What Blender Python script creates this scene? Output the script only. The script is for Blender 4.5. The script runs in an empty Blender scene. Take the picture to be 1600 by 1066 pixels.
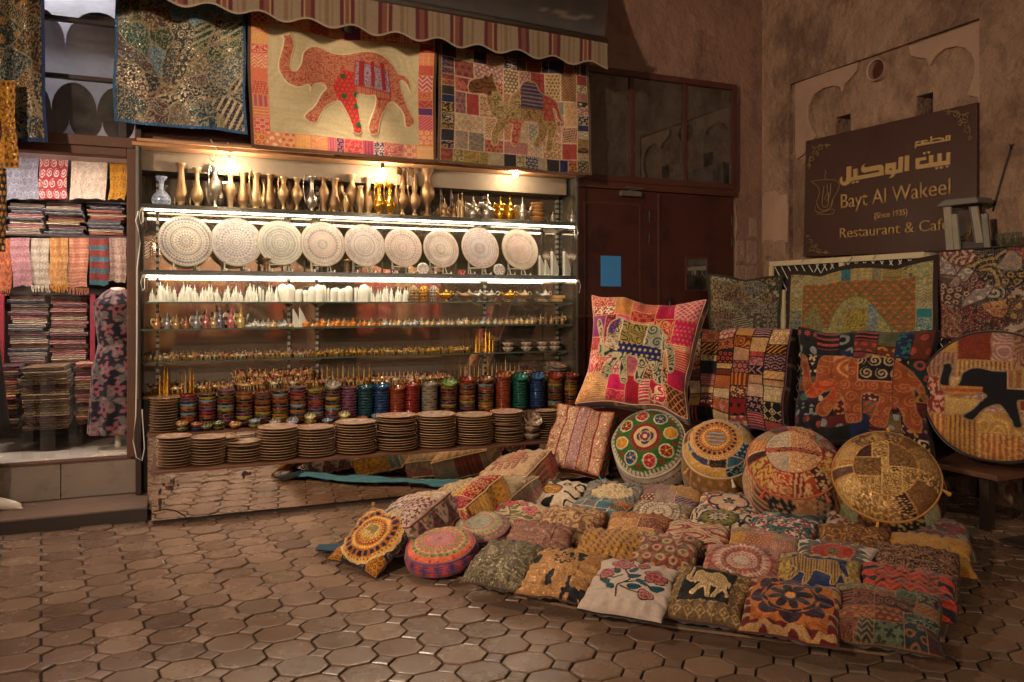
import bpy, bmesh, math, random
import numpy as np
from mathutils import Vector, Matrix

SC = bpy.context.scene
COL = SC.collection
R = math.radians
random.seed(7)

# ------------------------------------------------------------------ camera, world, lights, exposure
# World axes: X runs along the shop wall to the right, Y goes into that wall, Z is up.
FPX, PCX, HORIZON, EYE = 1230.0, 800.0, 470.0, 1.4      # focal length / horizon measured in the 1600 px photograph
CAMX, CAMY, YAW = 0.124, -5.379, R(23.273)
cam_data = bpy.data.cameras.new('camera')
cam_data.sensor_width = 36
cam_data.lens = FPX / 1600 * 36
cam_data.shift_y = -(533 - HORIZON) / 1600
cam_data.clip_start = 0.05
cam_data.clip_end = 500
cam = bpy.data.objects.new('camera', cam_data)
COL.objects.link(cam)
cam.location = (CAMX, CAMY, EYE)
cam.rotation_euler = (R(90), 0, -YAW)
SC.camera = cam

SUN_EL, SUN_AZ = R(3), R(240)
w = bpy.data.worlds.new('World'); SC.world = w; w.use_nodes = True
nt = w.node_tree
bg = nt.nodes['Background']
sky = nt.nodes.new('ShaderNodeTexSky')
sky.sky_type = 'NISHITA'; sky.sun_disc = False
sky.sun_elevation = SUN_EL; sky.sun_rotation = SUN_AZ
nt.links.new(sky.outputs['Color'], bg.inputs['Color'])
bg.inputs['Strength'].default_value = 0.005             # night

def lamp(name, kind, loc, energy, color, target=None, **kw):
    d = bpy.data.lights.new(name, kind); d.energy = energy; d.color = color
    for k, v in kw.items(): setattr(d, k, v)
    o = bpy.data.objects.new(name, d); COL.objects.link(o); o.location = loc
    if target is not None:
        o.rotation_euler = (Vector(target) - Vector(loc)).to_track_quat('-Z', 'Y').to_euler()
    return o
lamp('sun', 'SUN', (0, -8, 8), 0.06, (1.0, .80, .62), target=(2.4, 0, 0), angle=R(4))
# the street lamp of the alley, outside the frame to the left
lamp('street_lamp_light', 'SPOT', (-3.2, -4.9, 3.1), 1500, (1.0, .76, .56), target=(2.3, -.3, 1.95),
     shadow_soft_size=.14, spot_size=R(74), spot_blend=1.0)

# the flood lamp fixed under the awning, hidden by its hanging edge; it lights the pavers and the shop side of the cushions
lamp('awning_lamp_light', 'SPOT', (1.25, .13, 3.30), 210, (1.0, .78, .56), target=(1.5, -1.7, 0), shadow_soft_size=.05, spot_size=R(112), spot_blend=.9)
SC.view_settings.view_transform = 'Standard'
SC.view_settings.look = 'None'
SC.view_settings.gamma = 1
SC.view_settings.exposure = 0
try:
    SC.cycles.use_denoising = True
    SC.cycles.max_bounces = 8; SC.cycles.diffuse_bounces = 3; SC.cycles.glossy_bounces = 4
    SC.cycles.transparent_max_bounces = 16; SC.cycles.transmission_bounces = 4
    SC.cycles.caustics_reflective = False; SC.cycles.caustics_refractive = False
    SC.cycles.sample_clamp_indirect = 4.0
except Exception: pass

# ------------------------------------------------------------------ measuring: a photo point on a real plane
_ca, _sa = math.cos(YAW), math.sin(YAW)
def _ray(px, py):
    u = (px - PCX) / FPX
    return (u * _ca + _sa, -u * _sa + _ca, -(py - HORIZON) / FPX)
def on_y(px, py, y):
    r = _ray(px, py); s = (y - CAMY) / r[1]
    return Vector((CAMX + r[0] * s, y, EYE + r[2] * s))
def on_x(px, py, x):
    r = _ray(px, py); s = (x - CAMX) / r[0]
    return Vector((x, CAMY + r[1] * s, EYE + r[2] * s))
def on_z(px, py, z):
    r = _ray(px, py); s = (z - EYE) / r[2]
    return Vector((CAMX + r[0] * s, CAMY + r[1] * s, z))
def at(px, py, depth):
    r = _ray(px, py)
    return Vector((CAMX + r[0] * depth, CAMY + r[1] * depth, EYE + r[2] * depth))
def mpp(p):                                   # metres per photo pixel at a point
    return ((p[0] - CAMX) * _sa + (p[1] - CAMY) * _ca) / FPX

# ------------------------------------------------------------------ colours and materials
def s2l(c):
    c = np.asarray(c, float)
    return np.where(c <= .04045, c / 12.92, ((c + .055) / 1.055) ** 2.4)
def hx(h):
    h = h.lstrip('#'); return tuple(float(v) for v in s2l([int(h[i:i + 2], 16) / 255 for i in (0, 2, 4)]))
MATS = {}
def _nodes(name):
    m = bpy.data.materials.new(name); m.use_nodes = True
    MATS[name] = m
    t = m.node_tree
    return m, t, t.nodes['Principled BSDF']
def _coord(t, scale=(1, 1, 1), which='Object'):
    c = t.nodes.new('ShaderNodeTexCoord'); mp = t.nodes.new('ShaderNodeMapping')
    mp.inputs['Scale'].default_value = scale
    t.links.new(c.outputs[which], mp.inputs['Vector']); return mp.outputs['Vector']
def _noise(t, vec, scale, detail=4, rough=.6):
    n = t.nodes.new('ShaderNodeTexNoise'); n.inputs['Scale'].default_value = scale
    n.inputs['Detail'].default_value = detail; n.inputs['Roughness'].default_value = rough
    t.links.new(vec, n.inputs['Vector']); return n.outputs['Fac']
def _range(t, v, a, b, lo, hi):
    n = t.nodes.new('ShaderNodeMapRange'); n.inputs[1].default_value = a; n.inputs[2].default_value = b
    n.inputs[3].default_value = lo; n.inputs[4].default_value = hi; t.links.new(v, n.inputs[0]); return n.outputs[0]
def _mul(t, col, fac):
    n = t.nodes.new('ShaderNodeVectorMath'); n.operation = 'SCALE'
    if hasattr(col, 'is_linked'): t.links.new(col, n.inputs[0])
    else: n.inputs[0].default_value = col[:3]
    t.links.new(fac, n.inputs['Scale']); return n.outputs[0]
def _bump(t, b, h, strength, dist=.01):
    n = t.nodes.new('ShaderNodeBump'); n.inputs['Strength'].default_value = strength
    n.inputs['Distance'].default_value = dist; t.links.new(h, n.inputs['Height'])
    t.links.new(n.outputs['Normal'], b.inputs['Normal'])
def pmat(name, rgb, rough=.6, metal=0, var=.2, scale=7, bump=.15, bscale=60, rvar=.12, spec=.5, coat=0, trans=0,
         stain=None, attr=False, sheen=0, bdist=.004):
    """Principled material: colour (flat, or the painted pattern 'Col') broken up by noise, noisy roughness, bump."""
    m, t, b = _nodes(name)
    vec = _coord(t)
    n1 = _noise(t, vec, scale, 10, .70)
    f = _range(t, n1, .25, .75, 1 - var, 1 + var)
    if attr:
        a = t.nodes.new('ShaderNodeAttribute'); a.attribute_name = 'Col'; c = _mul(t, a.outputs['Color'], f)
    else:
        c = _mul(t, rgb, f)
    if stain:                                  # (colour, scale, threshold, strength)
        n2 = _noise(t, vec, stain[1], 8, .7)
        mx = t.nodes.new('ShaderNodeMix'); mx.data_type = 'RGBA'
        t.links.new(_range(t, n2, stain[2], stain[2] + .12, 0, stain[3]), mx.inputs[0])
        t.links.new(c, mx.inputs[6]); mx.inputs[7].default_value = (*stain[0], 1); c = mx.outputs[2]
    t.links.new(c, b.inputs['Base Color'])
    n3 = _noise(t, vec, bscale, 4, .6)
    t.links.new(_range(t, n1, .3, .7, max(.02, rough - rvar), min(1, rough + rvar)), b.inputs['Roughness'])
    b.inputs['Metallic'].default_value = metal
    b.inputs['Specular IOR Level'].default_value = spec
    if coat: b.inputs['Coat Weight'].default_value = coat; b.inputs['Coat Roughness'].default_value = .08
    if trans: b.inputs['Transmission Weight'].default_value = trans
    if sheen: b.inputs['Sheen Weight'].default_value = sheen; b.inputs['Sheen Roughness'].default_value = .4
    if bump: _bump(t, b, n3, bump, bdist)
    return m
def emat(name, rgb, strength):
    m, t, b = _nodes(name)
    b.inputs['Base Color'].default_value = (.9, .9, .9, 1)
    b.inputs['Emission Color'].default_value = (*rgb, 1); b.inputs['Emission Strength'].default_value = strength
    return m
def glassmat(name, tint=(.96, 1, .97), refl=.08, rough=.02, dirt=.05, dirtcol=(.6, .55, .48)):
    """thin sheet glass: mostly clear, mirrors at grazing angles, a film of dust"""
    m, t, b = _nodes(name)
    out = t.nodes['Material Output']; t.nodes.remove(b)
    tr = t.nodes.new('ShaderNodeBsdfTransparent'); tr.inputs[0].default_value = (*tint, 1)
    gl = t.nodes.new('ShaderNodeBsdfGlossy'); gl.inputs['Roughness'].default_value = rough
    df = t.nodes.new('ShaderNodeBsdfDiffuse'); df.inputs[0].default_value = (*dirtcol, 1)
    lw = t.nodes.new('ShaderNodeLayerWeight'); lw.inputs[0].default_value = .35
    ge = t.nodes.new('ShaderNodeNewGeometry'); fm = t.nodes.new('ShaderNodeMath'); fm.operation = 'MULTIPLY'
    t.links.new(_range(t, lw.outputs['Fresnel'], 0, 1, refl, .75), fm.inputs[0]); t.links.new(_range(t, ge.outputs['Backfacing'], 0, 1, 1, 0), fm.inputs[1])
    fr = fm.outputs[0]
    m1 = t.nodes.new('ShaderNodeMixShader'); t.links.new(fr, m1.inputs[0])
    t.links.new(tr.outputs[0], m1.inputs[1]); t.links.new(gl.outputs[0], m1.inputs[2])
    n = _noise(t, _coord(t), 5, 8, .7)
    m2 = t.nodes.new('ShaderNodeMixShader'); t.links.new(_range(t, n, .4, .75, dirt * .3, dirt * 2), m2.inputs[0])
    t.links.new(m1.outputs[0], m2.inputs[1]); t.links.new(df.outputs[0], m2.inputs[2])
    t.links.new(m2.outputs[0], out.inputs['Surface'])
    return m
def sequinmat(name, metal=.35, glint=.7):
    """embroidered cloth with metal thread and sequins: tiny tilted facets"""
    m, t, b = _nodes(name)
    vec = _coord(t)
    a = t.nodes.new('ShaderNodeAttribute'); a.attribute_name = 'Col'
    vo = t.nodes.new('ShaderNodeTexVoronoi'); vo.inputs['Scale'].default_value = 170
    t.links.new(vec, vo.inputs['Vector'])
    sp = t.nodes.new('ShaderNodeSeparateColor'); t.links.new(vo.outputs['Color'], sp.inputs[0])
    f = _range(t, sp.outputs[0], 0, 1, .65, 1.35)
    t.links.new(_mul(t, a.outputs['Color'], f), b.inputs['Base Color'])
    mask = _range(t, sp.outputs[1], .80, .86, 0, 1)
    t.links.new(_range(t, mask, 0, 1, .02, metal * 2), b.inputs['Metallic'])
    t.links.new(_range(t, mask, 0, 1, .85, .36), b.inputs['Roughness'])
    _bump(t, b, sp.outputs[2], glint, .004)
    return m

pmat('cloth', (1, 1, 1), rough=.85, var=.16, scale=60, bump=.35, bscale=420, attr=True, sheen=.25, spec=.25, bdist=.002)
def embroidery():
    """stitched cloth: small coils of thread, lighter and darker, standing proud of the ground"""
    m, t, b = _nodes('embroidered_cloth'); vec = _coord(t)
    a = t.nodes.new('ShaderNodeAttribute'); a.attribute_name = 'Col'
    n = _noise(t, vec, 95, 3, .6); n2 = _noise(t, vec, 14, 4, .6)
    vo = t.nodes.new('ShaderNodeTexVoronoi'); vo.inputs['Scale'].default_value = 130; t.links.new(vec, vo.inputs['Vector'])
    f = t.nodes.new('ShaderNodeMath'); f.operation = 'MULTIPLY'
    t.links.new(_range(t, n, .36, .64, .80, 1.18), f.inputs[0]); t.links.new(_range(t, vo.outputs['Distance'], .1, .8, 1.12, .80), f.inputs[1])
    f2 = t.nodes.new('ShaderNodeMath'); f2.operation = 'MULTIPLY'; t.links.new(f.outputs[0], f2.inputs[0]); t.links.new(_range(t, n2, .3, .7, .78, 1.18), f2.inputs[1])
    t.links.new(_mul(t, a.outputs['Color'], f2.outputs[0]), b.inputs['Base Color'])
    b.inputs['Roughness'].default_value = .82; b.inputs['Specular IOR Level'].default_value = .3; b.inputs['Sheen Weight'].default_value = .15
    _bump(t, b, f.outputs[0], .6, .004)
embroidery()
sequinmat('sequin_cloth')
sequinmat('metal_thread_cloth', metal=.22, glint=.45)
pmat('glaze', (1, 1, 1), rough=.18, var=.12, scale=30, bump=.05, bscale=30, attr=True, coat=.5)
pmat('earthenware', (1, 1, 1), rough=.42, var=.18, scale=25, bump=.2, bscale=90, attr=True, coat=.15)
pmat('painted_metal_toy', (1, 1, 1), rough=.3, metal=.35, var=.2, scale=60, bump=.1, bscale=200, attr=True)
pmat('brass', hx('#b2946a'), rough=.44, metal=.62, var=.3, scale=20, bump=.3, bscale=140)
pmat('bronze', hx('#947452'), rough=.44, metal=.62, var=.3, scale=20, bump=.35, bscale=120)
pmat('gold', hx('#d8a33c'), rough=.25, metal=.9, var=.2, scale=25, bump=.2, bscale=150)
pmat('silver', hx('#b3aa9b'), rough=.3, metal=.85, var=.2, scale=22, bump=.25, bscale=140)
pmat('dark_silver', hx('#5a5148'), rough=.35, metal=.8, var=.3, scale=22, bump=.25, bscale=140)
pmat('frosted_crystal', hx('#dcdccb'), rough=.22, var=.08, scale=20, bump=.1, bscale=80, spec=.6, coat=.3)
pmat('pale_plastic', hx('#cfc7b4'), rough=.4, var=.08)
pmat('turned_wood', hx('#a87d4c'), rough=.5, var=.25, scale=12, bump=.2)
pmat('raw_timber', hx('#b98a62'), rough=.75, var=.3, scale=9, bump=.4, bscale=50)
pmat('brown_timber', hx('#5d3a26'), rough=.6, var=.35, scale=6, bump=.4, bscale=45, stain=(hx('#8a5a3c'), 9, .6, .5))
pmat('dark_timber', hx('#2c1b14'), rough=.55, var=.35, scale=6, bump=.35, bscale=45)
pmat('aluminium', hx('#6e6a62'), rough=.42, metal=.6, var=.12, scale=14, bump=.05)
pmat('lamp_housing', hx('#3a3733'), rough=.5, metal=.1, var=.1)
pmat('cornice_paint', hx('#7f7262'), rough=.8, var=.2, scale=5, stain=(hx('#5a4c40'), 4, .55, .5))
pmat('rail_metal', hx('#a8a294'), rough=.45, metal=.5, var=.2, scale=20)
pmat('mirror', hx('#b3a391'), rough=.05, metal=.84, var=.10, scale=3, bump=.01, bscale=3, rvar=.02, stain=(hx('#4a3d33'), 4, .68, .35))
pmat('worn_mirror', hx('#d6c8ba'), rough=.03, metal=1, var=.05, scale=2, bump=.002, bscale=3, rvar=.015, stain=(hx('#9a8472'), 6, .68, .3))
pmat('slotted_metal', hx('#a8a294'), rough=.45, metal=.5, var=.2, scale=20)
def _slots():
    t = MATS['slotted_metal'].node_tree; b = t.nodes['Principled BSDF']; c = t.nodes.new('ShaderNodeTexCoord'); s = t.nodes.new('ShaderNodeSeparateXYZ')
    t.links.new(c.outputs['Object'], s.inputs[0]); m = t.nodes.new('ShaderNodeMath'); m.operation = 'PINGPONG'; t.links.new(s.outputs['Z'], m.inputs[0]); m.inputs[1].default_value = .022
    src = b.inputs['Base Color'].links[0].from_socket; t.links.new(_mul(t, src, _range(t, m.outputs[0], .009, .011, .15, 1)), b.inputs['Base Color'])
_slots()
pmat('shelf_edge_glass', hx('#42584c'), rough=.12, var=.12, spec=.8)
glassmat('clear_glass'); glassmat('side_glass', tint=(.80, .86, .80), refl=.14, dirt=.04)
glassmat('shelf_glass', tint=(.86, .93, .88), refl=.12, dirt=.06)
glassmat('plastic_curtain', tint=(.95, .94, .93), refl=.09, rough=.14, dirt=.05, dirtcol=(.7, .65, .6))
glassmat('window_glass', tint=(.45, .43, .40), refl=.22, dirt=.10, dirtcol=(.35, .3, .25))
glassmat('shop_window_glass', tint=(.92, .93, .95), refl=.12, dirt=.05)
pmat('plaster_shop', hx('#856453'), rough=.9, var=.32, scale=2.2, bump=.9, bscale=7, stain=(hx('#583e33'), 1.6, .52, .7), bdist=.04)
pmat('plaster_corner', hx('#967861'), rough=.92, var=.34, scale=2.0, bump=1.0, bscale=9, stain=(hx('#634839'), 1.4, .47, .75), bdist=.05)
pmat('plaster_relief', hx('#a4846e'), rough=.9, var=.15, scale=4, bump=.4, bscale=16, stain=(hx('#8d6d54'), 3, .6, .5), bdist=.012)
pmat('bare_stone', hx('#8f735f'), rough=.95, var=.25, scale=6, bump=.9, bscale=14, bdist=.03)
pmat('maroon_paint', hx('#431f18'), rough=.38, var=.15, scale=3, bump=.08, bscale=20, stain=(hx('#1c0d09'), 2.2, .52, .75))
pmat('maroon_trim', hx('#4d2a21'), rough=.4, var=.2, scale=5, bump=.1)
pmat('sign_board', hx('#42261d'), rough=.5, var=.18, scale=5, bump=.25, bscale=22, stain=(hx('#6a4032'), 3, .6, .4))
pmat('sign_gold', hx('#b5925e'), rough=.45, metal=.2, var=.15, scale=12, bump=.1)
pmat('sign_gold_dim', hx('#8a7048'), rough=.5, metal=.2, var=.2, scale=12, bump=.1)
pmat('blue_sheet', hx('#3f86c4'), rough=.5, var=.05, scale=4)
pmat('cream_paint', hx('#cdbb97'), rough=.5, var=.12, scale=8, bump=.1)
pmat('lantern_panel', hx('#8f8572'), rough=.55, var=.25, scale=9, bump=.2)
pmat('white_wire', hx('#d5cdbd'), rough=.45, var=.1)
pmat('black_metal', hx('#221d1a'), rough=.45, var=.2, scale=10)
pmat('grey_metal', hx('#6a645c'), rough=.45, metal=.4, var=.2, scale=10)
pmat('white_cable', hx('#d8cfc0'), rough=.5, var=.05)
pmat('white_tile', hx('#cfc4b6'), rough=.2, var=.08, scale=4, bump=.03)
pmat('riser_tile', hx('#8f8175'), rough=.3, var=.12, scale=4, bump=.05, stain=(hx('#6b5c50'), 3, .6, .4))
pmat('step_stone', hx('#6d5645'), rough=.65, var=.2, scale=5, bump=.3, bscale=30)
pmat('dark_stone', hx('#322721'), rough=.7, var=.25, scale=5, bump=.3)
pmat('grout', hx('#2b211b'), rough=.95, var=.3, scale=12, bump=.5, bscale=60)
pmat('paver', (1, 1, 1), rough=.27, var=.30, scale=1.6, bump=.30, bscale=40, attr=True, rvar=.13, stain=(hx('#4a382c'), 9, .62, .38))
pmat('teal_cloth', hx('#3f7f92'), rough=.85, var=.15, scale=12, bump=.3, bscale=300, sheen=.2)
pmat('dark_teal_cloth', hx('#1e3c4a'), rough=.8, var=.2, scale=12, bump=.3, bscale=300)
pmat('mat_card', hx('#7a5f47'), rough=.9, var=.2, scale=5, bump=.3)
pmat('mat_sheet', hx('#3b332d'), rough=.6, var=.2, scale=6, bump=.2)
pmat('dark_fabric', hx('#2a2320'), rough=.9, var=.3, scale=30, bump=.3, bscale=200)
pmat('red_post', hx('#8e2436'), rough=.5, var=.1)
pmat('mannequin_skin', hx('#d9cbbb'), rough=.35, var=.05)
pmat('interior_wall', hx('#6b5648'), rough=.9, var=.15)
pmat('ivory_panel', hx('#cfc9c8'), rough=.8, var=.08, scale=5)
emat('bulb_glow', (1.0, .78, .52), 480)
emat('tube_glow', (1.0, .86, .68), 38)
emat('ceiling_glow', (1.0, .84, .74), 105)
emat('mirror_fill_glow', (1.0, .84, .66), 150)
emat('window_lamp_glow', (.92, .92, 1.0), 26)

# ------------------------------------------------------------------ mesh helpers
def mesh_np(name, V, F, mat, C=None, smooth=True, nf=None):
    """mesh from arrays: V (n,3); F (m,k) array or a list of index tuples"""
    me = bpy.data.meshes.new(name)
    V = np.asarray(V, np.float32)
    if isinstance(F, np.ndarray):
        k = F.shape[1]; flat = F.astype(np.int32).ravel(); tot = np.full(len(F), k, np.int32)
    else:
        tot = np.array([len(f) for f in F], np.int32); flat = np.fromiter((i for f in F for i in f), np.int32)
    me.vertices.add(len(V)); me.vertices.foreach_set('co', V.ravel())
    me.loops.add(len(flat)); me.loops.foreach_set('vertex_index', flat)
    me.polygons.add(len(tot))
    st = np.zeros(len(tot), np.int32); st[1:] = np.cumsum(tot)[:-1]
    me.polygons.foreach_set('loop_start', st)
    try: me.polygons.foreach_set('loop_total', tot)
    except Exception: pass
    me.polygons.foreach_set('use_smooth', np.full(len(tot), bool(smooth)))
    me.update(calc_edges=True); me.validate()
    if C is not None:
        ca = me.color_attributes.new('Col', 'FLOAT_COLOR', 'POINT')
        c4 = np.ones((len(V), 4), np.float32); c4[:, :3] = C
        ca.data.foreach_set('color', c4.ravel())
    me.materials.append(MATS[mat])
    return me
def link(name, me, parent=None, loc=(0, 0, 0), rot=(0, 0, 0)):
    o = bpy.data.objects.new(name, me); COL.objects.link(o)
    o.location = loc; o.rotation_euler = rot
    if parent is not None: o.parent = parent
    return o
LABELS = {}
def tag(o, label, cat, group=None):
    o['label'] = label; o['category'] = cat
    if group: o['group'] = group
    LABELS.setdefault(label, []).append(o)
    return o
def thing(name, label, cat, loc=(0, 0, 0), rotz=0, group=None, rot=None):
    o = bpy.data.objects.new(name, None); COL.objects.link(o); o.empty_display_size = .05
    o.location = loc; o.rotation_euler = rot if rot is not None else (0, 0, rotz)
    return tag(o, label, cat, group)
def structure(name, me, **k):
    o = link(name, me, **k); o['kind'] = 'structure'; return o
def dup(src, label, cat, loc, rot=None, group=None, scale=None):
    """a copy of a thing with copies of its parts (mesh data shared)"""
    r = src.copy(); COL.objects.link(r); r.location = loc
    if rot is not None: r.rotation_euler = rot
    if scale is not None: r.scale = scale if hasattr(scale, '__len__') else (scale,) * 3
    for k in list(r.keys()): del r[k]
    for ch in src.children:
        c = ch.copy(); COL.objects.link(c); c.parent = r
        for g in ch.children:
            d = g.copy(); COL.objects.link(d); d.parent = c
    return tag(r, label, cat, group)
ORD = ['topmost', 'second from the top', 'third from the top', 'fourth from the top', 'fifth from the top', 'sixth from the top',
       'seventh from the top', 'eighth from the top', 'ninth from the top', 'tenth from the top', 'eleventh from the top',
       'twelfth from the top', 'thirteenth from the top', 'fourteenth from the top', 'fifteenth from the top', 'sixteenth from the top',
       'seventeenth from the top', 'eighteenth from the top', 'nineteenth from the top', 'twentieth from the top']
NTH = ['first', 'second', 'third', 'fourth', 'fifth', 'sixth', 'seventh', 'eighth', 'ninth', 'tenth', 'eleventh', 'twelfth',
       'thirteenth', 'fourteenth', 'fifteenth', 'sixteenth', 'seventeenth', 'eighteenth', 'nineteenth', 'twentieth'] + [
       'twenty-' + k for k in ('first', 'second', 'third', 'fourth', 'fifth', 'sixth', 'seventh', 'eighth', 'ninth')]

class MB:
    """collects boxes, tubes, lathes and prisms into one mesh"""
    def __init__(s): s.v = []; s.f = []; s.c = []
    def add(s, V, F, c=(1, 1, 1)):
        n = len(s.v); s.v += [tuple(p) for p in V]; s.f += [tuple(i + n for i in f) for f in F]
        if isinstance(c, tuple): s.c += [c] * len(V)
        else: s.c += [tuple(x) for x in c]
        return s
    def box(s, c, d, M=None, col=(1, 1, 1), taper=1):
        x, y, z = d[0] / 2, d[1] / 2, d[2] / 2
        P = [Vector((a * x * (taper if q > 0 else 1), b * y * (taper if q > 0 else 1), q * z)) for q in (-1, 1) for a, b in ((-1, -1), (1, -1), (1, 1), (-1, 1))]
        if M is not None: P = [M @ p for p in P]
        P = [p + Vector(c) for p in P]
        return s.add(P, [(3, 2, 1, 0), (4, 5, 6, 7), (0, 1, 5, 4), (1, 2, 6, 5), (2, 3, 7, 6), (3, 0, 4, 7)], col)
    def span(s, a, b, **k):
        return s.box([(p + q) / 2 for p, q in zip(a, b)], [abs(q - p) for p, q in zip(a, b)], **k)
    def lathe(s, prof, seg=24, o=(0, 0, 0), cols=None, M=None, cap=True, sx=1, sy=1):
        V = []; C = []
        for i, (r, z) in enumerate(prof):
            for k in range(seg):
                a = 2 * math.pi * k / seg
                p = Vector((r * math.cos(a) * sx, r * math.sin(a) * sy, z))
                if M is not None: p = M @ p
                V.append(p + Vector(o))
                if cols is None: C.append((1, 1, 1))
                else:
                    cc = cols(i, k) if callable(cols) else cols
                    C.append(cc)
        F = [(i * seg + k, i * seg + (k + 1) % seg, (i + 1) * seg + (k + 1) % seg, (i + 1) * seg + k) for i in range(len(prof) - 1) for k in range(seg)]
        if cap:
            if prof[0][0] > 1e-4: F.append(tuple(range(seg - 1, -1, -1)))
            if prof[-1][0] > 1e-4: F.append(tuple(range((len(prof) - 1) * seg, len(prof) * seg)))
        return s.add(V, F, C)
    def tube(s, pts, r, seg=8, col=(1, 1, 1), closed=False):
        pts = [Vector(p) for p in pts]; n = len(pts)
        if n < 2: return s
        V = []; F = []
        rr = r if hasattr(r, '__len__') else [r] * n
        up = Vector((0, 0, 1))
        for i, p in enumerate(pts):
            a = pts[(i - 1) % n] if (i or closed) else p; b = pts[(i + 1) % n] if (i < n - 1 or closed) else p
            t = (b - a).normalized() if (b - a).length > 1e-9 else Vector((0, 0, 1))
            x = t.cross(up)
            if x.length < 1e-3: x = t.cross(Vector((0, 1, 0)))
            x.normalize(); y = t.cross(x)
            for k in range(seg):
                an = 2 * math.pi * k / seg
                V.append(p + x * (rr[i] * math.cos(an)) + y * (rr[i] * math.sin(an)))
        m = n if closed else n - 1
        for i in range(m):
            j = (i + 1) % n
            for k in range(seg):
                F.append((i * seg + k, i * seg + (k + 1) % seg, j * seg + (k + 1) % seg, j * seg + k))
        if not closed:
            F.append(tuple(range(seg - 1, -1, -1))); F.append(tuple(range((n - 1) * seg, n * seg)))
        return s.add(V, F, col)
    def prism(s, poly, z0, z1, M=None, col=(1, 1, 1)):
        """a 2-D outline (x, y) extruded from z0 to z1, then placed by M"""
        n = len(poly)
        V = [Vector((x, y, z0)) for x, y in poly] + [Vector((x, y, z1)) for x, y in poly]
        if M is not None: V = [M @ p for p in V]
        F = [(i, (i + 1) % n, n + (i + 1) % n, n + i) for i in range(n)] + [tuple(range(n - 1, -1, -1)), tuple(range(n, 2 * n))]
        return s.add(V, F, col)
    def ball(s, c, r, seg=12, rings=8, col=(1, 1, 1)):
        r3 = r if hasattr(r, '__len__') else (r, r, r)
        prof = [(max(1e-5, math.sin(math.pi * i / rings)), -math.cos(math.pi * i / rings)) for i in range(rings + 1)]
        V = []
        for a, z in prof:
            for k in range(seg):
                t = 2 * math.pi * k / seg
                V.append((c[0] + r3[0] * a * math.cos(t), c[1] + r3[1] * a * math.sin(t), c[2] + r3[2] * z))
        F = [(i * seg + k, i * seg + (k + 1) % seg, (i + 1) * seg + (k + 1) % seg, (i + 1) * seg + k) for i in range(rings) for k in range(seg)]
        return s.add(V, F, col)
    def mesh(s, name, mat, smooth=False, bevel=0, angle=None):
        me = mesh_np(name, np.array(s.v, np.float32).reshape(-1, 3), s.f, mat, np.array(s.c, np.float32), smooth)
        if bevel or angle:
            bm = bmesh.new(); bm.from_mesh(me)
            if bevel:
                bmesh.ops.remove_doubles(bm, verts=bm.verts, dist=1e-6)
                es = [e for e in bm.edges if len(e.link_faces) == 2 and e.calc_face_angle(0) > .6]
                bmesh.ops.bevel(bm, geom=es, offset=bevel, segments=2, profile=.6, affect='EDGES', clamp_overlap=True)
            if angle:
                for e in bm.edges:
                    e.smooth = not (len(e.link_faces) == 2 and e.calc_face_angle(0) > angle)
            bm.to_mesh(me); bm.free()
        return me
    def build(s, name, mat, parent=None, loc=(0, 0, 0), rot=(0, 0, 0), smooth=False, bevel=0, angle=None):
        return link(name, s.mesh(name, mat, smooth, bevel, angle), parent, loc, rot)
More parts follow.
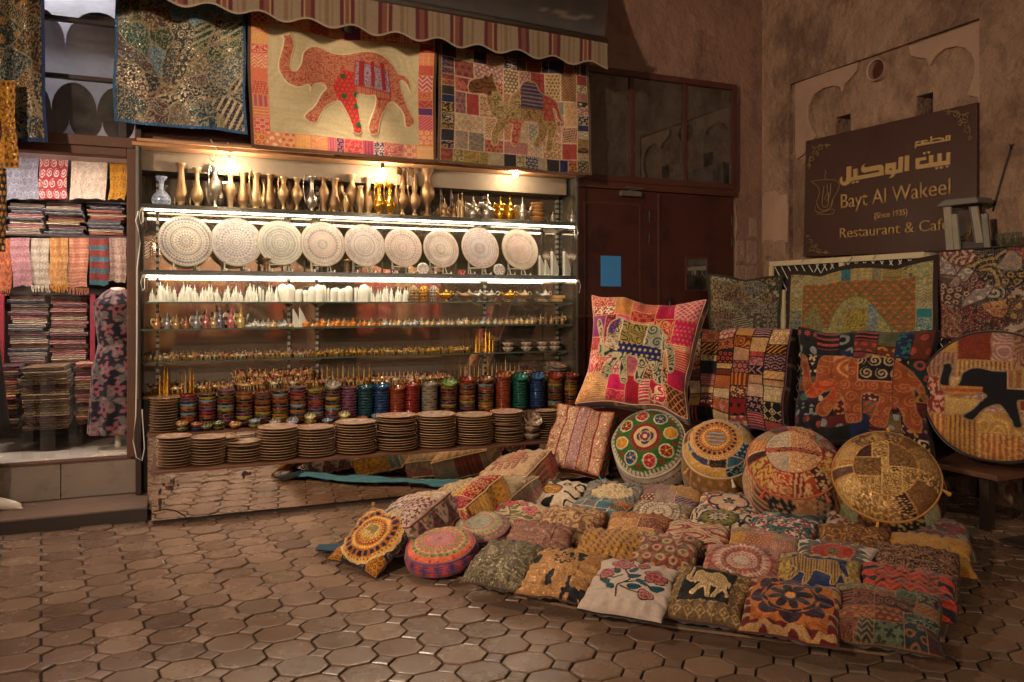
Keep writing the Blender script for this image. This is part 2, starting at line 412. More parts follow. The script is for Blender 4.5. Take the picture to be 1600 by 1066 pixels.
# ------------------------------------------------------------------ woven / printed patterns (u, v in 0..1 -> colour, relief)
def fr(x): return x - np.floor(x)
def hsh(a, b=0, s=0):
    x = np.sin(a * 127.1 + b * 311.7 + s * 74.7) * 43758.5453
    return x - np.floor(x)
def vn(x, y, s=0):
    i, j = np.floor(x), np.floor(y); a, b = x - i, y - j
    a = a * a * (3 - 2 * a); b = b * b * (3 - 2 * b)
    return (hsh(i, j, s) * (1 - a) + hsh(i + 1, j, s) * a) * (1 - b) + (hsh(i, j + 1, s) * (1 - a) + hsh(i + 1, j + 1, s) * a) * b
def fbm(x, y, s=0, o=3):
    r = 0; k = .5
    for q in range(o): r = r + k * vn(x * 2 ** q, y * 2 ** q, s + q); k /= 2
    return r / (1 - .5 ** o)
def orn(kind, x, y, s=0):
    """a textile ornament as a 0..1 mask; one motif per unit"""
    fx, fy = fr(x) - .5, fr(y) - .5
    if kind in ('flower', 'paisley', 'rings', 'leaf', 'dots', 'star'):
        fx = fr(x + .5 * (np.floor(y) % 2)) - .5
        r = np.hypot(fx, fy); t = np.arctan2(fy, fx) + 6.28 * hsh(np.floor(x + .5 * (np.floor(y) % 2)), np.floor(y), s)
    if kind == 'plain': m = x * 0
    elif kind == 'vine': m = np.abs(fr(fbm(x * .9, y * .9, s) * 5) - .5) < .17
    elif kind == 'swirl': m = np.abs(fr(fbm(x * .55, y * .55, s, 2) * 9) - .5) < .2
    elif kind == 'flower': m = ((r < .30 + .12 * np.cos(5 * t)) & (r > .10)) | (r > .60)
    elif kind == 'paisley': m = (np.sin(t + r * 24) > .1) & (r < .44)
    elif kind == 'rings': m = np.abs(r - .27) < .09
    elif kind == 'dots': m = r < .25
    elif kind == 'leaf': m = (r < .47 * np.abs(np.sin(2 * t)))
    elif kind == 'star': m = r < .22 + .18 * np.abs(np.cos(4 * t)) ** 2
    elif kind == 'check': m = (np.floor(x * 2) + np.floor(y * 2)) % 2 > .5
    elif kind == 'stripe': m = fr(y * 2) < .42
    elif kind == 'vstripe': m = fr(x * 2) < .42
    elif kind == 'zigzag': m = fr(y * 1.5 + 2 * np.abs(fx)) < .42
    elif kind == 'diamond': d = np.abs(fx) + np.abs(fy); m = (d < .17) | (np.abs(d - .40) < .07)
    elif kind == 'lattice': d = np.abs(np.abs(fx) + np.abs(fy) - .5); m = d < .09
    elif kind == 'sequin': m = hsh(np.floor(x * 5), np.floor(y * 5), s) > .6
    elif kind == 'scale': m = np.hypot(fr(x + .5 * (np.floor(y) % 2)) - .5, fr(y)) % .34 < .15
    elif kind == 'tri': m = fr(y) < 1 - 2 * np.abs(fx)
    elif kind == 'wave': m = fr(y + .22 * np.sin(x * 3.1) + .12 * np.sin(x * 7 + y * 2)) < .45
    elif kind == 'rope': m = np.abs(fr(x + .5 * np.floor(fr(y) * 2) + .5 * fy) - .5) < .2
    else: m = x * 0
    return m.astype(float) if m.dtype == bool else m
C_ = lambda h: np.array(hx(h))
def _mix(a, b, m): return a + (b - a) * m[:, None]
def smooth01(x): x = np.clip(x, 0, 1); return x * x * (3 - 2 * x)

def split_rects(n, seed, asp=1.0, box=(0, 0, 1, 1), tilt=.25):
    rs = [box]; g = random.Random(seed)
    while len(rs) < n:
        rs.sort(key=lambda q: -(q[2] - q[0]) * asp * (q[3] - q[1]) * g.uniform(.6, 1.4))
        x0, y0, x1, y1 = rs.pop(0); k = g.uniform(.36, .64)
        if (x1 - x0) * asp > (y1 - y0): xm = x0 + (x1 - x0) * k; rs += [(x0, y0, xm, y1), (xm, y0, x1, y1)]
        else: ym = y0 + (y1 - y0) * k; rs += [(x0, y0, x1, ym), (x0, ym, x1, y1)]
    return rs
def column_rects(nc, rows, seed, box=(0, 0, 1, 1)):
    g = random.Random(seed); out = []
    x0, y0, x1, y1 = box
    for i in range(nc):
        a, b = x0 + (x1 - x0) * i / nc, x0 + (x1 - x0) * (i + 1) / nc
        hs = [g.uniform(.6, 1.5) for _ in range(rows + g.choice((-1, 0, 1)))]; y = y0; S = sum(hs)
        for q in hs: out.append((a, y, b, y + q / S * (y1 - y0))); y += q / S * (y1 - y0)
    return out
def border_rects(n, m, bw, bh, box=(0, 0, 1, 1), seed=0):
    g = random.Random(seed); out = []; x0, y0, x1, y1 = box
    def run(k): 
        hs = [g.uniform(.6, 1.5) for _ in range(k)]; S = sum(hs); c = [0]
        for q in hs: c.append(c[-1] + q / S)
        return c
    for ya, yb in ((y0, y0 + bh), (y1 - bh, y1)):
        c = run(n); out += [(x0 + (x1 - x0) * a, ya, x0 + (x1 - x0) * b, yb) for a, b in zip(c, c[1:])]
    for xa, xb in ((x0, x0 + bw), (x1 - bw, x1)):
        c = run(m); out += [(xa, y0 + bh + (y1 - y0 - 2 * bh) * a, xb, y0 + bh + (y1 - y0 - 2 * bh) * b) for a, b in zip(c, c[1:])]
    return out
KINDS = ('vine', 'swirl', 'flower', 'paisley', 'rings', 'dots', 'leaf', 'zigzag', 'diamond', 'lattice', 'sequin', 'stripe', 'vstripe', 'plain', 'scale', 'star')
def pat_patch(rects, pal, acc, seed=0, unit=14, kinds=KINDS, seam=.005, seamcol='#d8b48a', under=None, asp=1.0, strength=.85):
    g = random.Random(seed)
    spec = [(r, C_(g.choice(pal)), C_(g.choice(acc)), g.choice(kinds), g.uniform(.7, 1.5), g.random() < .3) for r in rects]
    sc = C_(seamcol)
    def f(u, v):
        if under: col, h = under(u, v)
        else: col = np.tile(C_(pal[0]), (len(u), 1)); h = np.zeros(len(u))
        for i, (r, a, b, k, us, turn) in enumerate(spec):
            m = (u >= r[0]) & (u < r[2]) & (v >= r[1]) & (v < r[3])
            if not m.any(): continue
            x, y = u[m] * unit * us * asp, v[m] * unit * us
            if turn: x, y = (x + y) * .7, (x - y) * .7
            o = orn(k, x, y, seed + i) * strength
            c = _mix(np.tile(a, (m.sum(), 1)), b, o)
            d = np.minimum(np.minimum(u[m] - r[0], r[2] - u[m]) * asp, np.minimum(v[m] - r[1], r[3] - v[m]))
            s = smooth01((seam - d) / seam * 1.6)
            col[m] = _mix(c, sc, s); h[m] = .35 * o + .8 * smooth01(d / .03) + .5 * s
        return col, h
    return f
def pat_motif(base, acc, kind, unit=9, seed=0, border=None, second=None, third=None, strength=.9):
    A, B = C_(base), C_(acc)
    def f(u, v):
        o = orn(kind, u * unit, v * unit, seed) * strength
        col = _mix(np.tile(A, (len(u), 1)), B, o); h = o * .5
        for q in (second, third):
            if q:
                o2 = orn(q[1], u * q[2] + .3, v * q[2] + .2, seed + 5) * q[3] if len(q) > 3 else orn(q[1], u * q[2] + .3, v * q[2] + .2, seed + 5) * .8
                col = _mix(col, C_(q[0]), o2); h = h + .4 * o2
        if border:
            bw, a, b, k, un = border
            d = np.minimum(np.minimum(u, 1 - u), np.minimum(v, 1 - v)); m = d < bw
            o = orn(k, u[m] * un, v[m] * un, seed + 9)
            col[m] = _mix(np.tile(C_(a), (m.sum(), 1)), C_(b), o * .85); h[m] = o * .5
            e = smooth01(1 - np.abs(d - bw) / .006); col = _mix(col, C_(b), e); h = h + e * .6
        return col, h
    return f
def ring_paint(col, h, x, y, rings, seed=0):
    """concentric rings round (0,0): (outer radius, base, accent, kind, count)"""
    r = np.hypot(x, y); t = np.arctan2(y, x); r0 = 0
    for i, (r1, a, b, k, n) in enumerate(rings):
        m = (r >= r0) & (r < r1)
        if m.any():
            q = (r[m] - r0) / (r1 - r0); tt = fr(n * t[m] / 6.28318 + .13 * i) - .5
            arc = 2 * np.pi * (r0 + r1) / 2 / max(n, 1) / (r1 - r0)
            if k == 'petal': o = q < .95 * np.abs(np.cos(np.pi * tt)) ** .6
            elif k == 'saw': o = q < 1 - 2 * np.abs(tt)
            elif k == 'ray': o = np.abs(tt) < .25
            elif k == 'dots': o = np.hypot(tt * arc, q - .5) < .34
            elif k == 'circ': o = np.abs(np.hypot(tt * arc, q - .5) - .30) < .12
            elif k == 'square': o = (np.abs(tt) < .3) & (np.abs(q - .5) < .32)
            elif k == 'flower':
                rr = np.hypot(tt * arc, q - .5); th = np.arctan2(q - .5, tt * arc); o = (rr < .34 + .1 * np.cos(5 * th)) & (rr > .1)
            elif k in KINDS: o = orn(k, x[m] * n, y[m] * n, seed + i)
            else: o = q * 0
            o = o.astype(float)
            e = smooth01(1 - np.abs(q - 1) * (r1 - r0) / .018)
            c = _mix(np.tile(C_(a), (m.sum(), 1)), C_(b), o * .9)
            col[m] = c; h[m] = .5 * o + .6 * e
        r0 = r1
    return col, h
def pat_medal(bgfn, rings, cx=.5, cy=.5, S=.5, seed=0):
    def f(u, v):
        col, h = bgfn(u, v)
        return ring_paint(col, h, (u - cx) / S, (v - cy) / S, rings, seed)
    return f
def crm(pts, k=4):
    """closed Catmull-Rom through the points"""
    n = len(pts); out = []
    for i in range(n):
        p0, p1, p2, p3 = (np.array(pts[(i + q) % n], float) for q in (-1, 0, 1, 2))
        for s in range(k):
            t = s / k
            out.append(.5 * (2 * p1 + (p2 - p0) * t + (2 * p0 - 5 * p1 + 4 * p2 - p3) * t * t + (3 * p1 - p0 - 3 * p2 + p3) * t ** 3))
    return np.array(out)
def quadnorm(raw, tl, tr, br, bl):
    """outline points read off the photograph -> 0..1 on the cloth they are sewn to"""
    out = []
    for x, y in raw:
        u = .5; v = .5
        for _ in range(30):
            top = [tl[k] + (tr[k] - tl[k]) * u for k in (0, 1)]; bot = [bl[k] + (br[k] - bl[k]) * u for k in (0, 1)]
            v = (y - bot[1]) / (top[1] - bot[1])
            L = [bl[k] + (tl[k] - bl[k]) * v for k in (0, 1)]; Q = [br[k] + (tr[k] - br[k]) * v for k in (0, 1)]
            u = (x - L[0]) / (Q[0] - L[0])
        out.append((u, v))
    return out
def inpoly(u, v, P):
    ins = np.zeros(len(u), bool); d = np.full(len(u), 9.0)
    n = len(P)
    for i in range(n):
        (x0, y0), (x1, y1) = P[i], P[(i + 1) % n]
        c = ((y0 > v) != (y1 > v)); 
        with np.errstate(divide='ignore', invalid='ignore'):
            xi = (x1 - x0) * (v - y0) / (y1 - y0 + 1e-12) + x0
        ins ^= c & (u < xi)
        L2 = (x1 - x0) ** 2 + (y1 - y0) ** 2 + 1e-12
        t = np.clip(((u - x0) * (x1 - x0) + (v - y0) * (y1 - y0)) / L2, 0, 1)
        d = np.minimum(d, np.hypot(u - x0 - t * (x1 - x0), v - y0 - t * (y1 - y0)))
    return ins, d
def sew(fn, poly, base, acc, kind, unit, line='#efd9b8', lw=.008, seed=0, asp=1.0, second=None, extra=None):
    """an applique of the given outline on another pattern"""
    P = crm(poly, 3) * np.array([asp, 1])
    def f(u, v):
        col, h = fn(u, v)
        ins, d = inpoly(u * asp, v, P)
        m = ins
        if m.any():
            o = orn(kind, u[m] * unit * asp, v[m] * unit, seed)
            c = _mix(np.tile(C_(base), (m.sum(), 1)), C_(acc), o * .85)
            if second:
                o2 = orn(second[1], u[m] * second[2] * asp, v[m] * second[2], seed + 3); c = _mix(c, C_(second[0]), o2 * .8)
            col[m] = c; h[m] = 1.2 + .3 * o + smooth01(d[m] / .02) * .8
        if extra: col, h = extra(u, v, col, h, ins, d)
        e = smooth01(1.4 - d / lw); col = _mix(col, C_(line), e); h = h + e * 1.2
        return col, h
    return f
def region(polyq, base, acc, kind, unit, line=None, seed=0, asp=1):
    """a patch inside an applique (saddle cloth, sash)"""
    P = np.array(polyq, float) * np.array([asp, 1])
    def g(u, v, col, h, ins, d):
        i2, d2 = inpoly(u * asp, v, P); m = i2 & ins
        if m.any():
            o = orn(kind, u[m] * unit * asp, v[m] * unit, seed); col[m] = _mix(np.tile(C_(base), (m.sum(), 1)), C_(acc), o * .85); h[m] += .4 * o + .5
        if line:
            e = smooth01(1.3 - d2 / .006) * ins; col = _mix(col, C_(line), e); h = h + e * .6
        return col, h
    return g
def chain(*gs):
    def g(u, v, col, h, ins, d):
        for q in gs: col, h = q(u, v, col, h, ins, d)
        return col, h
    return g
ELE_RAW = [(190,235),(215,245),(212,310),(190,400),(195,470),(240,535),(310,565),(385,545),(393,585),(415,545),(470,530),(505,560),(470,600),(420,680),(350,740),(360,775),(410,795),(440,770),(490,690),(580,645),(620,690),(670,800),(680,850),(715,865),(740,845),(730,780),(715,690),(710,610),(780,620),(835,620),(830,690),(790,790),(785,840),(810,868),(850,860),(865,790),(890,730),(945,660),(1000,680),(1045,740),(1055,810),(1085,822),(1120,790),(1100,740),(1060,660),(1030,590),(1020,520),(1060,540),(1095,600),(1085,530),(1050,490),(1000,470),(930,380),(840,330),(740,315),(620,325),(540,315),(440,280),(385,295),(345,340),(335,410),(300,460),(265,450),(265,390),(285,300),(275,250),(255,215),(240,230)]
ELE = quadnorm(ELE_RAW, (15, 45), (1240, 215), (1260, 1035), (15, 930))
CAMEL = quadnorm([(225,380),(250,330),(340,300),(350,262),(375,295),(410,255),(420,330),(450,390),(470,450),(500,510),(525,510),(545,440),(600,390),(640,330),(690,320),(745,345),(780,410),(850,445),(910,490),(935,580),(955,650),(915,620),(900,560),(880,540),(905,650),(915,690),(885,770),(875,850),(845,870),(825,850),(835,780),(838,700),(820,770),(770,830),(740,838),(720,810),(760,740),(755,660),(720,645),(640,650),(620,700),(605,800),(580,835),(550,815),(545,740),(555,670),(500,690),(460,750),(450,810),(430,830),(402,805),(405,720),(440,640),(400,590),(370,500),(360,440),(300,430),(240,430)],
                 (30, 60), (1155, 215), (1180, 1040), (20, 950))
ELE2 = quadnorm([(250,405),(225,450),(235,560),(215,620),(225,680),(270,695),(330,675),(290,740),(245,800),(260,835),(290,830),(350,740),(375,700),(385,850),(405,878),(440,860),(440,700),(520,705),(530,760),(500,830),(520,868),(550,865),(580,800),(620,740),(645,780),(645,860),(670,885),(710,880),(720,790),(740,670),(755,620),(770,740),(790,790),(820,760),(815,640),(775,585),(750,590),(745,510),(690,450),(610,435),(520,430),(440,405),(380,398),(330,420),(300,480),(285,560),(270,610),(262,560),(262,470)],
                (240, 185), (980, 250), (870, 1040), (30, 985))
ELE3 = quadnorm([(105,350),(130,345),(170,390),(205,500),(215,590),(250,625),(285,600),(300,480),(330,390),(390,345),(480,340),(570,358),(660,365),(760,335),(860,335),(960,370),(1080,460),(1130,560),(1160,650),(1190,735),(1150,700),(1090,610),(1110,720),(1160,830),(1200,900),(1180,970),(1120,980),(1070,930),(1030,830),(960,780),(910,880),(880,1000),(760,1000),(790,880),(840,720),(690,710),(680,900),(670,1000),(560,1000),(540,860),(520,740),(450,830),(390,920),(340,930),(290,890),(300,830),(370,760),(430,660),(380,690),(300,745),(240,760),(180,730),(145,640),(120,500),(95,420)],
                (90, 110), (1230, 120), (1230, 1130), (80, 1110))
CAT = [(.16,.50),(.20,.62),(.28,.66),(.30,.72),(.34,.66),(.42,.62),(.55,.64),(.68,.66),(.78,.62),(.84,.50),(.90,.36),(.95,.40),(.90,.26),(.84,.40),(.80,.28),(.76,.20),(.71,.20),(.72,.34),(.62,.38),(.50,.40),(.46,.28),(.42,.18),(.36,.18),(.38,.32),(.30,.34),(.22,.22),(.17,.24),(.24,.40),(.20,.46)]
def fit(poly, x0, y0, x1, y1):
    a = np.array(poly, float); lo = a.min(0); hi = a.max(0)
    return [(x0 + (p[0] - lo[0]) / (hi[0] - lo[0]) * (x1 - x0), y0 + (p[1] - lo[1]) / (hi[1] - lo[1]) * (y1 - y0)) for p in a]

# ------------------------------------------------------------------ cushions, poufs, hanging cloths
def vivid(c, k=1.32):
    m = c.mean(0); return np.clip(m + (c - m) * k, .005, .8)
DYE = np.array((.88, .77, .70))                         # the dyes of the cushion stock are deep and a little faded
def grid_faces(n, m):
    i = np.arange(n - 1)[:, None] * m + np.arange(m - 1)[None, :]
    i = i.ravel(); return np.stack([i, i + 1, i + m + 1, i + m], 1)
def pillow_xyz(U, V, w, h, th, D, pinch, seed, puck=1.0):
    f = ((1 - np.abs(U) ** 2.4) * (1 - np.abs(V) ** 2.4)); f = np.clip(f, 0, 1) ** .42
    lump = .72 + .56 * fbm(U * 1.3 + 3, V * 1.3 + 3, seed)
    z = D / 2 + th * f * lump
    eu, ev = smooth01((np.abs(U) - .45) / .55), smooth01((np.abs(V) - .45) / .55)
    wr = np.sin(V * 19 + 5 * fbm(V * 2, U, seed + 1)) * eu * (1 - ev) + np.sin(U * 19 + 5 * fbm(U * 2, V, seed + 2)) * ev * (1 - eu)
    z = z + puck * .0065 * wr * (f > .02) * np.minimum(1, f * 2.2)
    z = z + puck * .011 * (fbm(U * 3.5 + V * 2, V * 3.5 - U, seed + 4) - .5) * np.minimum(1, f * 2)
    wob = .028 * w / .4 * (vn(U * 2.2 + 9, V * 2.2 + 9, seed + 6) - .5)
    x = w / 2 * U * (1 - pinch * (1 - V ** 2)) + wob * (np.abs(U) > .5); y = h / 2 * V * (1 - pinch * (1 - U ** 2)) + wob * (np.abs(V) > .5)
    return x, y, z
def tassel_mb(p, L=.035, r=.007):
    mb = MB(); mb.lathe([(.0015, 0), (.003, -.006), (r * .7, -.010), (r * .5, -.014), (r, -L * .8), (r * 1.1, -L)], 8, p); return mb
def cushion(name, label, cat, loc, w, h, th, pat, yaw=0, tilt=0, roll=0, D=0, side=None, back='#5a4436', N=96, piping='#4a3428',
            mat='embroidered_cloth', pinch=.05, seed=1, group=None, relief=.0022, tassels=None, pr=.004, bank=0):
    """a stuffed square cushion: embroidered cover, plain back, piping along the seam (a gusset if D > 0)"""
    rt = thing(name, label, cat, loc, group=group)
    rt.rotation_euler = (Matrix.Rotation(yaw, 3, 'Z') @ Matrix.Rotation(tilt, 3, 'X') @ Matrix.Rotation(bank, 3, 'Y') @ Matrix.Rotation(roll, 3, 'Z')).to_euler()
    g = np.sin(np.linspace(-1, 1, N) * np.pi / 2) * .35 + np.linspace(-1, 1, N) * .65
    V, U = np.meshgrid(g, g, indexing='ij'); U = U.ravel(); V = V.ravel()
    col, hh = pat((U + 1) / 2, (V + 1) / 2); col = vivid(col) * DYE
    pk = max(1, w / .40)
    x, y, z = pillow_xyz(U, V, w, h, th, D, pinch, seed, pk)
    z = z + relief * hh * np.clip((1 - np.maximum(np.abs(U), np.abs(V))) * 12, 0, 1)
    link('cover', mesh_np('cushion_cover', np.stack([x, y, z], 1), grid_faces(N, N), mat, col), rt)
    M = 70 if back is None else 22; g2 = np.linspace(-1, 1, M); V2, U2 = np.meshgrid(g2, g2, indexing='ij'); U2 = U2.ravel(); V2 = V2.ravel()
    x2, y2, z2 = pillow_xyz(U2, V2, w, h, th * .75, D, pinch, seed)
    link('back_panel', mesh_np('cushion_back', np.stack([x2, y2, -z2], 1), grid_faces(M, M)[:, ::-1], mat if back is None else 'cloth', pat((U2 + 1) / 2, (V2 + 1) / 2)[0] if back is None else np.tile(C_(back), (M * M, 1))), rt)
    k = 26; e = np.linspace(-1, 1, k)[:-1]
    UB = np.concatenate([e, np.ones(k - 1), -e, -np.ones(k - 1)]); VB = np.concatenate([-np.ones(k - 1), e, np.ones(k - 1), -e])
    xb, yb, _ = pillow_xyz(UB, VB, w, h, th, D, pinch, seed)
    if D > 0:
        k2 = 70; e = np.linspace(-1, 1, k2)[:-1]
        US = np.concatenate([e, np.ones(k2 - 1), -e, -np.ones(k2 - 1)]); VS = np.concatenate([-np.ones(k2 - 1), e, np.ones(k2 - 1), -e])
        xs, ys, _ = pillow_xyz(US, VS, w, h, th, D, pinch, seed); n = len(xs); rows = 14
        ts = np.linspace(0, 1, rows); bl = 1 + .03 * np.sin(np.pi * ts)
        P = np.stack([(xs[None] * bl[:, None]).ravel(), (ys[None] * bl[:, None]).ravel(), ((D / 2) * (1 - 2 * ts[:, None]) + 0 * xs[None]).ravel()], 1)
        sc, _h = (side or pat)(np.tile(np.arange(n) / n, rows), np.repeat(ts, n)); sc = sc * DYE
        i = (np.arange(rows - 1)[:, None] * n + np.arange(n)[None]).ravel(); j = (np.arange(rows - 1)[:, None] * n + (np.arange(n)[None] + 1) % n).ravel()
        link('gusset', mesh_np('cushion_gusset', P, np.stack([i, i + n, j + n, j], 1), mat, sc), rt)
    if piping:
        mb = MB()
        for zz in ((D / 2, -D / 2) if D > 0 else (0,)):
            mb.tube([(a * 1.004, b * 1.004, zz) for a, b in zip(xb, yb)], pr, 6, hx(piping), closed=True)
        mb.build('piping', 'cloth', rt, smooth=True)
    if tassels:
        for sx, sy, c in tassels:
            px, py, _ = pillow_xyz(np.array([sx * 1.]), np.array([sy * 1.]), w, h, th, D, pinch, seed)
            mb = MB(); mb.lathe([(.0015, 0), (.004, -.005), (.007, -.010), (.005, -.014), (.010, -.03), (.011, -.037)], 8, (0, 0, 0), hx(c))
            o = mb.build('tassel', 'cloth', rt, (float(px[0]), float(py[0]), D / 2), smooth=True)
            o.rotation_euler = Vector((sx, sy, -.25)).to_track_quat('-Z', 'Y').to_euler()
    return rt
def pouf(name, label, cat, loc, Rr, H, puff, top, side, yaw=0, tilt=0, rings=54, seg=150, piping='#7a3a2a', mat='embroidered_cloth', seed=1, group=None,
         belly=.07, relief=.003, spin=0, lowpipe=True, tassels=None, flat=.75):
    """a drum shaped pouf: round embroidered top, panelled side, base, piping"""
    rt = thing(name, label, cat, loc, group=group)
    rt.rotation_euler = (Matrix.Rotation(yaw, 3, 'Z') @ Matrix.Rotation(tilt, 3, 'X') @ Matrix.Rotation(spin, 3, 'Z')).to_euler()
    th = np.arange(seg) * 2 * np.pi / seg
    q = np.linspace(.001, 1, rings) ** .8
    rr = np.repeat(q, seg); tt = np.tile(th, rings)
    wob = 1 + .03 * (vn(np.cos(tt) * 2 + 5, np.sin(tt) * 2 + 5, seed) - .5) * 2
    x, y = rr * np.cos(tt), rr * np.sin(tt)
    col, hh = top(x, y); col = vivid(col, 1.35) * DYE
    z = H / 2 + puff * np.clip(1 - rr ** (2 / flat), 0, 1) ** .6 * (.85 + .3 * fbm(x * 1.5 + 4, y * 1.5 + 4, seed)) + relief * hh * np.clip((1 - rr) * 12, 0, 1)
    z += .005 * np.sin(tt * 17 + 4 * vn(x * 2, y * 2, seed)) * smooth01((rr - .6) / .4) * np.clip((1 - rr) * 5, 0, 1)
    i = (np.arange(rings - 1)[:, None] * seg + np.arange(seg)[None]).ravel(); j = (np.arange(rings - 1)[:, None] * seg + (np.arange(seg)[None] + 1) % seg).ravel()
    F = np.stack([i, i + seg, j + seg, j], 1)
    link('top_panel', mesh_np('pouf_top', np.stack([x * Rr * wob, y * Rr * wob, z], 1), F, mat, col), rt)
    rows = 24; ts = np.linspace(0, 1, rows); t2 = np.repeat(ts, seg); ta = np.tile(th, rows)
    wob = 1 + .03 * (vn(np.cos(ta) * 2 + 5, np.sin(ta) * 2 + 5, seed) - .5) * 2
    bl = 1 + belly * np.sin(np.pi * t2) ** .8 + .012 * np.sin(ta * 21 + 3 * t2) * np.exp(-t2 * 5) - .10 * smooth01((t2 - .8) / .2)
    sc, sh = side(ta / 6.28318, t2); sc = vivid(sc, 1.3) * DYE
    bl = bl + relief / Rr * sh * .7
    P = np.stack([np.cos(ta) * Rr * wob * bl, np.sin(ta) * Rr * wob * bl, H / 2 - H * t2], 1)
    i = (np.arange(rows - 1)[:, None] * seg + np.arange(seg)[None]).ravel(); j = (np.arange(rows - 1)[:, None] * seg + (np.arange(seg)[None] + 1) % seg).ravel()
    link('side_panel', mesh_np('pouf_side', P, np.stack([i, i + seg, j + seg, j], 1), mat, sc), rt)
    mb = MB(); mb.lathe([(0.001, -H / 2 - puff * .3), (Rr * .55, -H / 2 - puff * .28), (Rr * .9, -H / 2 + .002)], 48, cols=hx('#4a382e'), cap=False); mb.build('base', 'cloth', rt, smooth=True)
    if piping:
        mb = MB(); w1 = 1 + .03 * (vn(np.cos(th) * 2 + 5, np.sin(th) * 2 + 5, seed) - .5) * 2
        mb.tube([(math.cos(a) * Rr * 1.012 * k, math.sin(a) * Rr * 1.012 * k, H / 2) for a, k in zip(th[::2], w1[::2])], .0065, 6, hx(piping), closed=True)
        mb.build('piping', 'cloth', rt, smooth=True)
    for a, c in (tassels or []):
        mb = MB(); mb.lathe([(.0015, 0), (.004, -.006), (.008, -.012), (.006, -.018), (.012, -.045), (.013, -.055)], 8, (0, 0, 0), hx(c))
        o = mb.build('tassel', 'cloth', rt, (math.cos(a) * Rr * 1.03, math.sin(a) * Rr * 1.03, H / 2), smooth=True)
        o.rotation_euler = Vector((math.cos(a), math.sin(a), -.9)).to_track_quat('-Z', 'Y').to_euler()
    return rt
def pat_wedges(n, pal, acc, seed=0, unit=10, kinds=KINDS, seamcol='#c98a5a', rows=1):
    """gusset pieced from n panels round the side; arguments are angle 0..1 and height 0..1"""
    g = random.Random(seed); cuts = [0]
    for _ in range(n): cuts.append(cuts[-1] + g.uniform(.6, 1.4))
    cuts = [c / cuts[-1] for c in cuts]
    rects = []
    for a, b in zip(cuts, cuts[1:]):
        hs = [0] + sorted(g.uniform(.2, .8) for _ in range(rows - 1)) + [1.001]
        rects += [(a, p, b, q) for p, q in zip(hs, hs[1:])]
    return pat_patch(rects, pal, acc, seed, unit, kinds, seam=.008, seamcol=seamcol, asp=4)
def pat_disc_patch(n, pal, acc, seed, rin=.58, unit=7, seamcol='#d8a860', inner=None, kinds=KINDS):
    """pieced disc: outer wedges, a ring seam, a pieced centre; arguments x, y in -1..1"""
    g = random.Random(seed); cuts = [0]
    for _ in range(n): cuts.append(cuts[-1] + g.uniform(.5, 1.5))
    cuts = [c / cuts[-1] for c in cuts]
    spec = [(C_(g.choice(pal)), C_(g.choice(acc)), g.choice(kinds), g.uniform(.8, 1.6)) for _ in range(n)]
    core = inner or pat_patch(split_rects(9, seed + 4), pal, acc, seed + 2, unit * 2, kinds, seam=.012, seamcol=seamcol)
    sc = C_(seamcol)
    def f(x, y):
        r = np.hypot(x, y); t = np.arctan2(y, x) / 6.28318 + .5
        col, h = core(np.clip((x / rin + 1) / 2, 0, .999), np.clip((y / rin + 1) / 2, 0, .999))
        for i, (a, b) in enumerate(zip(cuts, cuts[1:])):
            m = (r >= rin) & (t >= a) & (t <= b)
            if not m.any(): continue
            A, B, k, us = spec[i]; an = (a + b) * 3.14159
            o = orn(k, (x[m] * np.cos(an) - y[m] * np.sin(an)) * unit * us, (x[m] * np.sin(an) + y[m] * np.cos(an)) * unit * us, seed + i)
            d = np.minimum(t[m] - a, b - t[m]) * 6.28 * r[m]
            e = smooth01((.012 - d) / .012); col[m] = _mix(_mix(np.tile(A, (m.sum(), 1)), B, o * .85), sc, e); h[m] = .3 * o + .7 * smooth01(d / .05)
        e = smooth01(1.5 - np.abs(r - rin) / .012); return _mix(col, sc, e), h + e
    return f
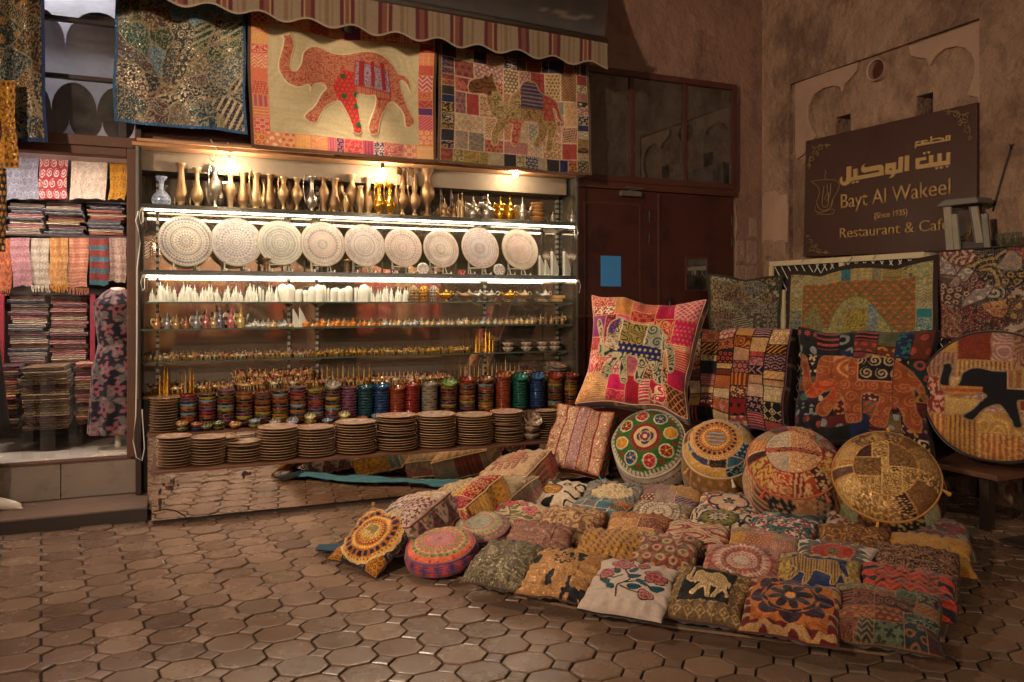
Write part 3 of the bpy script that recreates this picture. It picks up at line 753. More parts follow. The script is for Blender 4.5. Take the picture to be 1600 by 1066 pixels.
def cloth_sheet(name, label, cat, corners, pat, nx=180, ny=140, amp=.012, sag=.02, seed=0, mat='embroidered_cloth', group=None, ripple=7, curl=.01, hang=4, back='#3a2c24', parent=None, relief=.0016, thick=.004):
    """a hanging cloth with folds: corners TL, TR, BR, BL in world space; it has a front and a lining 4 mm behind"""
    tl, tr, br, bl = (np.array(c, float) for c in corners)
    v, u = np.meshgrid(np.linspace(0, 1, ny), np.linspace(0, 1, nx), indexing='ij'); u = u.ravel(); v = v.ravel()
    col, hh = pat(u, v)
    P = (bl[None] * (1 - u)[:, None] + br[None] * u[:, None]) * (1 - v)[:, None] + (tl[None] * (1 - u)[:, None] + tr[None] * u[:, None]) * v[:, None]
    ex = (br - bl); ex = ex / np.linalg.norm(ex); ez = (tl - bl); ez = ez / np.linalg.norm(ez); nrm = np.cross(ex, ez); nrm /= np.linalg.norm(nrm)
    fold = np.sin(u * ripple * 3.1 + 3 * fbm(u * 2, v * 1.2, seed) + 1.3 * v + seed) * amp * (.35 + .65 * v ** .7)
    fold += amp * 1.6 * (fbm(u * 2.6, v * 2.2, seed + 3) - .5)
    dip = -sag * (1 - np.abs(np.cos(u * hang * np.pi))) * v ** 3 + .022 * (vn(u * 4, 0 * u, seed + 5) - .5) * (1 - v) + .006 * (vn(0 * v, v * 5, seed + 6) - .5)
    sway = .010 * np.sin(v * 4 + seed) * (1 - v) + .016 * (vn(0 * v, v * 3.5, seed + 8) - .5) * (1 - .6 * v)
    P = P + nrm[None] * (fold + curl * (1 - v) ** 4 + relief * hh)[:, None] + ez[None] * dip[:, None] + ex[None] * sway[:, None]
    F = grid_faces(ny, nx)
    if parent is None: rt = thing(name, label, cat, tuple(bl), group=group); 
    else: rt = parent
    off = np.array(rt.location)
    link('front_cloth', mesh_np('cloth_front', P - off, F, mat, col), rt)
    k = 4; idx = np.add.outer(np.unique(np.r_[np.arange(0, ny, k), ny - 1]) * nx, np.unique(np.r_[np.arange(0, nx, k), nx - 1]))
    Q = P[idx.ravel()] - nrm[None] * (thick + relief * hh[idx.ravel()])[:, None]
    link('lining', mesh_np('cloth_lining', Q - off, grid_faces(*idx.shape)[:, ::-1], 'cloth', np.tile(C_(back), (len(Q), 1))), rt)
    return rt
# ------------------------------------------------------------------ THE SETTING
# ground: octagon-and-dot pavers, each with its own bevel, height and tint, on a bed of mortar
def build_ground():
    o = np.array((.402, -1.691)); a = np.array((.1916, .0096)); b = np.array((.0229, -.1717)); c = .272
    g = random.Random(3); V = []; F = []; C = []
    base = np.array(hx('#735a49')); alt = np.array(hx('#7e6653')); dk = np.array(hx('#584338')); dot = np.array(hx('#786253'))
    def tile(poly, col, gap, bev):
        n = len(poly); cen = poly.mean(0); k = len(V)
        dz = g.gauss(0, .0018); tx, ty = g.gauss(0, .007), g.gauss(0, .007)
        if g.random() < .04: dz -= .004
        for ins, z in ((gap, -.014), (gap + bev * .25, -.0035), (gap + bev, 0), (gap + bev * 3.0, .0008)):
            d = poly - cen; L = np.hypot(d[:, 0], d[:, 1])[:, None]
            q = cen + d * (1 - ins / L)
            for p in q:
                V.append((p[0], p[1], z - .0012 + dz + tx * (p[0] - cen[0]) + ty * (p[1] - cen[1]))); C.append(col * (.85 if z < -.003 else 1))
        for r in range(3):
            for i in range(n):
                j = (i + 1) % n; F.append((k + r * n + j, k + r * n + i, k + (r + 1) * n + i, k + (r + 1) * n + j))
        F.append(tuple(k + 3 * n + i for i in range(n - 1, -1, -1)))
    for i in range(-42, 60):
        for j in range(-17, 30):
            p = o + a * i + b * j
            if not (-7 < p[0] < 10 and -6.6 < p[1] < 1.2): continue
            t = g.random(); col = base * (1 - t) + alt * t
            if g.random() < .16: col = col * .5 + dk * .5
            col = col * g.uniform(.74, 1.16)
            u = lambda s, t_: p + a * s + b * t_
            tile(np.array([u(c, 0), u(1 - c, 0), u(1, c), u(1, 1 - c), u(1 - c, 1), u(c, 1), u(0, 1 - c), u(0, c)]), col, .0034, .0042)
            tile(np.array([u(c, 0), u(0, c), u(-c, 0), u(0, -c)]), dot * g.uniform(.8, 1.15), .0042, .0042)
    structure('ground_pavers', mesh_np('ground_pavers', np.array(V), F, 'paver', np.array(C), smooth=False))
    mb = MB(); n = 40
    mb.add([(-40, -40, -.012), (40, -40, -.012), (40, 40, -.012), (-40, 40, -.012)], [(0, 1, 2, 3)])
    structure('ground', mb.mesh('ground', 'grout'))
build_ground()

def sheet_with_holes(mb, a0, a1, b0, b1, holes, P, depth):
    """a wall face over (a, b) with rectangular holes; P(a, b, inward) gives the point"""
    A = sorted({a0, a1, *[h[0] for h in holes], *[h[1] for h in holes]}); B = sorted({b0, b1, *[h[2] for h in holes], *[h[3] for h in holes]})
    for x0, x1 in zip(A, A[1:]):
        for y0, y1 in zip(B, B[1:]):
            cx, cy = (x0 + x1) / 2, (y0 + y1) / 2
            if any(h[0] < cx < h[1] and h[2] < cy < h[3] for h in holes): continue
            mb.add([P(x0, y0, 0), P(x1, y0, 0), P(x1, y1, 0), P(x0, y1, 0)], [(0, 1, 2, 3)])
    for h in holes:
        q = [(h[0], h[2]), (h[1], h[2]), (h[1], h[3]), (h[0], h[3])]
        for i in range(4):
            p0, p1 = q[i], q[(i + 1) % 4]
            mb.add([P(*p0, 0), P(*p0, depth), P(*p1, depth), P(*p1, 0)], [(0, 1, 2, 3)])

# the shop building: rendered wall above the shops, pier by the corner
WY, WX = .62, 5.32
bld = thing('shop_building', 'brown rendered building holding the shop fronts, the maroon doors and the dark window', 'building', (2, WY, 0))
off = Vector((2, WY, 0))
mb = MB()
sheet_with_holes(mb, -8, WX, 0, 8, [(-3.2, -.12, -.01, 3.75), (-.119, 3.27, -.01, 2.46), (3.271, 4.955, -.01, 2.44), (2.9, 4.97, 2.441, 3.41)],
                 lambda a, b, i: Vector((a, WY + i, b)) - off, .45)
mb.build('wall', 'plaster_shop', bld)
def stones(name, parent, spots, axis, off):
    """bare stone blocks where the render has fallen off"""
    mb = MB(); g = random.Random(9)
    for (a, z, wa, h) in spots:
        if axis == 'y': mb.box(Vector((a, WY + .009, z)) - off, (wa, .03, h), col=(1, 1, 1))
        else: mb.box(Vector((WX + .009, a, z)) - off, (.03, wa, h))
    mb.build(name, 'bare_stone', parent, bevel=.011)
stones('bare_stone', bld, [(5.05, 1.87, .13, .2), (5.20, 1.86, .13, .22), (5.05, 1.64, .12, .2), (5.19, 1.63, .15, .2), (5.06, 1.42, .13, .2), (5.20, 1.41, .14, .2), (5.21, 2.1, .10, .19), (5.05, 1.2, .12, .19), (5.2, 1.18, .13, .2), (5.1, .95, .2, .2), (5.1, .7, .22, .2)], 'y', off)
mb = MB(); g = random.Random(4)
pts = [(4.965, 1.4), (5.005, 1.4), (5.00, 1.7), (5.018, 1.85), (5.00, 2.0), (5.022, 2.1), (5.0, 2.25), (4.99, 2.35), (4.965, 2.35)]
mb.prism([(x, z) for x, z in pts], 0, .006, Matrix(((1, 0, 0, 0), (0, 0, -1, WY - .004), (0, 1, 0, 0), (0, 0, 0, 1))))
mb2 = MB(); mb2.v = [tuple(Vector(p) - off) for p in mb.v]; mb2.f = mb.f; mb2.c = mb.c
mb2.build('pale_plaster_patch', 'plaster_relief', bld)

# right wall: thick render round a recessed panel with two lobed arches in relief
rw = thing('corner_wall', 'tan plastered wall with lobed arch relief behind the restaurant board', 'wall', (WX, -1, 0))
off = Vector((WX, -1, 0)); RX = WX + .045
py0, py1, pz1 = -1.60, .262, 3.385
def P_out(a, b, i): return Vector((WX + i, a, b)) - off
mb = MB(); sheet_with_holes(mb, -9, WY + .02, 0, 8, [(py0, py1, .01, pz1)], P_out, .045); mb.build('wall', 'plaster_corner', rw)
hl = []
for x0, y0, x1, y1 in ((1306, 177, 1329, 222), (1432, 143, 1458, 185)):
    p, q = on_x(x0, y0, RX), on_x(x1, y1, RX); hl.append((q.y, p.y, q.z - .05, (p.z + on_x(x1, y0, RX).z) / 2 - .02))
mb = MB(); sheet_with_holes(mb, py0, py1, .01, pz1, hl, lambda a, b, i: Vector((RX + i, a, b)) - off, .25); mb.build('recessed_panel', 'plaster_corner', rw)
mb = MB()
for h in hl: mb.add([Vector((RX + .25, a, b)) - off for a, b in ((h[0], h[2]), (h[1], h[2]), (h[1], h[3]), (h[0], h[3]))], [(0, 1, 2, 3)])
mb.build('hole_back', 'dark_stone', rw)
def on_panel(raw, sc=2.538, ox=1180, oy=0, x=WX):
    return [(lambda p: (p.y, p.z))(on_x(ox + a / sc, oy + b / sc, x)) for a, b in raw]
YZ = lambda x: Matrix(((0, 0, 1, x), (1, 0, 0, 0), (0, 1, 0, 0), (0, 0, 0, 1)))
for nm, raw in (('left', [(152, 332), (280, 285), (400, 246), (394, 280), (370, 310), (345, 335), (337, 366), (330, 345), (300, 340), (262, 350), (225, 375), (203, 420), (202, 465), (215, 505), (236, 540), (205, 575), (185, 612), (158, 632), (152, 600)]),
                ('right', [(602, 182), (905, 74), (908, 250), (908, 446), (884, 440), (876, 386), (832, 376), (846, 340), (862, 290), (862, 245), (850, 212), (825, 190), (790, 183), (745, 192), (708, 220), (684, 260), (672, 232), (640, 228), (608, 220)])):
    mb = MB(); mb.prism(on_panel(raw), RX - .03, RX - .001, YZ(0)); mb.v = [tuple(Vector(p) - off) for p in mb.v]
    mb.build('arch_relief', 'plaster_relief', rw, bevel=.006)
stones('bare_stone', rw, [(.53, 1.9, .14, .16), (.37, 1.88, .13, .17), (.52, 1.70, .15, .18), (.37, 1.69, .12, .18), (.52, 1.5, .14, .17), (.36, 1.48, .14, .19), (.52, 1.3, .15, .16), (.37, 1.28, .12, .17)], 'x', off)
mb = MB(); raw = [(22, 795), (40, 765), (80, 755), (100, 775), (125, 770), (132, 840), (128, 960), (22, 960)]
mb.prism(on_panel(raw, x=WX), WX - .003, WX + .002, YZ(0)); mb.v = [tuple(Vector(p) - off) for p in mb.v]; mb.build('pale_plaster_patch', 'plaster_relief', rw)
p = on_x(1376, 110, RX)
vent = thing('vent_pipe', 'round reddish vent pipe high in the tan wall above the board', 'pipe', p)
M = Matrix.Rotation(R(-90), 3, 'Y')
mb = MB(); mb.lathe([(.078, -.01), (.078, .055), (.088, .06), (.088, .0), (.088, -.01)], 28, M=M, cap=False); mb.build('pipe', 'plaster_relief', vent, smooth=True, angle=.6)
mb = MB(); mb.lathe([(.0001, .006), (.079, .004)], 28, M=M, cap=False); mb.build('cap', 'maroon_trim', vent)

# dark rooms behind the glass
mb = MB()
mb.span((2.8, 1.5, 2.3), (5.2, 1.55, 3.7)); mb.span((2.8, 1.0, 2.3), (5.2, 1.5, 2.33))
rm = thing('upper_room', 'dim room seen through the dusty dark window above the maroon doors', 'room', (4, 1.2, 2.3)); mb.v = [tuple(Vector(p) - Vector((4, 1.2, 2.3))) for p in mb.v]
mb.build('wall', 'interior_wall', rm)
mb = MB(); mb.box((3.55 - 4, .15, .55), (.28, .2, .9)); mb.box((4.15 - 4, .1, .35), (.35, .2, .6)); mb.build('dark_cupboard', 'dark_fabric', rm)
pw = [on_y(925 + i * 3, 187 + 3 * math.sin(i), .9) for i in range(2)]
mb = MB(); mb.tube([on_y(x, y, .85) - Vector((4, 1.2, 2.3)) for x, y in ((922, 180), (945, 185), (960, 200), (968, 225), (966, 250), (955, 270))], .008, 6); mb.build('hose', 'black_metal', rm, smooth=True)

# dark maroon window over the doors
def frame(mb, x0, x1, z0, z1, y, wd, dp):
    mb.span((x0, y - dp, z0), (x0 + wd, y, z1)); mb.span((x1 - wd, y - dp, z0), (x1, y, z1))
    mb.span((x0 + wd, y - dp, z0), (x1 - wd, y, z0 + wd)); mb.span((x0 + wd, y - dp, z1 - wd), (x1 - wd, y, z1))
wn = thing('window', 'wide maroon window of three dusty dark panes above the doors', 'window', (4, .6, 2.44)); o4 = (4, .6, 2.44)
def rel(mb, o): mb.v = [tuple(Vector(p) - Vector(o)) for p in mb.v]; return mb
mb = MB(); frame(mb, 2.95, 4.975, 2.44, 3.42, .61, .05, .05); rel(mb, o4).build('frame', 'maroon_trim', wn, bevel=.006)
for x in (3.835, 4.399):
    mb = MB(); mb.span((x - .02, .568, 2.49), (x + .02, .606, 3.37)); rel(mb, o4).build('mullion', 'maroon_trim', wn, bevel=.005)
for a, b in ((3.0, 3.815), (3.855, 4.379), (4.419, 4.925)):
    mb = MB(); mb.span((a, .588, 2.49), (b, .592, 3.37)); rel(mb, o4).build('pane', 'window_glass', wn)
# maroon double door
dr = thing('double_door', 'dark maroon steel double door between the shop and the corner', 'door', (4.1, .6, 0)); o4 = (4.1, .6, 0)
for a, b in ((3.275, 4.113), (4.119, 4.95)):
    mb = MB(); mb.span((a, .585, .02), (b, .625, 2.37)); leaf = rel(mb, o4).build('door_leaf', 'maroon_paint', dr, bevel=.004)
    if a < 4:
        m2 = MB(); frame(m2, 3.36, 3.93, .35, 2.255, .587, .016, .012); rel(m2, o4).build('moulding', 'maroon_trim', leaf, bevel=.003)
        m2 = MB(); m2.span((3.28, .565, 1.255), (3.62, .586, 1.275)); rel(m2, o4).build('bolt_bar', 'maroon_trim', leaf, bevel=.003)
    else:
        m2 = MB(); frame(m2, 4.405, 4.655, 1.485, 1.80, .587, .016, .014); rel(m2, o4).build('moulding', 'maroon_trim', leaf, bevel=.003)
        m2 = MB(); m2.span((4.421, .580, 1.501), (4.639, .584, 1.784)); rel(m2, o4).build('small_pane', 'window_glass', leaf)
        m2 = MB(); m2.tube([(4.21, .575, 1.30), (4.21, .545, 1.30), (4.21, .54, 1.36), (4.21, .54, 1.42)], .018, 8); rel(m2, o4).build('handle', 'black_metal', leaf, smooth=True)
    for z in (2.15, 1.95, 1.0):
        m2 = MB(); m2.tube([(4.02 if a < 4 else 4.925, .578, z - .045), (4.02 if a < 4 else 4.925, .578, z + .045)], .010, 8); rel(m2, o4).build('hinge', 'black_metal', leaf)
mb = MB(); mb.span((3.27, .57, 2.375), (4.97, .63, 2.437)); rel(mb, o4).build('head_frame', 'maroon_trim', dr, bevel=.005)
mb = MB(); mb.span((4.105, .572, .02), (4.127, .584, 2.36)); rel(mb, o4).build('meeting_strip', 'maroon_trim', dr, bevel=.003)
mb = MB(); q = on_y(985, 303, .55); mb.box(q, (.20, .05, .045)); mb.tube([q + Vector((-.02, 0, .03)), q + Vector((.12, -.02, .05)), q + Vector((-.05, .0, .055))], .006, 6)
rel(mb, o4).build('door_closer', 'grey_metal', dr, bevel=.004)
mb = MB(); mb.span((3.524, .5785, 1.525), (3.622, .583, 1.79)); mb.span((3.6225, .580, 1.525), (3.726, .5835, 1.79))
tag(mb.build('paper_sheet', 'blue_sheet'), 'plain blue folded sheet stuck on the left maroon door', 'sheet')

# ------------------------------------------------------------------ awning
g = random.Random(2)
aw = thing('awning', 'striped shop awning with a wavy hanging edge over the hung cloths', 'awning', (1.2, 0, 3.3)); o4 = (1.2, 0, 3.3)
A0, A1 = -2.6, 3.235
zb = lambda t: 3.415 + (3.235 - t) * .030
n = 640; m = 26
ts = np.linspace(A0, A1, n); vs = np.linspace(0, 1, m)
Tt = np.tile(ts, m); Vv = np.repeat(vs, n)
lobe = .022 * np.cos((Tt - A1) * 2 * np.pi / .305)
depth = Vv * (.190 + .017 * (A1 - Tt) + lobe)
fold = .010 * np.sin(Tt * 9 + 2 * fbm(Tt * 1.3, Vv, 3)) * Vv + .016 * (fbm(Tt * 2.2, Vv * 1.5, 8) - .5) * Vv
Z = 3.415 + (3.235 - Tt) * .030 - depth
cream, red, rust, tan = C_('#82705a'), C_('#54262a'), C_('#704438'), C_('#735d45')
ph = fr((Tt - A1) / .262)
col = np.tile(cream, (len(Tt), 1))
for a, b, c in ((.08, .18, red), (.20, .33, rust), (.35, .45, red), (.56, .585, tan), (.68, .78, tan), (.86, .885, tan)):
    mm = (ph > a) & (ph < b); col[mm] = c
col = np.where((np.abs(ph - .19) < .009)[:, None] | (np.abs(ph - .34) < .009)[:, None], C_('#9c8058'), col)
col = _mix(col, C_('#92846f'), (Vv > .955).astype(float))
P = np.stack([Tt, -.028 + fold, Z], 1) - np.array(o4)
link('valance', mesh_np('valance', P, grid_faces(m, n), 'cloth', col), aw)
mb = MB(); P2 = [(Tt[i], -.026, Z[i]) for i in range(0)]
mb = MB(); mb.tube([(t - o4[0], -.02 - o4[1], zb(t) + .018 - o4[2]) for t in (A0, A1 + .005)], .026, 10); mb.build('front_rail', 'grey_metal', aw, smooth=True)
# canopy fabric rising from the rail to the wall, dark brown with paler patches
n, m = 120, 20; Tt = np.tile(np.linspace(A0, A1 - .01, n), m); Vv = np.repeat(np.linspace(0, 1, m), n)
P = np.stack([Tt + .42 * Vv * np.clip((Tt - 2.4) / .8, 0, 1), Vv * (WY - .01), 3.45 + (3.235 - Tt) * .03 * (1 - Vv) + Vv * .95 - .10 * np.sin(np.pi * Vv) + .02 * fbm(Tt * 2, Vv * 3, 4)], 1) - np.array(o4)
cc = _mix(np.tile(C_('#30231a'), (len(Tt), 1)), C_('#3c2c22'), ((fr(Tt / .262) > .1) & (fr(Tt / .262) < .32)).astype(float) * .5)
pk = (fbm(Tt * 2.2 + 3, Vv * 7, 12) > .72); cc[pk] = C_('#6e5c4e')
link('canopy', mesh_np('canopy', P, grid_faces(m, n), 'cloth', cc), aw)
for t in (-1.6, .6, 3.15):
    mb = MB(); mb.tube([Vector((t, -.01, zb(t))) - Vector(o4), Vector((t, .3, zb(t) + .32)) - Vector(o4), Vector((t, WY, zb(t) + .62)) - Vector(o4)], .014, 8); mb.build('support_arm', 'black_metal', aw, smooth=True)

fl_ = thing('flood_lamp', 'small flood lamp fixed behind the hanging edge of the awning', 'lamp', (1.25, .16, 3.34))
mb = MB(); mb.lathe([(.03, .06), (.055, .05), (.06, .0), (.052, -.03), (.05, -.03), (.045, .03), (.001, .04)], 20, M=Matrix.Rotation(R(-28), 3, 'X')); mb.build('housing', 'black_metal', fl_, smooth=True)
mb = MB(); mb.tube([(0, .03, .05), (0, .20, .12), (0, .44, .14)], .010, 8); mb.build('bracket', 'black_metal', fl_, smooth=True)

# ------------------------------------------------------------------ left shop: plinth, step, frame, room
mb = MB(); mb.span((-6, .155, 0), (-.03, .62, .085)); sst = thing('shop_step', 'long low stone step below the scarf shop entrance', 'step', (-1.2, .14, 0)); o4 = (-1.2, .14, 0)
rel(mb, o4).build('tread', 'step_stone', sst, bevel=.006)
mb = MB(); mb.span((-6, .135, 0), (-.03, .154, .078)); rel(mb, o4).build('front_face', 'dark_stone', sst)
sf = thing('scarf_shop', 'scarf shop with brown wood frame and tiled threshold', 'shop', (-1.2, .62, .09)); o4 = (-1.2, .62, .09)
for a, b in ((-3.2, -1.36), (-1.355, -.565), (-.56, -.075)):
    mb = MB(); mb.span((a, .60, .086), (b, .66, .318)); rel(mb, o4).build('riser_tile', 'riser_tile', sf, bevel=.003)
mb = MB(); mb.span((-3.2, .585, .319), (-.075, .67, .337)); rel(mb, o4).build('threshold', 'brown_timber', sf, bevel=.003)
mb = MB(); mb.span((-.165, .54, .34), (-.112, .66, 2.47)); rel(mb, o4).build('door_post', 'brown_timber', sf, bevel=.004)
mb = MB(); mb.span((-.111, .50, .09), (-.075, .66, 3.5)); rel(mb, o4).build('dark_post', 'dark_timber', sf, bevel=.004)
mb = MB(); mb.span((-3.2, .545, 2.375), (-.166, .66, 2.43)); mb.span((-3.2, .525, 2.431), (-.112, .66, 2.50)); rel(mb, o4).build('lintel', 'brown_timber', sf, bevel=.005)
mb = MB(); mb.span((-.215, .56, 2.50), (-.166, .64, 3.75)); mb.span((-1.6, .56, 2.50), (-.66, .64, 3.75)); rel(mb, o4).build('window_post', 'dark_timber', sf, bevel=.004)
for z in (2.875, 3.255):
    mb = MB(); mb.span((-.659, .575, z), (-.216, .625, z + .028)); rel(mb, o4).build('glazing_bar', 'dark_timber', sf, bevel=.003)
for a, b in ((2.503, 2.874), (2.904, 3.254), (3.284, 3.74)):
    mb = MB(); mb.span((-.658, .598, a), (-.217, .602, b)); rel(mb, o4).build('pane', 'shop_window_glass', sf)
# the room
mb = MB(); mb.span((-3.4, .671, .30), (-.08, 2.3, .325)); rel(mb, o4).build('floor', 'white_tile', sf)
mb = MB(); mb.span((-3.4, 2.25, .326), (-.08, 2.3, 3.9)); mb.span((-.118, .671, .326), (-.08, 2.249, 3.9)); mb.span((-3.4, .671, .326), (-3.36, 2.249, 3.9))
mb.span((-3.35, .671, 3.85), (-.119, 2.249, 3.9)); rel(mb, o4).build('room_wall', 'interior_wall', sf)
mb = MB(); mb.span((-3.3, .672, 2.442), (-.12, 2.24, 2.47)); rel(mb, o4).build('room_ceiling', 'ivory_panel', sf)
cl = thing('ceiling_lamp', 'lit flat ceiling lamp inside the scarf shop', 'lamp', (-1.15, .735, 2.432))
mb = MB(); mb.box((0, 0, 0), (1.9, .07, .010)); mb.build('diffuser', 'ceiling_glow', cl); mb = MB(); mb.box((0, 0, .007), (1.94, .10, .003)); mb.build('housing', 'aluminium', cl)
cl2 = dup(cl, 'lit flat ceiling lamp above the white lobed panels in the upper window', 'lamp', (-1.15, .76, 3.70))
for _c in cl2.children:
    if _c.name.startswith('diffuser'): _c.data = _c.data.copy(); _c.data.materials[0] = MATS['window_lamp_glow']
# white lobed panels imitating arches reflected in the upper window
def scallop(x0, x1, ztop, zpt, r, n, flip=1):
    pts = [(x0, ztop), (x0, zpt)]; wdt = (x1 - x0) / n
    for i in range(n):
        for k in range(1, 12):
            a = math.pi * k / 12; pts.append((x0 + wdt * (i + .5) - wdt / 2 * math.cos(a), zpt + flip * r * math.sin(a)))
        pts.append((x0 + wdt * (i + 1), zpt))
    return pts + [(x1, ztop)]
XZ = lambda y: Matrix(((1, 0, 0, 0), (0, 0, 1, y), (0, 1, 0, 0), (0, 0, 0, 1)))
for nm, (x0, x1, zt, zp, r, n_, y, s) in (('white panel of wide lobes imitating reflected arches at the top of the upper shop window', (-1.0, -.15, 3.84, 3.2, .26, 2, .95, 1)),
                                       ('white panel of pointed lobes imitating reflected arches across the middle of the upper shop window', (-.98, -.10, 3.45, 2.78, .21, 3, 1.15, 1)),
                                       ('white panel of upward points imitating reflected arches along the bottom of the upper shop window', (-.95, -.13, 2.45, 2.66, -.13, 4, .85, 1))):
    mb = MB(); mb.prism(scallop(x0, x1, zt, zp, r, n_), y, y + .006, XZ(0)); tag(mb.build('reflected_arch_panel', 'ivory_panel'), nm, 'hanging')

# ------------------------------------------------------------------ display cabinet: mirrored steps below, glass shelves above
cab = thing('display_cabinet', 'long glass shelf cabinet with mirrored steps full of souvenirs', 'cabinet', (1.6, .3, 0)); o4 = (1.6, .3, 0)
def part(mb, name, mat, **k): return rel(mb, o4).build(name, mat, cab, **k)
CR = 3.26
mb = MB(); mb.span((0, 0, .03), (CR, .32, .318)); part(mb, 'base', 'worn_mirror')
mb = MB(); mb.span((.004, .03, 0), (CR - .004, .31, .0295)); part(mb, 'toe_kick', 'dark_stone')
mb = MB(); mb.span((-.006, -.006, .319), (CR, .327, .334)); part(mb, 'lower_tread', 'brown_timber', bevel=.002)
mb = MB(); mb.span((-.032, .328, .03), (CR, .583, .500)); part(mb, 'middle_riser', 'worn_mirror')
mb = MB(); mb.span((-.038, .322, .501), (CR, .588, .516)); part(mb, 'middle_tread', 'brown_timber', bevel=.002)
mb = MB(); mb.span((-.064, .589, .03), (CR, .80, .722)); part(mb, 'upper_riser', 'dark_timber')
mb = MB(); mb.span((-.068, .583, .723), (CR, .80, .74)); part(mb, 'upper_tread', 'raw_timber', bevel=.002)
g = random.Random(31)
for px, py, k in ((258, 764, 5), (273, 757, 4), (252, 790, 4), (386, 745, 6)):           # places where the silvering has worn off
    p = on_y(px, py, 0); mb = MB()
    for i in range(k):
        q = Vector((p.x + g.uniform(-.03, .03), -.0012 - i * .0002, p.z + g.uniform(-.03, .03))); a, b = g.uniform(.006, .016), g.uniform(.010, .022)
        mb.prism([(q.x + a * math.cos(t) * g.uniform(.6, 1.2), q.z + b * math.sin(t) * g.uniform(.6, 1.2)) for t in np.arange(0, 6.2, .7)], q.y, q.y + .0001, XZ(0))
    part(mb, 'worn_patch', 'dark_timber')
mb = MB(); mb.tube([on_y(x, y, -.006) for x, y in ((240, 800), (258, 796), (275, 799), (288, 806), (296, 815))], .003, 5); part(mb, 'loose_wire', 'black_metal')
for a, b in ((-.085, .928), (.931, 2.06), (2.063, 3.215)):
    mb = MB(); mb.span((a, .782, .742), (b, .788, 2.436)); part(mb, 'back_mirror', 'mirror')
mb = MB(); mb.span((-.106, .452, .742), (-.098, .781, 2.436)); part(mb, 'side_pane', 'clear_glass')
mb = MB(); mb.span((3.218, .452, .742), (3.226, .781, 2.436)); part(mb, 'side_pane', 'side_glass')
for x in (-.109, 3.213):
    mb = MB(); mb.span((x, .446, .742), (x + .018, .4515, 2.436)); part(mb, 'front_trim', 'aluminium')
for x in (.02, .928, 1.138, 2.522, 3.2):
    mb = MB(); mb.span((x - .010, .764, .742), (x + .010, .7815, 2.436)); 
    part(mb, 'slotted_rail', 'slotted_metal')
mb = MB(); mb.span((-.13, .43, 2.438), (1.55, .80, 2.462)); mb.span((1.553, .425, 2.440), (3.285, .80, 2.461)); part(mb, 'top_board', 'raw_timber', bevel=.003)
mb = MB(); mb.span((-.10, .40, 2.463), (1.2, .428, 2.482)); mb.span((.9, .395, 2.484), (2.5, .424, 2.50)); mb.span((2.2, .40, 2.463), (3.29, .424, 2.478)); part(mb, 'top_batten', 'raw_timber', bevel=.003)
mb = MB(); mb.span((-.09, .60, 2.30), (3.2, .781, 2.436)); part(mb, 'cornice_board', 'cornice_paint')
SHELF = {}
for nm, z, y0, x0, x1 in (('a', 2.040, .47, -.08, 3.21), ('b', 1.590, .47, -.08, 3.21), ('c', 1.387, .45, -.055, 3.195), ('d', 1.203, .45, -.08, 3.175), ('e', .975, .54, -.08, 3.16)):
    SHELF[nm] = z + .0052
    mb = MB(); mb.span((x0, y0, z - .005), (x1, .762, z + .005)); sh = part(mb, 'shelf', 'shelf_glass')
    m2 = MB(); m2.span((x0, y0 - .002, z - .0052), (x1, y0 - .0003, z + .0050)); rel(m2, o4).build('edge', 'shelf_edge_glass', sh)
    for x in (.02, .928, 1.138, 2.522, 3.2):
        m2 = MB(); m2.add([(x - .0025, .762, z - .0065), (x - .0025, .762, z - .045), (x - .0025, y0 + .05, z - .014), (x - .0025, y0 + .03, z - .0065),
                (x + .0025, .762, z - .0065), (x + .0025, .762, z - .045), (x + .0025, y0 + .05, z - .014), (x + .0025, y0 + .03, z - .0065)],
               [(0, 1, 2, 3), (7, 6, 5, 4), (0, 4, 5, 1), (1, 5, 6, 2), (2, 6, 7, 3), (3, 7, 4, 0)]); rel(m2, o4).build('bracket', 'rail_metal', sh)
# tube lamps clipped under the two upper shelves
def tube_lamp(label, x0, x1, y, z, housing):
    t = thing('tube_lamp', label, 'lamp', ((x0 + x1) / 2, y, z), group=None); L = x1 - x0
    mb = MB(); mb.tube([(-L / 2 + .02, 0, 0), (L / 2 - .02, 0, 0)], .0056, 10); mb.build('tube', 'tube_glow', t, smooth=True)
    mb = MB()
    if housing: mb.add([(-L / 2, -.004, .012), (L / 2, -.004, .012), (L / 2, .035, .045), (-L / 2, .035, .045), (-L / 2, .012, .010), (L / 2, .012, .010), (L / 2, .05, .040), (-L / 2, .05, .040)],
                       [(0, 1, 2, 3), (7, 6, 5, 4), (0, 4, 5, 1), (2, 6, 7, 3), (1, 5, 6, 2), (0, 3, 7, 4)])
    else: mb.box((0, .016, .004), (L, .012, .014))
    mb.build('housing', 'lamp_housing', t)
    mb = MB(); mb.box((-L / 2 + .01, 0, 0), (.022, .022, .022)); mb.box((L / 2 - .01, 0, 0), (.022, .022, .022)); mb.build('end_cap', 'pale_plastic', t, bevel=.003)
    for s in (-1, 1):
        mb = MB(); q = [(s * (L / 2 + .002), -.004, 0), (s * (L / 2 + .012), -.008, -.04), (s * (L / 2 + .002), -.006, -.10), (s * (L / 2 - .012), .002, -.08), (s * (L / 2 - .010), .01, -.01)]
        mb.tube(q, .003, 6); mb.build('lead', 'white_cable', t, smooth=True)
tube_lamp('long lit tube on the front edge of the top glass shelf', -.075, 3.215, .452, 2.013, True)
tube_lamp('long lit tube on the front edge of the shelf carrying the big plates', -.065, 3.24, .452, 1.565, True)
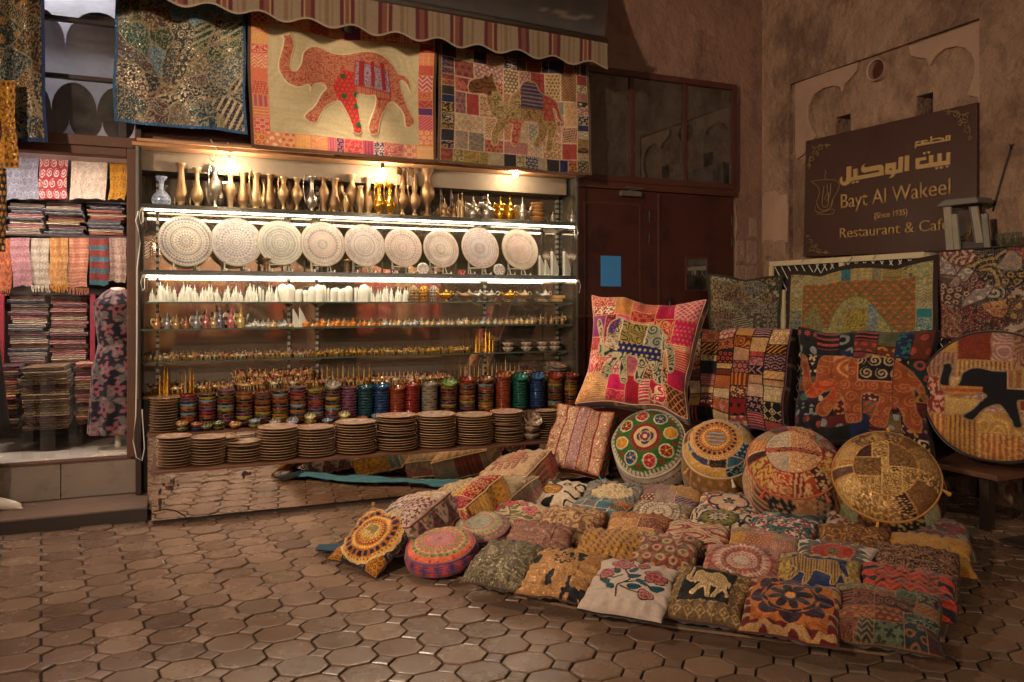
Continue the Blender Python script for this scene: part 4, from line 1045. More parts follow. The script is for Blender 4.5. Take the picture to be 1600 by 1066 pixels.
# bulbs under the top board
for px, py, lb in ((360, 258, 'bare lit bulb on a looped white cable at the left of the top board'), (598, 270, 'bare lit bulb hanging below the elephant hanging'), (806, 270, 'bare lit bulb hanging below the camel hanging')):
    p = on_y(px, py, .44); t = thing('light_bulb', lb, 'bulb', p)
    mb = MB(); mb.lathe([(.0001, -.038), (.012, -.034), (.020, -.022), (.022, -.008), (.018, .008), (.011, .022), (.009, .03)], 16); mb.build('glass', 'bulb_glow', t, smooth=True)
    mb = MB(); mb.lathe([(.010, .029), (.013, .031), (.014, .065), (.010, .072), (.003, .074)], 14); mb.build('socket', 'black_metal' if px > 400 else 'pale_plastic', t, smooth=True)
    mb = MB(); mb.tube([(0, 0, .07), (.005, .003, .09), (-.01, .0, .12), (-.02, -.03, .15)], .003, 6)
    if px < 400: mb.tube([(-.13, -.035, .16), (-.09, -.035, .09), (-.11, -.035, .05), (-.14, -.035, .045), (-.12, -.035, .01), (-.06, -.03, .03), (-.02, -.02, .08), (.03, -.02, .05), (.055, -.01, -.02), (.02, -.01, -.03)], .0035, 6)
    mb.build('cable', 'white_cable', t, smooth=True)
# the scribble on the left glass
mb = MB()
p = lambda x, y: on_y(210 + x / 4.444, 230 + y / 4.444, .444)
for k, yy in enumerate((665, 690, 712, 735, 758)):
    c = [(72, yy), (80, yy - 8), (92, yy - 4), (88, yy + 8), (76, yy + 6), (84, yy + 14), (100, yy + 4 + 3 * (k % 2)), (103, yy - 8)]
    mb.tube([p(*q) for q in c], .0022, 5)
tag(mb.build('painted_writing', 'white_cable'), 'small white vertical writing painted at the left end of the cabinet', 'writing')
cb = MB(); pc = [on_y(x, y, .43) for x, y in ((216, 330), (212, 345), (216, 360), (219, 380), (214, 420), (214, 520), (213, 600), (212, 650), (208, 690), (213, 715), (222, 720), (226, 700), (222, 640))]
cb.tube(pc, .004, 6); tag(cb.build('hanging_cable', 'white_cable', smooth=True), 'thin pale cable hanging down the left edge of the cabinet', 'cable')
# ------------------------------------------------------------------ merchandise on the shelves
VPROF = dict(
 flared=[(.65,0),(.70,.03),(.66,.05),(.48,.09),(.80,.17),(1,.27),(.92,.38),(.64,.54),(.50,.70),(.47,.82),(.60,.92),(.88,.99),(.86,1)],
 pear=[(.58,0),(.62,.03),(.30,.08),(.34,.12),(.84,.22),(1,.33),(.86,.45),(.46,.58),(.32,.72),(.34,.85),(.56,.95),(.76,1)],
 urn=[(.60,0),(.64,.04),(.26,.12),(.22,.20),(.55,.32),(.95,.46),(1,.55),(.85,.66),(.46,.75),(.36,.83),(.46,.92),(.82,1)],
 slim=[(.66,0),(.56,.05),(.50,.10),(.60,.24),(.92,.46),(1,.58),(.80,.70),(.50,.78),(.44,.88),(.74,1)],
 squat=[(.50,0),(.80,.05),(1,.19),(.96,.32),(.62,.46),(.26,.55),(.23,.74),(.30,.86),(.60,.95),(.62,1)],
 ewer=[(.72,0),(.62,.05),(.20,.12),(.26,.18),(.90,.28),(1,.36),(.80,.45),(.34,.53),(.50,.60),(.42,.75),(.20,.90),(.03,1)],
 teapot=[(.78,0),(.80,.04),(.86,.10),(1,.25),(.90,.40),(.56,.50),(.50,.55),(.64,.58),(.40,.68),(.16,.76),(.10,.84),(.15,.90),(.02,1)],
 krater=[(.78,0),(.72,.04),(.30,.12),(.25,.24),(.42,.32),(.95,.44),(1,.55),(.80,.66),(.44,.74),(.40,.86),(.78,.95),(1,1)],
 candle=[(.80,0),(.34,.07),(.24,.30),(.50,.38),(.24,.46),(.52,.56),(.24,.66),(.30,.78),(1,.90),(.92,.93),(.1,.94)])
_PC = {}
def vessel_proto(kind, mat, handle=0, spout=0, col=None):
    key = (kind, mat, handle, spout, col)
    if key in _PC: return _PC[key]
    prof = VPROF[kind]; P = np.array(prof)
    zz = np.linspace(0, 1, 34); rr = np.interp(zz, P[:, 1], P[:, 0])
    rr = np.convolve(np.r_[rr[0], rr, rr[-1]], [.2, .6, .2], 'valid')
    pr = list(zip(rr, zz))
    if rr[-1] > .15: pr += [(rr[-1] * .9, .995), (rr[-1] * .8, .93), (.01, .90)]
    else: pr += [(.001, 1.0)]
    mb = MB()
    if col:
        base, acc = (np.array(hx(c)) for c in col)
        def cf(i, k): return tuple(base + (acc - base) * (.8 if (math.sin(k * 2.1 + i * .9) * math.sin(i * .8) > .25) else 0))
        mb.lathe(pr, 24, cols=cf)
    else: mb.lathe(pr, 24)
    out = [('body', mb.mesh(kind + '_body', mat, True))]
    if handle:
        zt, zm = (.93, .30) if kind != 'teapot' else (.55, .18); m2 = MB()
        x0 = float(np.interp(zt, zz, rr)); x1 = float(np.interp(zm, zz, rr))
        ex = max(x0, x1) + (.75 if kind in ('teapot', 'ewer') else .5)
        pts = [(-x0 * .9, 0, zt), (-ex * .85, 0, zt + .03), (-ex, 0, zt - .12), (-ex * .96, 0, (zt + zm) / 2), (-x1 * 1.05, 0, zm)]
        m2.tube([tuple(np.array(p)) for p in crm_open(pts)], .085 if kind != 'teapot' else .10, 7, hx(col[1]) if col else (1, 1, 1)); out.append(('handle', m2.mesh('handle', mat, True)))
    if spout:
        m2 = MB(); m2.tube([tuple(p) for p in crm_open([(.75, 0, .22), (1.25, 0, .30), (1.45, 0, .48), (1.75, 0, .56)])], [.26, .22, .19, .17, .15, .13, .11, .10, .10, .09][:10], 8)
        out.append(('spout', m2.mesh('spout', mat, True)))
    _PC[key] = out; return out
def crm_open(pts, k=3):
    pts = [np.array(p, float) for p in pts]; Q = [pts[0]] + pts + [pts[-1]]; out = []
    for i in range(len(pts) - 1):
        p0, p1, p2, p3 = Q[i:i + 4]
        for s in range(k):
            t = s / k; out.append(.5 * (2 * p1 + (p2 - p0) * t + (2 * p0 - 5 * p1 + 4 * p2 - p3) * t * t + (3 * p1 - p0 - 3 * p2 + p3) * t ** 3))
    return out + [pts[-1]]
def vessel(name, label, cat, kind, mat, loc, half, h, handle=0, spout=0, col=None, rz=0, group=None, tilt=0):
    t = thing(name, label, cat, loc, group=group); t.rotation_euler = (0, tilt, rz); t.scale = (half, half, h)
    for nm, me in vessel_proto(kind, mat, handle, spout, col): link(nm, me, t)
    return t
g = random.Random(21)
ZA = SHELF['a']
TOP = [ # photo x, top y, bottom y, width px, kind, material, word, handle, spout, depth
 (252, 276, 313, 29, 'squat', 'glaze', 'pale blue painted', 0, 0, .56), (283, 255, 315, 20, 'flared', 'bronze', 'tall flared bronze', 0, 0, .58),
 (308, 262.6, 315, 19, 'pear', 'brass', 'pear shaped brass', 0, 0, .56), (336, 260, 316, 20, 'urn', 'silver', 'dull silver footed', 1, 0, .58),
 (360, 272, 318, 16, 'slim', 'brass', 'slender brass', 0, 0, .54), (380, 270, 319, 18, 'flared', 'bronze', 'flared bronze', 0, 0, .58),
 (400, 270, 320, 18, 'flared', 'brass', 'flared brass', 1, 0, .56), (422, 273, 321, 18, 'flared', 'bronze', 'flared dark bronze', 0, 0, .58),
 (443, 277, 323, 18, 'urn', 'brass', 'footed brass', 1, 0, .56), (464, 278, 323, 18, 'urn', 'brass', 'footed brass', 0, 0, .56),
 (487, 276, 325, 18, 'pear', 'silver', 'pear shaped pale metal', 1, 0, .56), (506, 277, 326, 16, 'slim', 'bronze', 'slender bronze', 0, 0, .56),
 (523, 279, 327, 17, 'flared', 'bronze', 'flared bronze', 0, 0, .55), (533, 275, 322, 16, 'flared', 'bronze', 'rear flared bronze', 0, 0, .68),
 (550, 273, 328, 19, 'urn', 'brass', 'large footed brass', 0, 0, .57), (540, 302, 327, 9, 'slim', 'brass', 'tiny slender brass', 0, 0, .50),
 (563, 291, 328, 13, 'slim', 'brass', 'short slender brass', 0, 0, .52), (575, 277, 329, 15, 'flared', 'brass', 'narrow flared brass', 0, 0, .58),
 (592, 287, 329, 18, 'pear', 'gold', 'bright gilt', 1, 0, .54), (609, 287, 330, 18, 'pear', 'gold', 'second bright gilt', 1, 0, .54),
 (628.6, 265, 332, 20, 'ewer', 'bronze', 'tall spired bronze', 1, 0, .58), (648, 266, 332, 19, 'ewer', 'bronze', 'slightly smaller spired bronze', 1, 0, .58),
 (667.5, 265, 333, 23, 'krater', 'bronze', 'big wide mouthed copper', 0, 0, .60), (689, 283, 331, 17, 'candle', 'dark_silver', 'beaded dark', 0, 0, .66), (705, 282, 331, 16, 'candle', 'dark_silver', 'second beaded dark', 0, 0, .66),
 (620, 283, 328, 16, 'flared', 'brass', 'rear flared brass', 0, 0, .70), (345, 275, 314, 18, 'pear', 'dark_silver', 'rear dark pear shaped', 0, 0, .70), (455, 283, 322, 16, 'flared', 'bronze', 'rear bronze flared', 0, 0, .70), (413, 280, 320, 15, 'pear', 'brass', 'rear small brass', 0, 0, .70)]
for i, (x, ty, by, wpx, kind, mat, word, ha, sp, d) in enumerate(TOP):
    p = on_y(x, by, d); p.z = ZA; s = mpp(p); hgt = on_y(x, ty, d).z - ZA
    cat = {'ewer': 'ewer', 'candle': 'candlestick'}.get(kind, 'vase'); noun = {'ewer': 'ewer', 'candle': 'candlestick'}.get(kind, 'jug' if ha else 'vase')
    vessel('metal_' + noun if kind != 'squat' else 'painted_vase', f"{word} {noun}, {NTH[sorted(t[0] for t in TOP).index(x)]} vessel from the left on the top glass shelf", cat, kind, mat, p, wpx / 2 * s, hgt, ha, sp,
           ('#a9b4c8', '#5a6c9c') if kind == 'squat' else None, rz=g.uniform(-.4, .4) + (R(23)), group='vases and jugs on the top glass shelf')
POTS = [(695, 309, 335, 15, 'bronze', 'squat bronze'), (710, 317, 336, 10, 'bronze', 'tiny bronze'), (716, 302, 336, 8, 'brass', 'tall narrow brass'), (722, 298, 336, 8, 'brass', 'second tall narrow brass'), (740, 306, 338, 22, 'silver', 'round silver'),
        (762, 303, 339, 22, 'silver', 'second round silver'), (782, 306, 340, 19, 'gold', 'gilt'), (797, 306, 340, 18, 'gold', 'second gilt'), (816.5, 308, 341, 18, 'silver', 'pale silver'),
        (864, 330, 343, 9, 'silver', 'tiny pale'), (894, 328, 344, 10, 'silver', 'tiny pale rightmost')]
for i, (x, ty, by, wpx, mat, word) in enumerate(POTS):
    d = .55 if x < 720 else .53; p = on_y(x, by, d); p.z = ZA; s = mpp(p)
    vessel('metal_teapot', f"{word} lidded pot, {NTH[i]} pot at the right of the top shelf", 'teapot', 'teapot', mat, p, wpx / 2 * s, on_y(x, ty, d).z - ZA, 1, 1, rz=R(23) + g.uniform(-.5, .5), group='lidded pots on the top glass shelf')
def bowl_prof(R_, h, lip=.96): return [(R_ * .42, 0), (R_ * .46, h * .06), (R_ * .66, h * .2), (R_ * .88, h * .52), (R_ * .97, h * .86), (R_, h), (R_ * lip, h), (R_ * .84, h * .56), (R_ * .55, h * .26), (.0005, h * .2)]
mb = MB(); mb.lathe(bowl_prof(1, .45), 28); WB = mb.mesh('wood_bowl', 'turned_wood', True)
p0 = on_y(839, 342, .56); s = mpp(p0)
for i, (dz, tl, dx) in enumerate(((.020, 0, .0), (.055, .12, 0), (.082, -.02, 0), (.110, .03, 0), (.140, 0, .003))):
    o = link('wooden_bowl', WB, None, (p0.x + dx, p0.y, ZA + dz), (0, tl, 0)); o.scale = (.066 * (1.05 - .03 * i),) * 3
    tag(o, f"turned wooden bowl, {ORD[4 - i]} of the bowl stack on the top shelf", 'bowl', 'wooden bowls on the top shelf')
for k in range(3):
    q = on_y(842, 341 - 2 * k, .54); o = link('wooden_saucer', WB, None, (q.x, q.y, ZA + .001 + .007 * k)); o.scale = (.075 - .004 * k, .075 - .004 * k, .024)
    tag(o, f"shallow wooden saucer, {ORD[2 - k]} under the wooden bowl stack", 'saucer', 'wooden saucers on the top shelf')
q = on_y(826, 335, .70)
for k in range(3):
    o = link('wooden_bowl', WB, None, (q.x, q.y, ZA + .06 * 0 + .035 * k)); o.scale = (.062,) * 3
    tag(o, f"pale wooden bowl, {ORD[2 - k]} of the rear stack on the top shelf", 'bowl', 'wooden bowls on the top shelf')
q = on_y(877, 344, .52); mb = MB(); mb.lathe([(.035, 0), (.040, .004), (.02, .012), (.012, .022), (.0005, .028)], 18, (q.x, q.y, ZA)); tag(mb.build('lidded_dish', 'silver', smooth=True), 'small pale metal dish with a pointed lid between two tiny pots', 'dish')

# ---- big lace plates on stands
BP = [(290, 378, 41), (368.5, 380, 39), (437, 381, 36), (503, 383, 36), (568, 385, 34), (628, 388, 31.5), (687, 390, 30.5), (748, 389, 33), (810, 391, 33)]
ACC = [('#77727a', '#a89080'), ('#8a8aa0', '#b8a498'), ('#848c88', '#a0b0ac'), ('#968e86', '#c0a49c'), ('#83808a', '#b89494'), ('#a88a86', '#c09a90'), ('#a89086', '#baa698'), ('#b08082', '#8c8a94'), ('#b87a70', '#a8a070')]
ZB = SHELF['b']
def plate_pat(i):
    a, b = ACC[i]; base = '#d3c8b4'; gg = random.Random(40 + i); rings = []; r = .10; rings.append((.10, base, b, 'petal', 6))
    while r < .90:
        w_ = gg.uniform(.07, .14); r = min(r + w_, .93); rings.append((r, base, gg.choice((a, b, a)), gg.choice(('circ', 'flower', 'dots', 'petal', 'circ', 'saw', 'flower')), int(6.28 * r / w_ * gg.uniform(.9, 1.2))))
    rings += [(1.0, '#d8cdb8', a, 'dots', 72), (1.3, '#d8cdb8', a, '', 1)]
    return rings
for i, (x, y, rp) in enumerate(BP):
    d = .585; c = on_y(x, y, d); Rr = rp * mpp(c); 
    c.z = max(c.z, ZB + Rr + .012)
    t = thing('display_plate', f"big lace patterned ceramic plate, {NTH[i]} from the left on the lit shelf", 'plate', c, group='big plates standing on the lit shelf')
    t.rotation_euler = (R(90 - 12), 0, R(8))
    nr, ns = 52, 150; q = np.linspace(.002, 1, nr); rr = np.repeat(q, ns); tt = np.tile(np.arange(ns) * 2 * np.pi / ns, nr); X, Y = rr * np.cos(tt), rr * np.sin(tt)
    col = np.tile(C_('#d8cdb8'), (len(rr), 1)); col, hh = ring_paint(col, np.zeros(len(rr)), X, Y, plate_pat(i), i)
    z = .018 + .012 * smooth01((rr - .45) / .5) + .0015 * hh
    I = (np.arange(nr - 1)[:, None] * ns + np.arange(ns)[None]).ravel(); J = (np.arange(nr - 1)[:, None] * ns + (np.arange(ns)[None] + 1) % ns).ravel()
    link('face', mesh_np('plate_face', np.stack([X * Rr, Y * Rr, z], 1), np.stack([I, I + ns, J + ns, J], 1), 'earthenware', col), t)
    mb = MB(); mb.lathe([(.001, -.012), (Rr * .45, -.012), (Rr * .5, -.008), (Rr * .99, .022), (Rr * 1.005, .028), (Rr * .995, .0315), (Rr * .985, .030)], 56, cols=hx('#b9a877'), cap=False); mb.build('back', 'glaze', t, smooth=True)
    st = thing('plate_stand', f"pale plastic easel under the {NTH[i]} big plate from the left", 'stand', (c.x, c.y, ZB), R(8), group='plate stands on the lit shelf')
    for sx in (-1, 1):
        mb = MB(); xx = sx * Rr * .42
        mb.tube([(xx, -.075, .004), (xx * 1.05, -.07, .03), (xx * .95, -.045, .012), (xx, .0, .02), (xx, .06, .02)], .006, 6); mb.tube([(xx, -.0, .02), (xx * .9, .055, .12), (xx * .9, .06, .004)], .005, 6)
        mb.build('leg', 'pale_plastic', st, smooth=True)
    mb = MB(); mb.tube([(-Rr * .42, .035, .07), (Rr * .42, .035, .07)], .005, 6); mb.build('cross_bar', 'pale_plastic', st, smooth=True)
for (x, y, rp, lb, mat, cc) in ((661, 414, 10, 'small white dish standing between the sixth and seventh plates', 'glaze', '#d8d0c0'), (780, 415, 10, 'small white dish standing between the eighth and ninth plates', 'glaze', '#d8d0c0')):
    c = on_y(x, y, .50); mb = MB(); mb.lathe([(.001, .006), (.5, .008), (1, .10), (1, .13), (.5, -.02), (.001, -.03)], 24, M=Matrix.Rotation(R(78), 3, 'X') @ Matrix.Scale(rp * mpp(c), 3), cols=lambda i, k: hx('#8a6a6a') if i == 1 and k % 3 == 0 else hx(cc))
    o = mb.build('small_dish', mat, None, (c.x, c.y, ZB + rp * mpp(c) * 1.0), smooth=True); tag(o, lb, 'dish')
for x, w_, h_, lb, cols in ((721, .055, .05, 'small red patterned box in front of the eighth big plate', ('#a8443a', '#d8b0a0')), (614, .03, .045, 'tiny white and dark blue box before the sixth big plate', ('#3a3a66', '#d8d0c0'))):
    c = on_y(x, 424, .49); mb = MB(); n = 6
    for i in range(n):
        for j in range(4): mb.box((c.x + (i - n / 2 + .5) * w_ / n, c.y, ZB + (j + .5) * h_ / 4), (w_ / n * .98, .03, h_ / 4 * .98), col=hx(cols[(i + j) % 2 if (i * j) % 3 else 0]))
    tag(mb.build('trinket_box', 'glaze', bevel=0), lb, 'box')
for x, lb in ((417, 'brown carved goblet beside the third big plate'), (543, 'brown carved goblet beside the fifth big plate')):
    c = on_y(x, 424, .50); vessel('goblet', lb, 'goblet', 'candle', 'bronze', (c.x, c.y, ZB), .038, .12)
mb = MB()
def sailmb(h, wd): 
    mb = MB(); pts = [(0, 0), (wd * .75, 0)] + [(wd * (.75 + .25 * math.sin(math.pi * t ** .8)) * (1 - t ** 2.2) + .03 * wd, h * .88 * t) for t in np.linspace(.1, 1, 9)] + [(0, h * .9)]
    mb.prism(pts, -wd * .18, wd * .18, XZ(0)); mb.tube([(0, 0, 0), (0, 0, h)], .0028, 6); mb.box((wd * .45, 0, -.003), (wd * 1.3, wd * .7, .006)); return mb
SAIL = sailmb(1, .32).mesh('sail_tower', 'frosted_crystal', bevel=0)
for i, (x, ty) in enumerate(((843, 395), (852, 403), (862, 388), (881, 388))):
    c = on_y(x, 425, .52); h = on_y(x, ty, .52).z - ZB - .004; o = link('sail_tower', SAIL, None, (c.x, c.y, ZB + .006 * h), (0, 0, R(20))); o.scale = (h,) * 3
    tag(o, f"white sail shaped tower model, {NTH[i]} of those at the right end of the plate shelf", 'figurine', 'sail towers on the plate shelf')

# ---- crystal towers on the third shelf
def tower_mb(kind):
    mb = MB(); g = random.Random(kind)
    if kind == 0:
        mb.lathe([(.30, 0), (.30, .04), (.24, .05)], 6)
        for r, h, dx, dy in ((.10, 1, 0, 0), (.11, .62, .11, .02), (.10, .74, -.10, .04), (.10, .5, .02, -.12), (.10, .42, .14, -.1), (.09, .36, -.14, -.09)):
            mb.lathe([(r, .05), (r * .95, h * .5), (r * .6, h * .55), (r * .5, h * .8), (r * .18, h * .84), (r * .08, h)], 8, (dx, dy, 0))
    elif kind == 1:
        mb.lathe([(.28, 0), (.28, .05), (.2, .06), (.19, .3), (.15, .32), (.14, .55), (.10, .57), (.09, .8), (.03, .83), (.012, 1)], 8)
    elif kind == 2:
        mb.lathe([(.30, 0), (.30, .03), (.27, .04), (.27, .7), (.24, .84), (.15, .94), (.03, .98)], 12, sy=.6)
    else:
        mb.box((0, 0, .02), (.5, .4, .04)); mb.box((-.09, 0, .44), (.14, .2, .8), taper=.8); mb.box((.10, 0, .36), (.14, .2, .64), taper=.8)
        mb.add([(-.16, -.1, .84), (-.02, -.1, .84), (-.02, .1, .84), (-.16, .1, .84), (-.15, 0, 1)], [(0, 1, 4), (1, 2, 4), (2, 3, 4), (3, 0, 4)]); mb.add([(.04, -.1, .68), (.16, -.1, .68), (.16, .1, .68), (.04, .1, .68), (.15, 0, .82)], [(0, 1, 4), (1, 2, 4), (2, 3, 4), (3, 0, 4)])
    return mb
TW = [tower_mb(k).mesh('crystal_tower', 'frosted_crystal', smooth=False) for k in range(4)]
ZC = SHELF['c']; x = 238; i = 0
TL = {0: 'frosted crystal tower with clustered spires in the row on the third glass shelf', 1: 'frosted crystal tower with stepped tiers in the row on the third glass shelf',
      2: 'frosted crystal block with a rounded top in the row on the third glass shelf', 3: 'frosted crystal twin tower pair in the row on the third glass shelf'}
while x < 636:
    k = g.choice((0, 0, 0, 1, 1, 3) if x < 440 else (2, 2, 2, 0, 3) if x < 560 else (0, 0, 2, 1, 1))
    for d in (.50, .62) if i % 3 else (.52,):
        c = on_y(x + (4 if d > .6 else 0), 470, d); h = g.uniform(.085, .135) * (1.05 if d > .6 else 1); o = link('crystal_tower', TW[k], None, (c.x, c.y, ZC), (0, 0, g.uniform(-.4, .4))); o.scale = (h * 1.05, h * 1.05, h)
        tag(o, TL[k], 'figurine', f'crystal souvenirs, type {("clustered", "stepped", "rounded", "twin")[k]}')
    x += g.uniform(9.5, 13); i += 1
mb = MB()
for a in np.arange(0, 6.28, .7): mb.tube([(.3 * math.cos(a), .22 * math.sin(a), 0), (.3 * math.cos(a), .22 * math.sin(a), .7), (.12 * math.cos(a), .1 * math.sin(a), .92), (0, 0, 1)], .03, 5)
for z in (.02, .2, .4, .6, .75): mb.tube([(.3 * math.cos(a), .22 * math.sin(a), z) for a in np.arange(0, 6.28, .4)], .028, 5, closed=True)
CG = {m: mb.mesh('wire_tower', m, True) for m in ('gold', 'silver', 'brass')}
for i, (x, m, w_) in enumerate(((646, 'brass', 'brown brass'), (662, 'gold', 'gilt'), (678, 'silver', 'silvery'))):
    c = on_y(x, 470, .52); o = link('wire_tower', CG[m], None, (c.x, c.y, ZC + .003)); o.scale = (.125,) * 3; tag(o, f"{w_} wire cage tower between the crystal towers and the oil lamps", 'figurine')
def oil_lamp(label, mat, loc, L, rz):
    t = thing('oil_lamp', label, 'lamp', loc, rz, group='genie lamps on the third glass shelf'); t.scale = (L,) * 3
    mb = MB(); mb.lathe([(.20, 0), (.21, .02), (.06, .07), (.05, .16), (.16, .20), (.30, .28), (.33, .36), (.24, .44), (.12, .47), (.001, .48)], 20, sy=.8)
    mb.tube(crm_open([(.22, 0, .33), (.45, 0, .34), (.62, 0, .42), (.74, 0, .50)]), [.15, .12, .10, .09, .075, .065, .06, .055, .05, .05], 8); mb.build('body', mat, t, smooth=True)
    mb = MB(); mb.lathe([(.13, .468), (.10, .53), (.03, .56), (.045, .60), (.001, .65)], 14); mb.build('lid', mat, t, smooth=True)
    mb = MB(); mb.tube(crm_open([(-.28, 0, .32), (-.52, 0, .36), (-.56, 0, .50), (-.40, 0, .54), (-.30, 0, .44)]), .028, 6); mb.build('handle', mat, t, smooth=True)
for i, (x, m, w_) in enumerate(((697, 'gold', 'bright gilt'), (733, 'bronze', 'copper coloured'), (750, 'silver', 'small silvery'), (768, 'silver', 'pale silvery'), (797, 'gold', 'polished gilt'), (820, 'brass', 'dull brass'), (852, 'silver', 'large silver'))):
    c = on_y(x, 470, .53); oil_lamp(f"{w_} genie lamp on a foot, {NTH[i]} lamp from the left on the third shelf", m, (c.x, c.y, ZC), .155, R(180 + 20 + g.uniform(-12, 12)))
for i, (x, dz) in enumerate(((868, 0), (872, .027), (846, 0))):
    c = on_y(x, 470, .64 if x < 860 else .55); mb = MB(); mb.box((c.x, c.y, ZC + dz + .0125), (.10, .07, .024)); o = mb.build('wooden_box', 'turned_wood', bevel=.003)
    tag(o, ('flat wooden box at the right end of the third shelf', 'flat wooden box lying on another at the right end of the third shelf', 'flat wooden box behind the large silver lamp')[i], 'box')

# ---- little figurines
def camel_mb(base, saddle, seed=0):
    mb = MB(); b, s = hx(base), hx(saddle)
    mb.ball((0, 0, .55), (.34, .16, .17), 10, 7, b); mb.ball((-.02, 0, .70), (.15, .12, .14), 8, 6, s)
    mb.tube(crm_open([(.26, 0, .55), (.44, 0, .52), (.52, 0, .70), (.50, 0, .86)]), [.10, .09, .08, .07, .06, .055, .05, .05, .05, .05], 7, b)
    mb.ball((.57, 0, .88), (.12, .055, .06), 8, 6, b)
    for x, y in ((.22, .09), (.22, -.09), (-.24, .09), (-.24, -.09)): mb.tube([(x, y, .5), (x + .01, y, .26), (x, y, 0)], [.07, .045, .05], 6, b)
    mb.tube([(-.32, 0, .58), (-.40, 0, .5), (-.41, 0, .36)], .025, 5, b); return mb
CM = [camel_mb(a, b).mesh('camel_figurine', 'painted_metal_toy', True) for a, b in (('#c8a468', '#b05a5a'), ('#d8b070', '#5a7a6a'), ('#c09060', '#c87a6a'), ('#d8c8a0', '#8a5a8a'), ('#c99a3a', '#e0b860'))]
CW = ('tan and red', 'yellow and green', 'brown and pink', 'cream and purple', 'plain gilt')
def camels(lst, z, where, grp):
    for (x, y, d, h, k) in lst:
        c = on_y(x, y, d); o = link('camel_figurine', CM[k], None, (c.x, c.y, z), (0, 0, g.uniform(0, 6.28))); o.scale = (h,) * 3
        tag(o, f"tiny {CW[k]} camel figurine crowded on {where}", 'figurine', grp + ', ' + CW[k])
SPI = tower_mb(1).mesh('gilt_spire', 'gold'); SPI2 = tower_mb(1).mesh('pale_spire', 'brass')
def spires(lst, z, where, grp):
    for (x, d, h, k) in lst:
        c = on_y(x, 600, d); o = link('spire_figurine', (SPI, SPI2)[k], None, (c.x, c.y, z), (0, 0, g.uniform(0, 3))); o.scale = (h * .30, h * .30, h)
        tag(o, f"thin {('gilt', 'dull brass')[k]} spire souvenir standing on {where}", 'figurine', grp + (', gilt' if k == 0 else ', brass'))
ZD, ZE, ZS = SHELF['d'], SHELF['e'], .7402
# shelf d: enamelled pots, trinkets
EN = (('#b8704a', '#d8c890'), ('#8a8a9c', '#c8b890'), ('#b08c5a', '#e0c890'), ('#a85a4a', '#d8b880'), ('#7a8090', '#d0c8b0'), ('#a03a4a', '#d8c0a0'), ('#a08a58', '#e0d0a0'), ('#5a5a80', '#d0c0a0'), ('#b04a5a', '#d8c0a8'), ('#c0a060', '#e8d8a8'))
for i, (x, ty) in enumerate(((246, 489), (262, 488), (276, 491), (291, 494), (308, 484), (323, 482), (335, 487), (344, 476), (362, 477), (377, 478))):
    c = on_y(x, 508, .54); vessel('enamel_pot', f"little enamelled coffee pot, {NTH[i]} from the left on the fourth shelf", 'teapot', 'teapot', 'painted_metal_toy', (c.x, c.y, ZD), .028 + .008 * (i > 3), on_y(x, ty, .54).z - ZD, 1, 1, EN[i], R(23) + g.uniform(-.6, .6), group='enamelled pots on the fourth shelf')
mb = MB(); mb.lathe([(.8, 0), (1, .15), (.95, .55), (.6, .8), (.2, .95), (.12, 1.1), (.18, 1.18), (.001, 1.3)], 14, cols=lambda i, k: hx('#d8b878') if i % 2 else (hx('#a85a4a') if k % 2 else hx('#d8c8a8'))); TB = [mb.mesh('trinket_pot', 'painted_metal_toy', True)]
mb = MB(); mb.lathe([(.8, 0), (1, .15), (.95, .55), (.6, .8), (.2, .95), (.12, 1.1), (.18, 1.18), (.001, 1.3)], 14, cols=lambda i, k: hx('#d8982a') if i % 2 else hx('#b0443a')); TB.append(mb.mesh('trinket_pot', 'painted_metal_toy', True))
mb = MB(); mb.lathe([(.8, 0), (1, .15), (.95, .55), (.6, .8), (.2, .95), (.12, 1.1), (.18, 1.18), (.001, 1.3)], 14, cols=lambda i, k: hx('#8a8a90') if i % 2 else hx('#d0c8b8')); TB.append(mb.mesh('trinket_pot', 'painted_metal_toy', True))
TBW = ('red and cream', 'orange and red', 'grey and white')
x = 388
while x < 832:
    for d in (.50, .59, .68):
        if 455 < x < 475 and d < .55: continue
        k = g.choice((0, 0, 2) if x < 470 or 600 < x < 650 else (1, 1, 0) if x < 600 else (0, 2, 0)); c = on_y(x + g.uniform(-2, 2), 508, d); s = g.uniform(.022, .034)
        o = link('trinket_pot', TB[k], None, (c.x, c.y, ZD)); o.scale = (s, s, s * g.uniform(.9, 1.5)); tag(o, f"tiny {TBW[k]} lidded trinket pot crowded on the fourth glass shelf", 'pot', 'trinket pots on the fourth shelf, ' + TBW[k])
    x += g.uniform(6.5, 9.5)
for i, (x, ty) in enumerate(((458, 480), (468, 478))):
    c = on_y(x, 508, .50); o = link('sail_tower', SAIL, None, (c.x, c.y, ZD + .001), (0, 0, R(20))); o.scale = (on_y(x, ty, .5).z - ZD,) * 3; tag(o, ('paler', 'rightmost')[i] + ' sail shaped tower among the trinket pots', 'figurine')
for i in range(12):
    x = 836 + (i % 6) * 8.5; d = .50 + .13 * (i // 6); c = on_y(x, 507, d); vessel('small_coffee_pot', 'small dark brass coffee pot in the cluster at the right of the fourth shelf', 'teapot', 'teapot', 'brass' if i % 2 else 'bronze', (c.x, c.y, ZD), .020, .07 + .012 * (i % 3), 1, 0, None, g.uniform(0, 3), group='small coffee pots on the fourth shelf')
L = []
x = 226
while x < 735:
    for d in (.575, .63, .69):
        yb = 565; L.append((x + g.uniform(-2, 2), yb, d, g.uniform(.046, .060), g.choice((0, 1, 2, 3) if x < 480 else (4, 4, 1))))
    x += g.uniform(8.4, 10)
camels(L, ZE, 'the lowest glass shelf', 'camels on the lowest glass shelf')
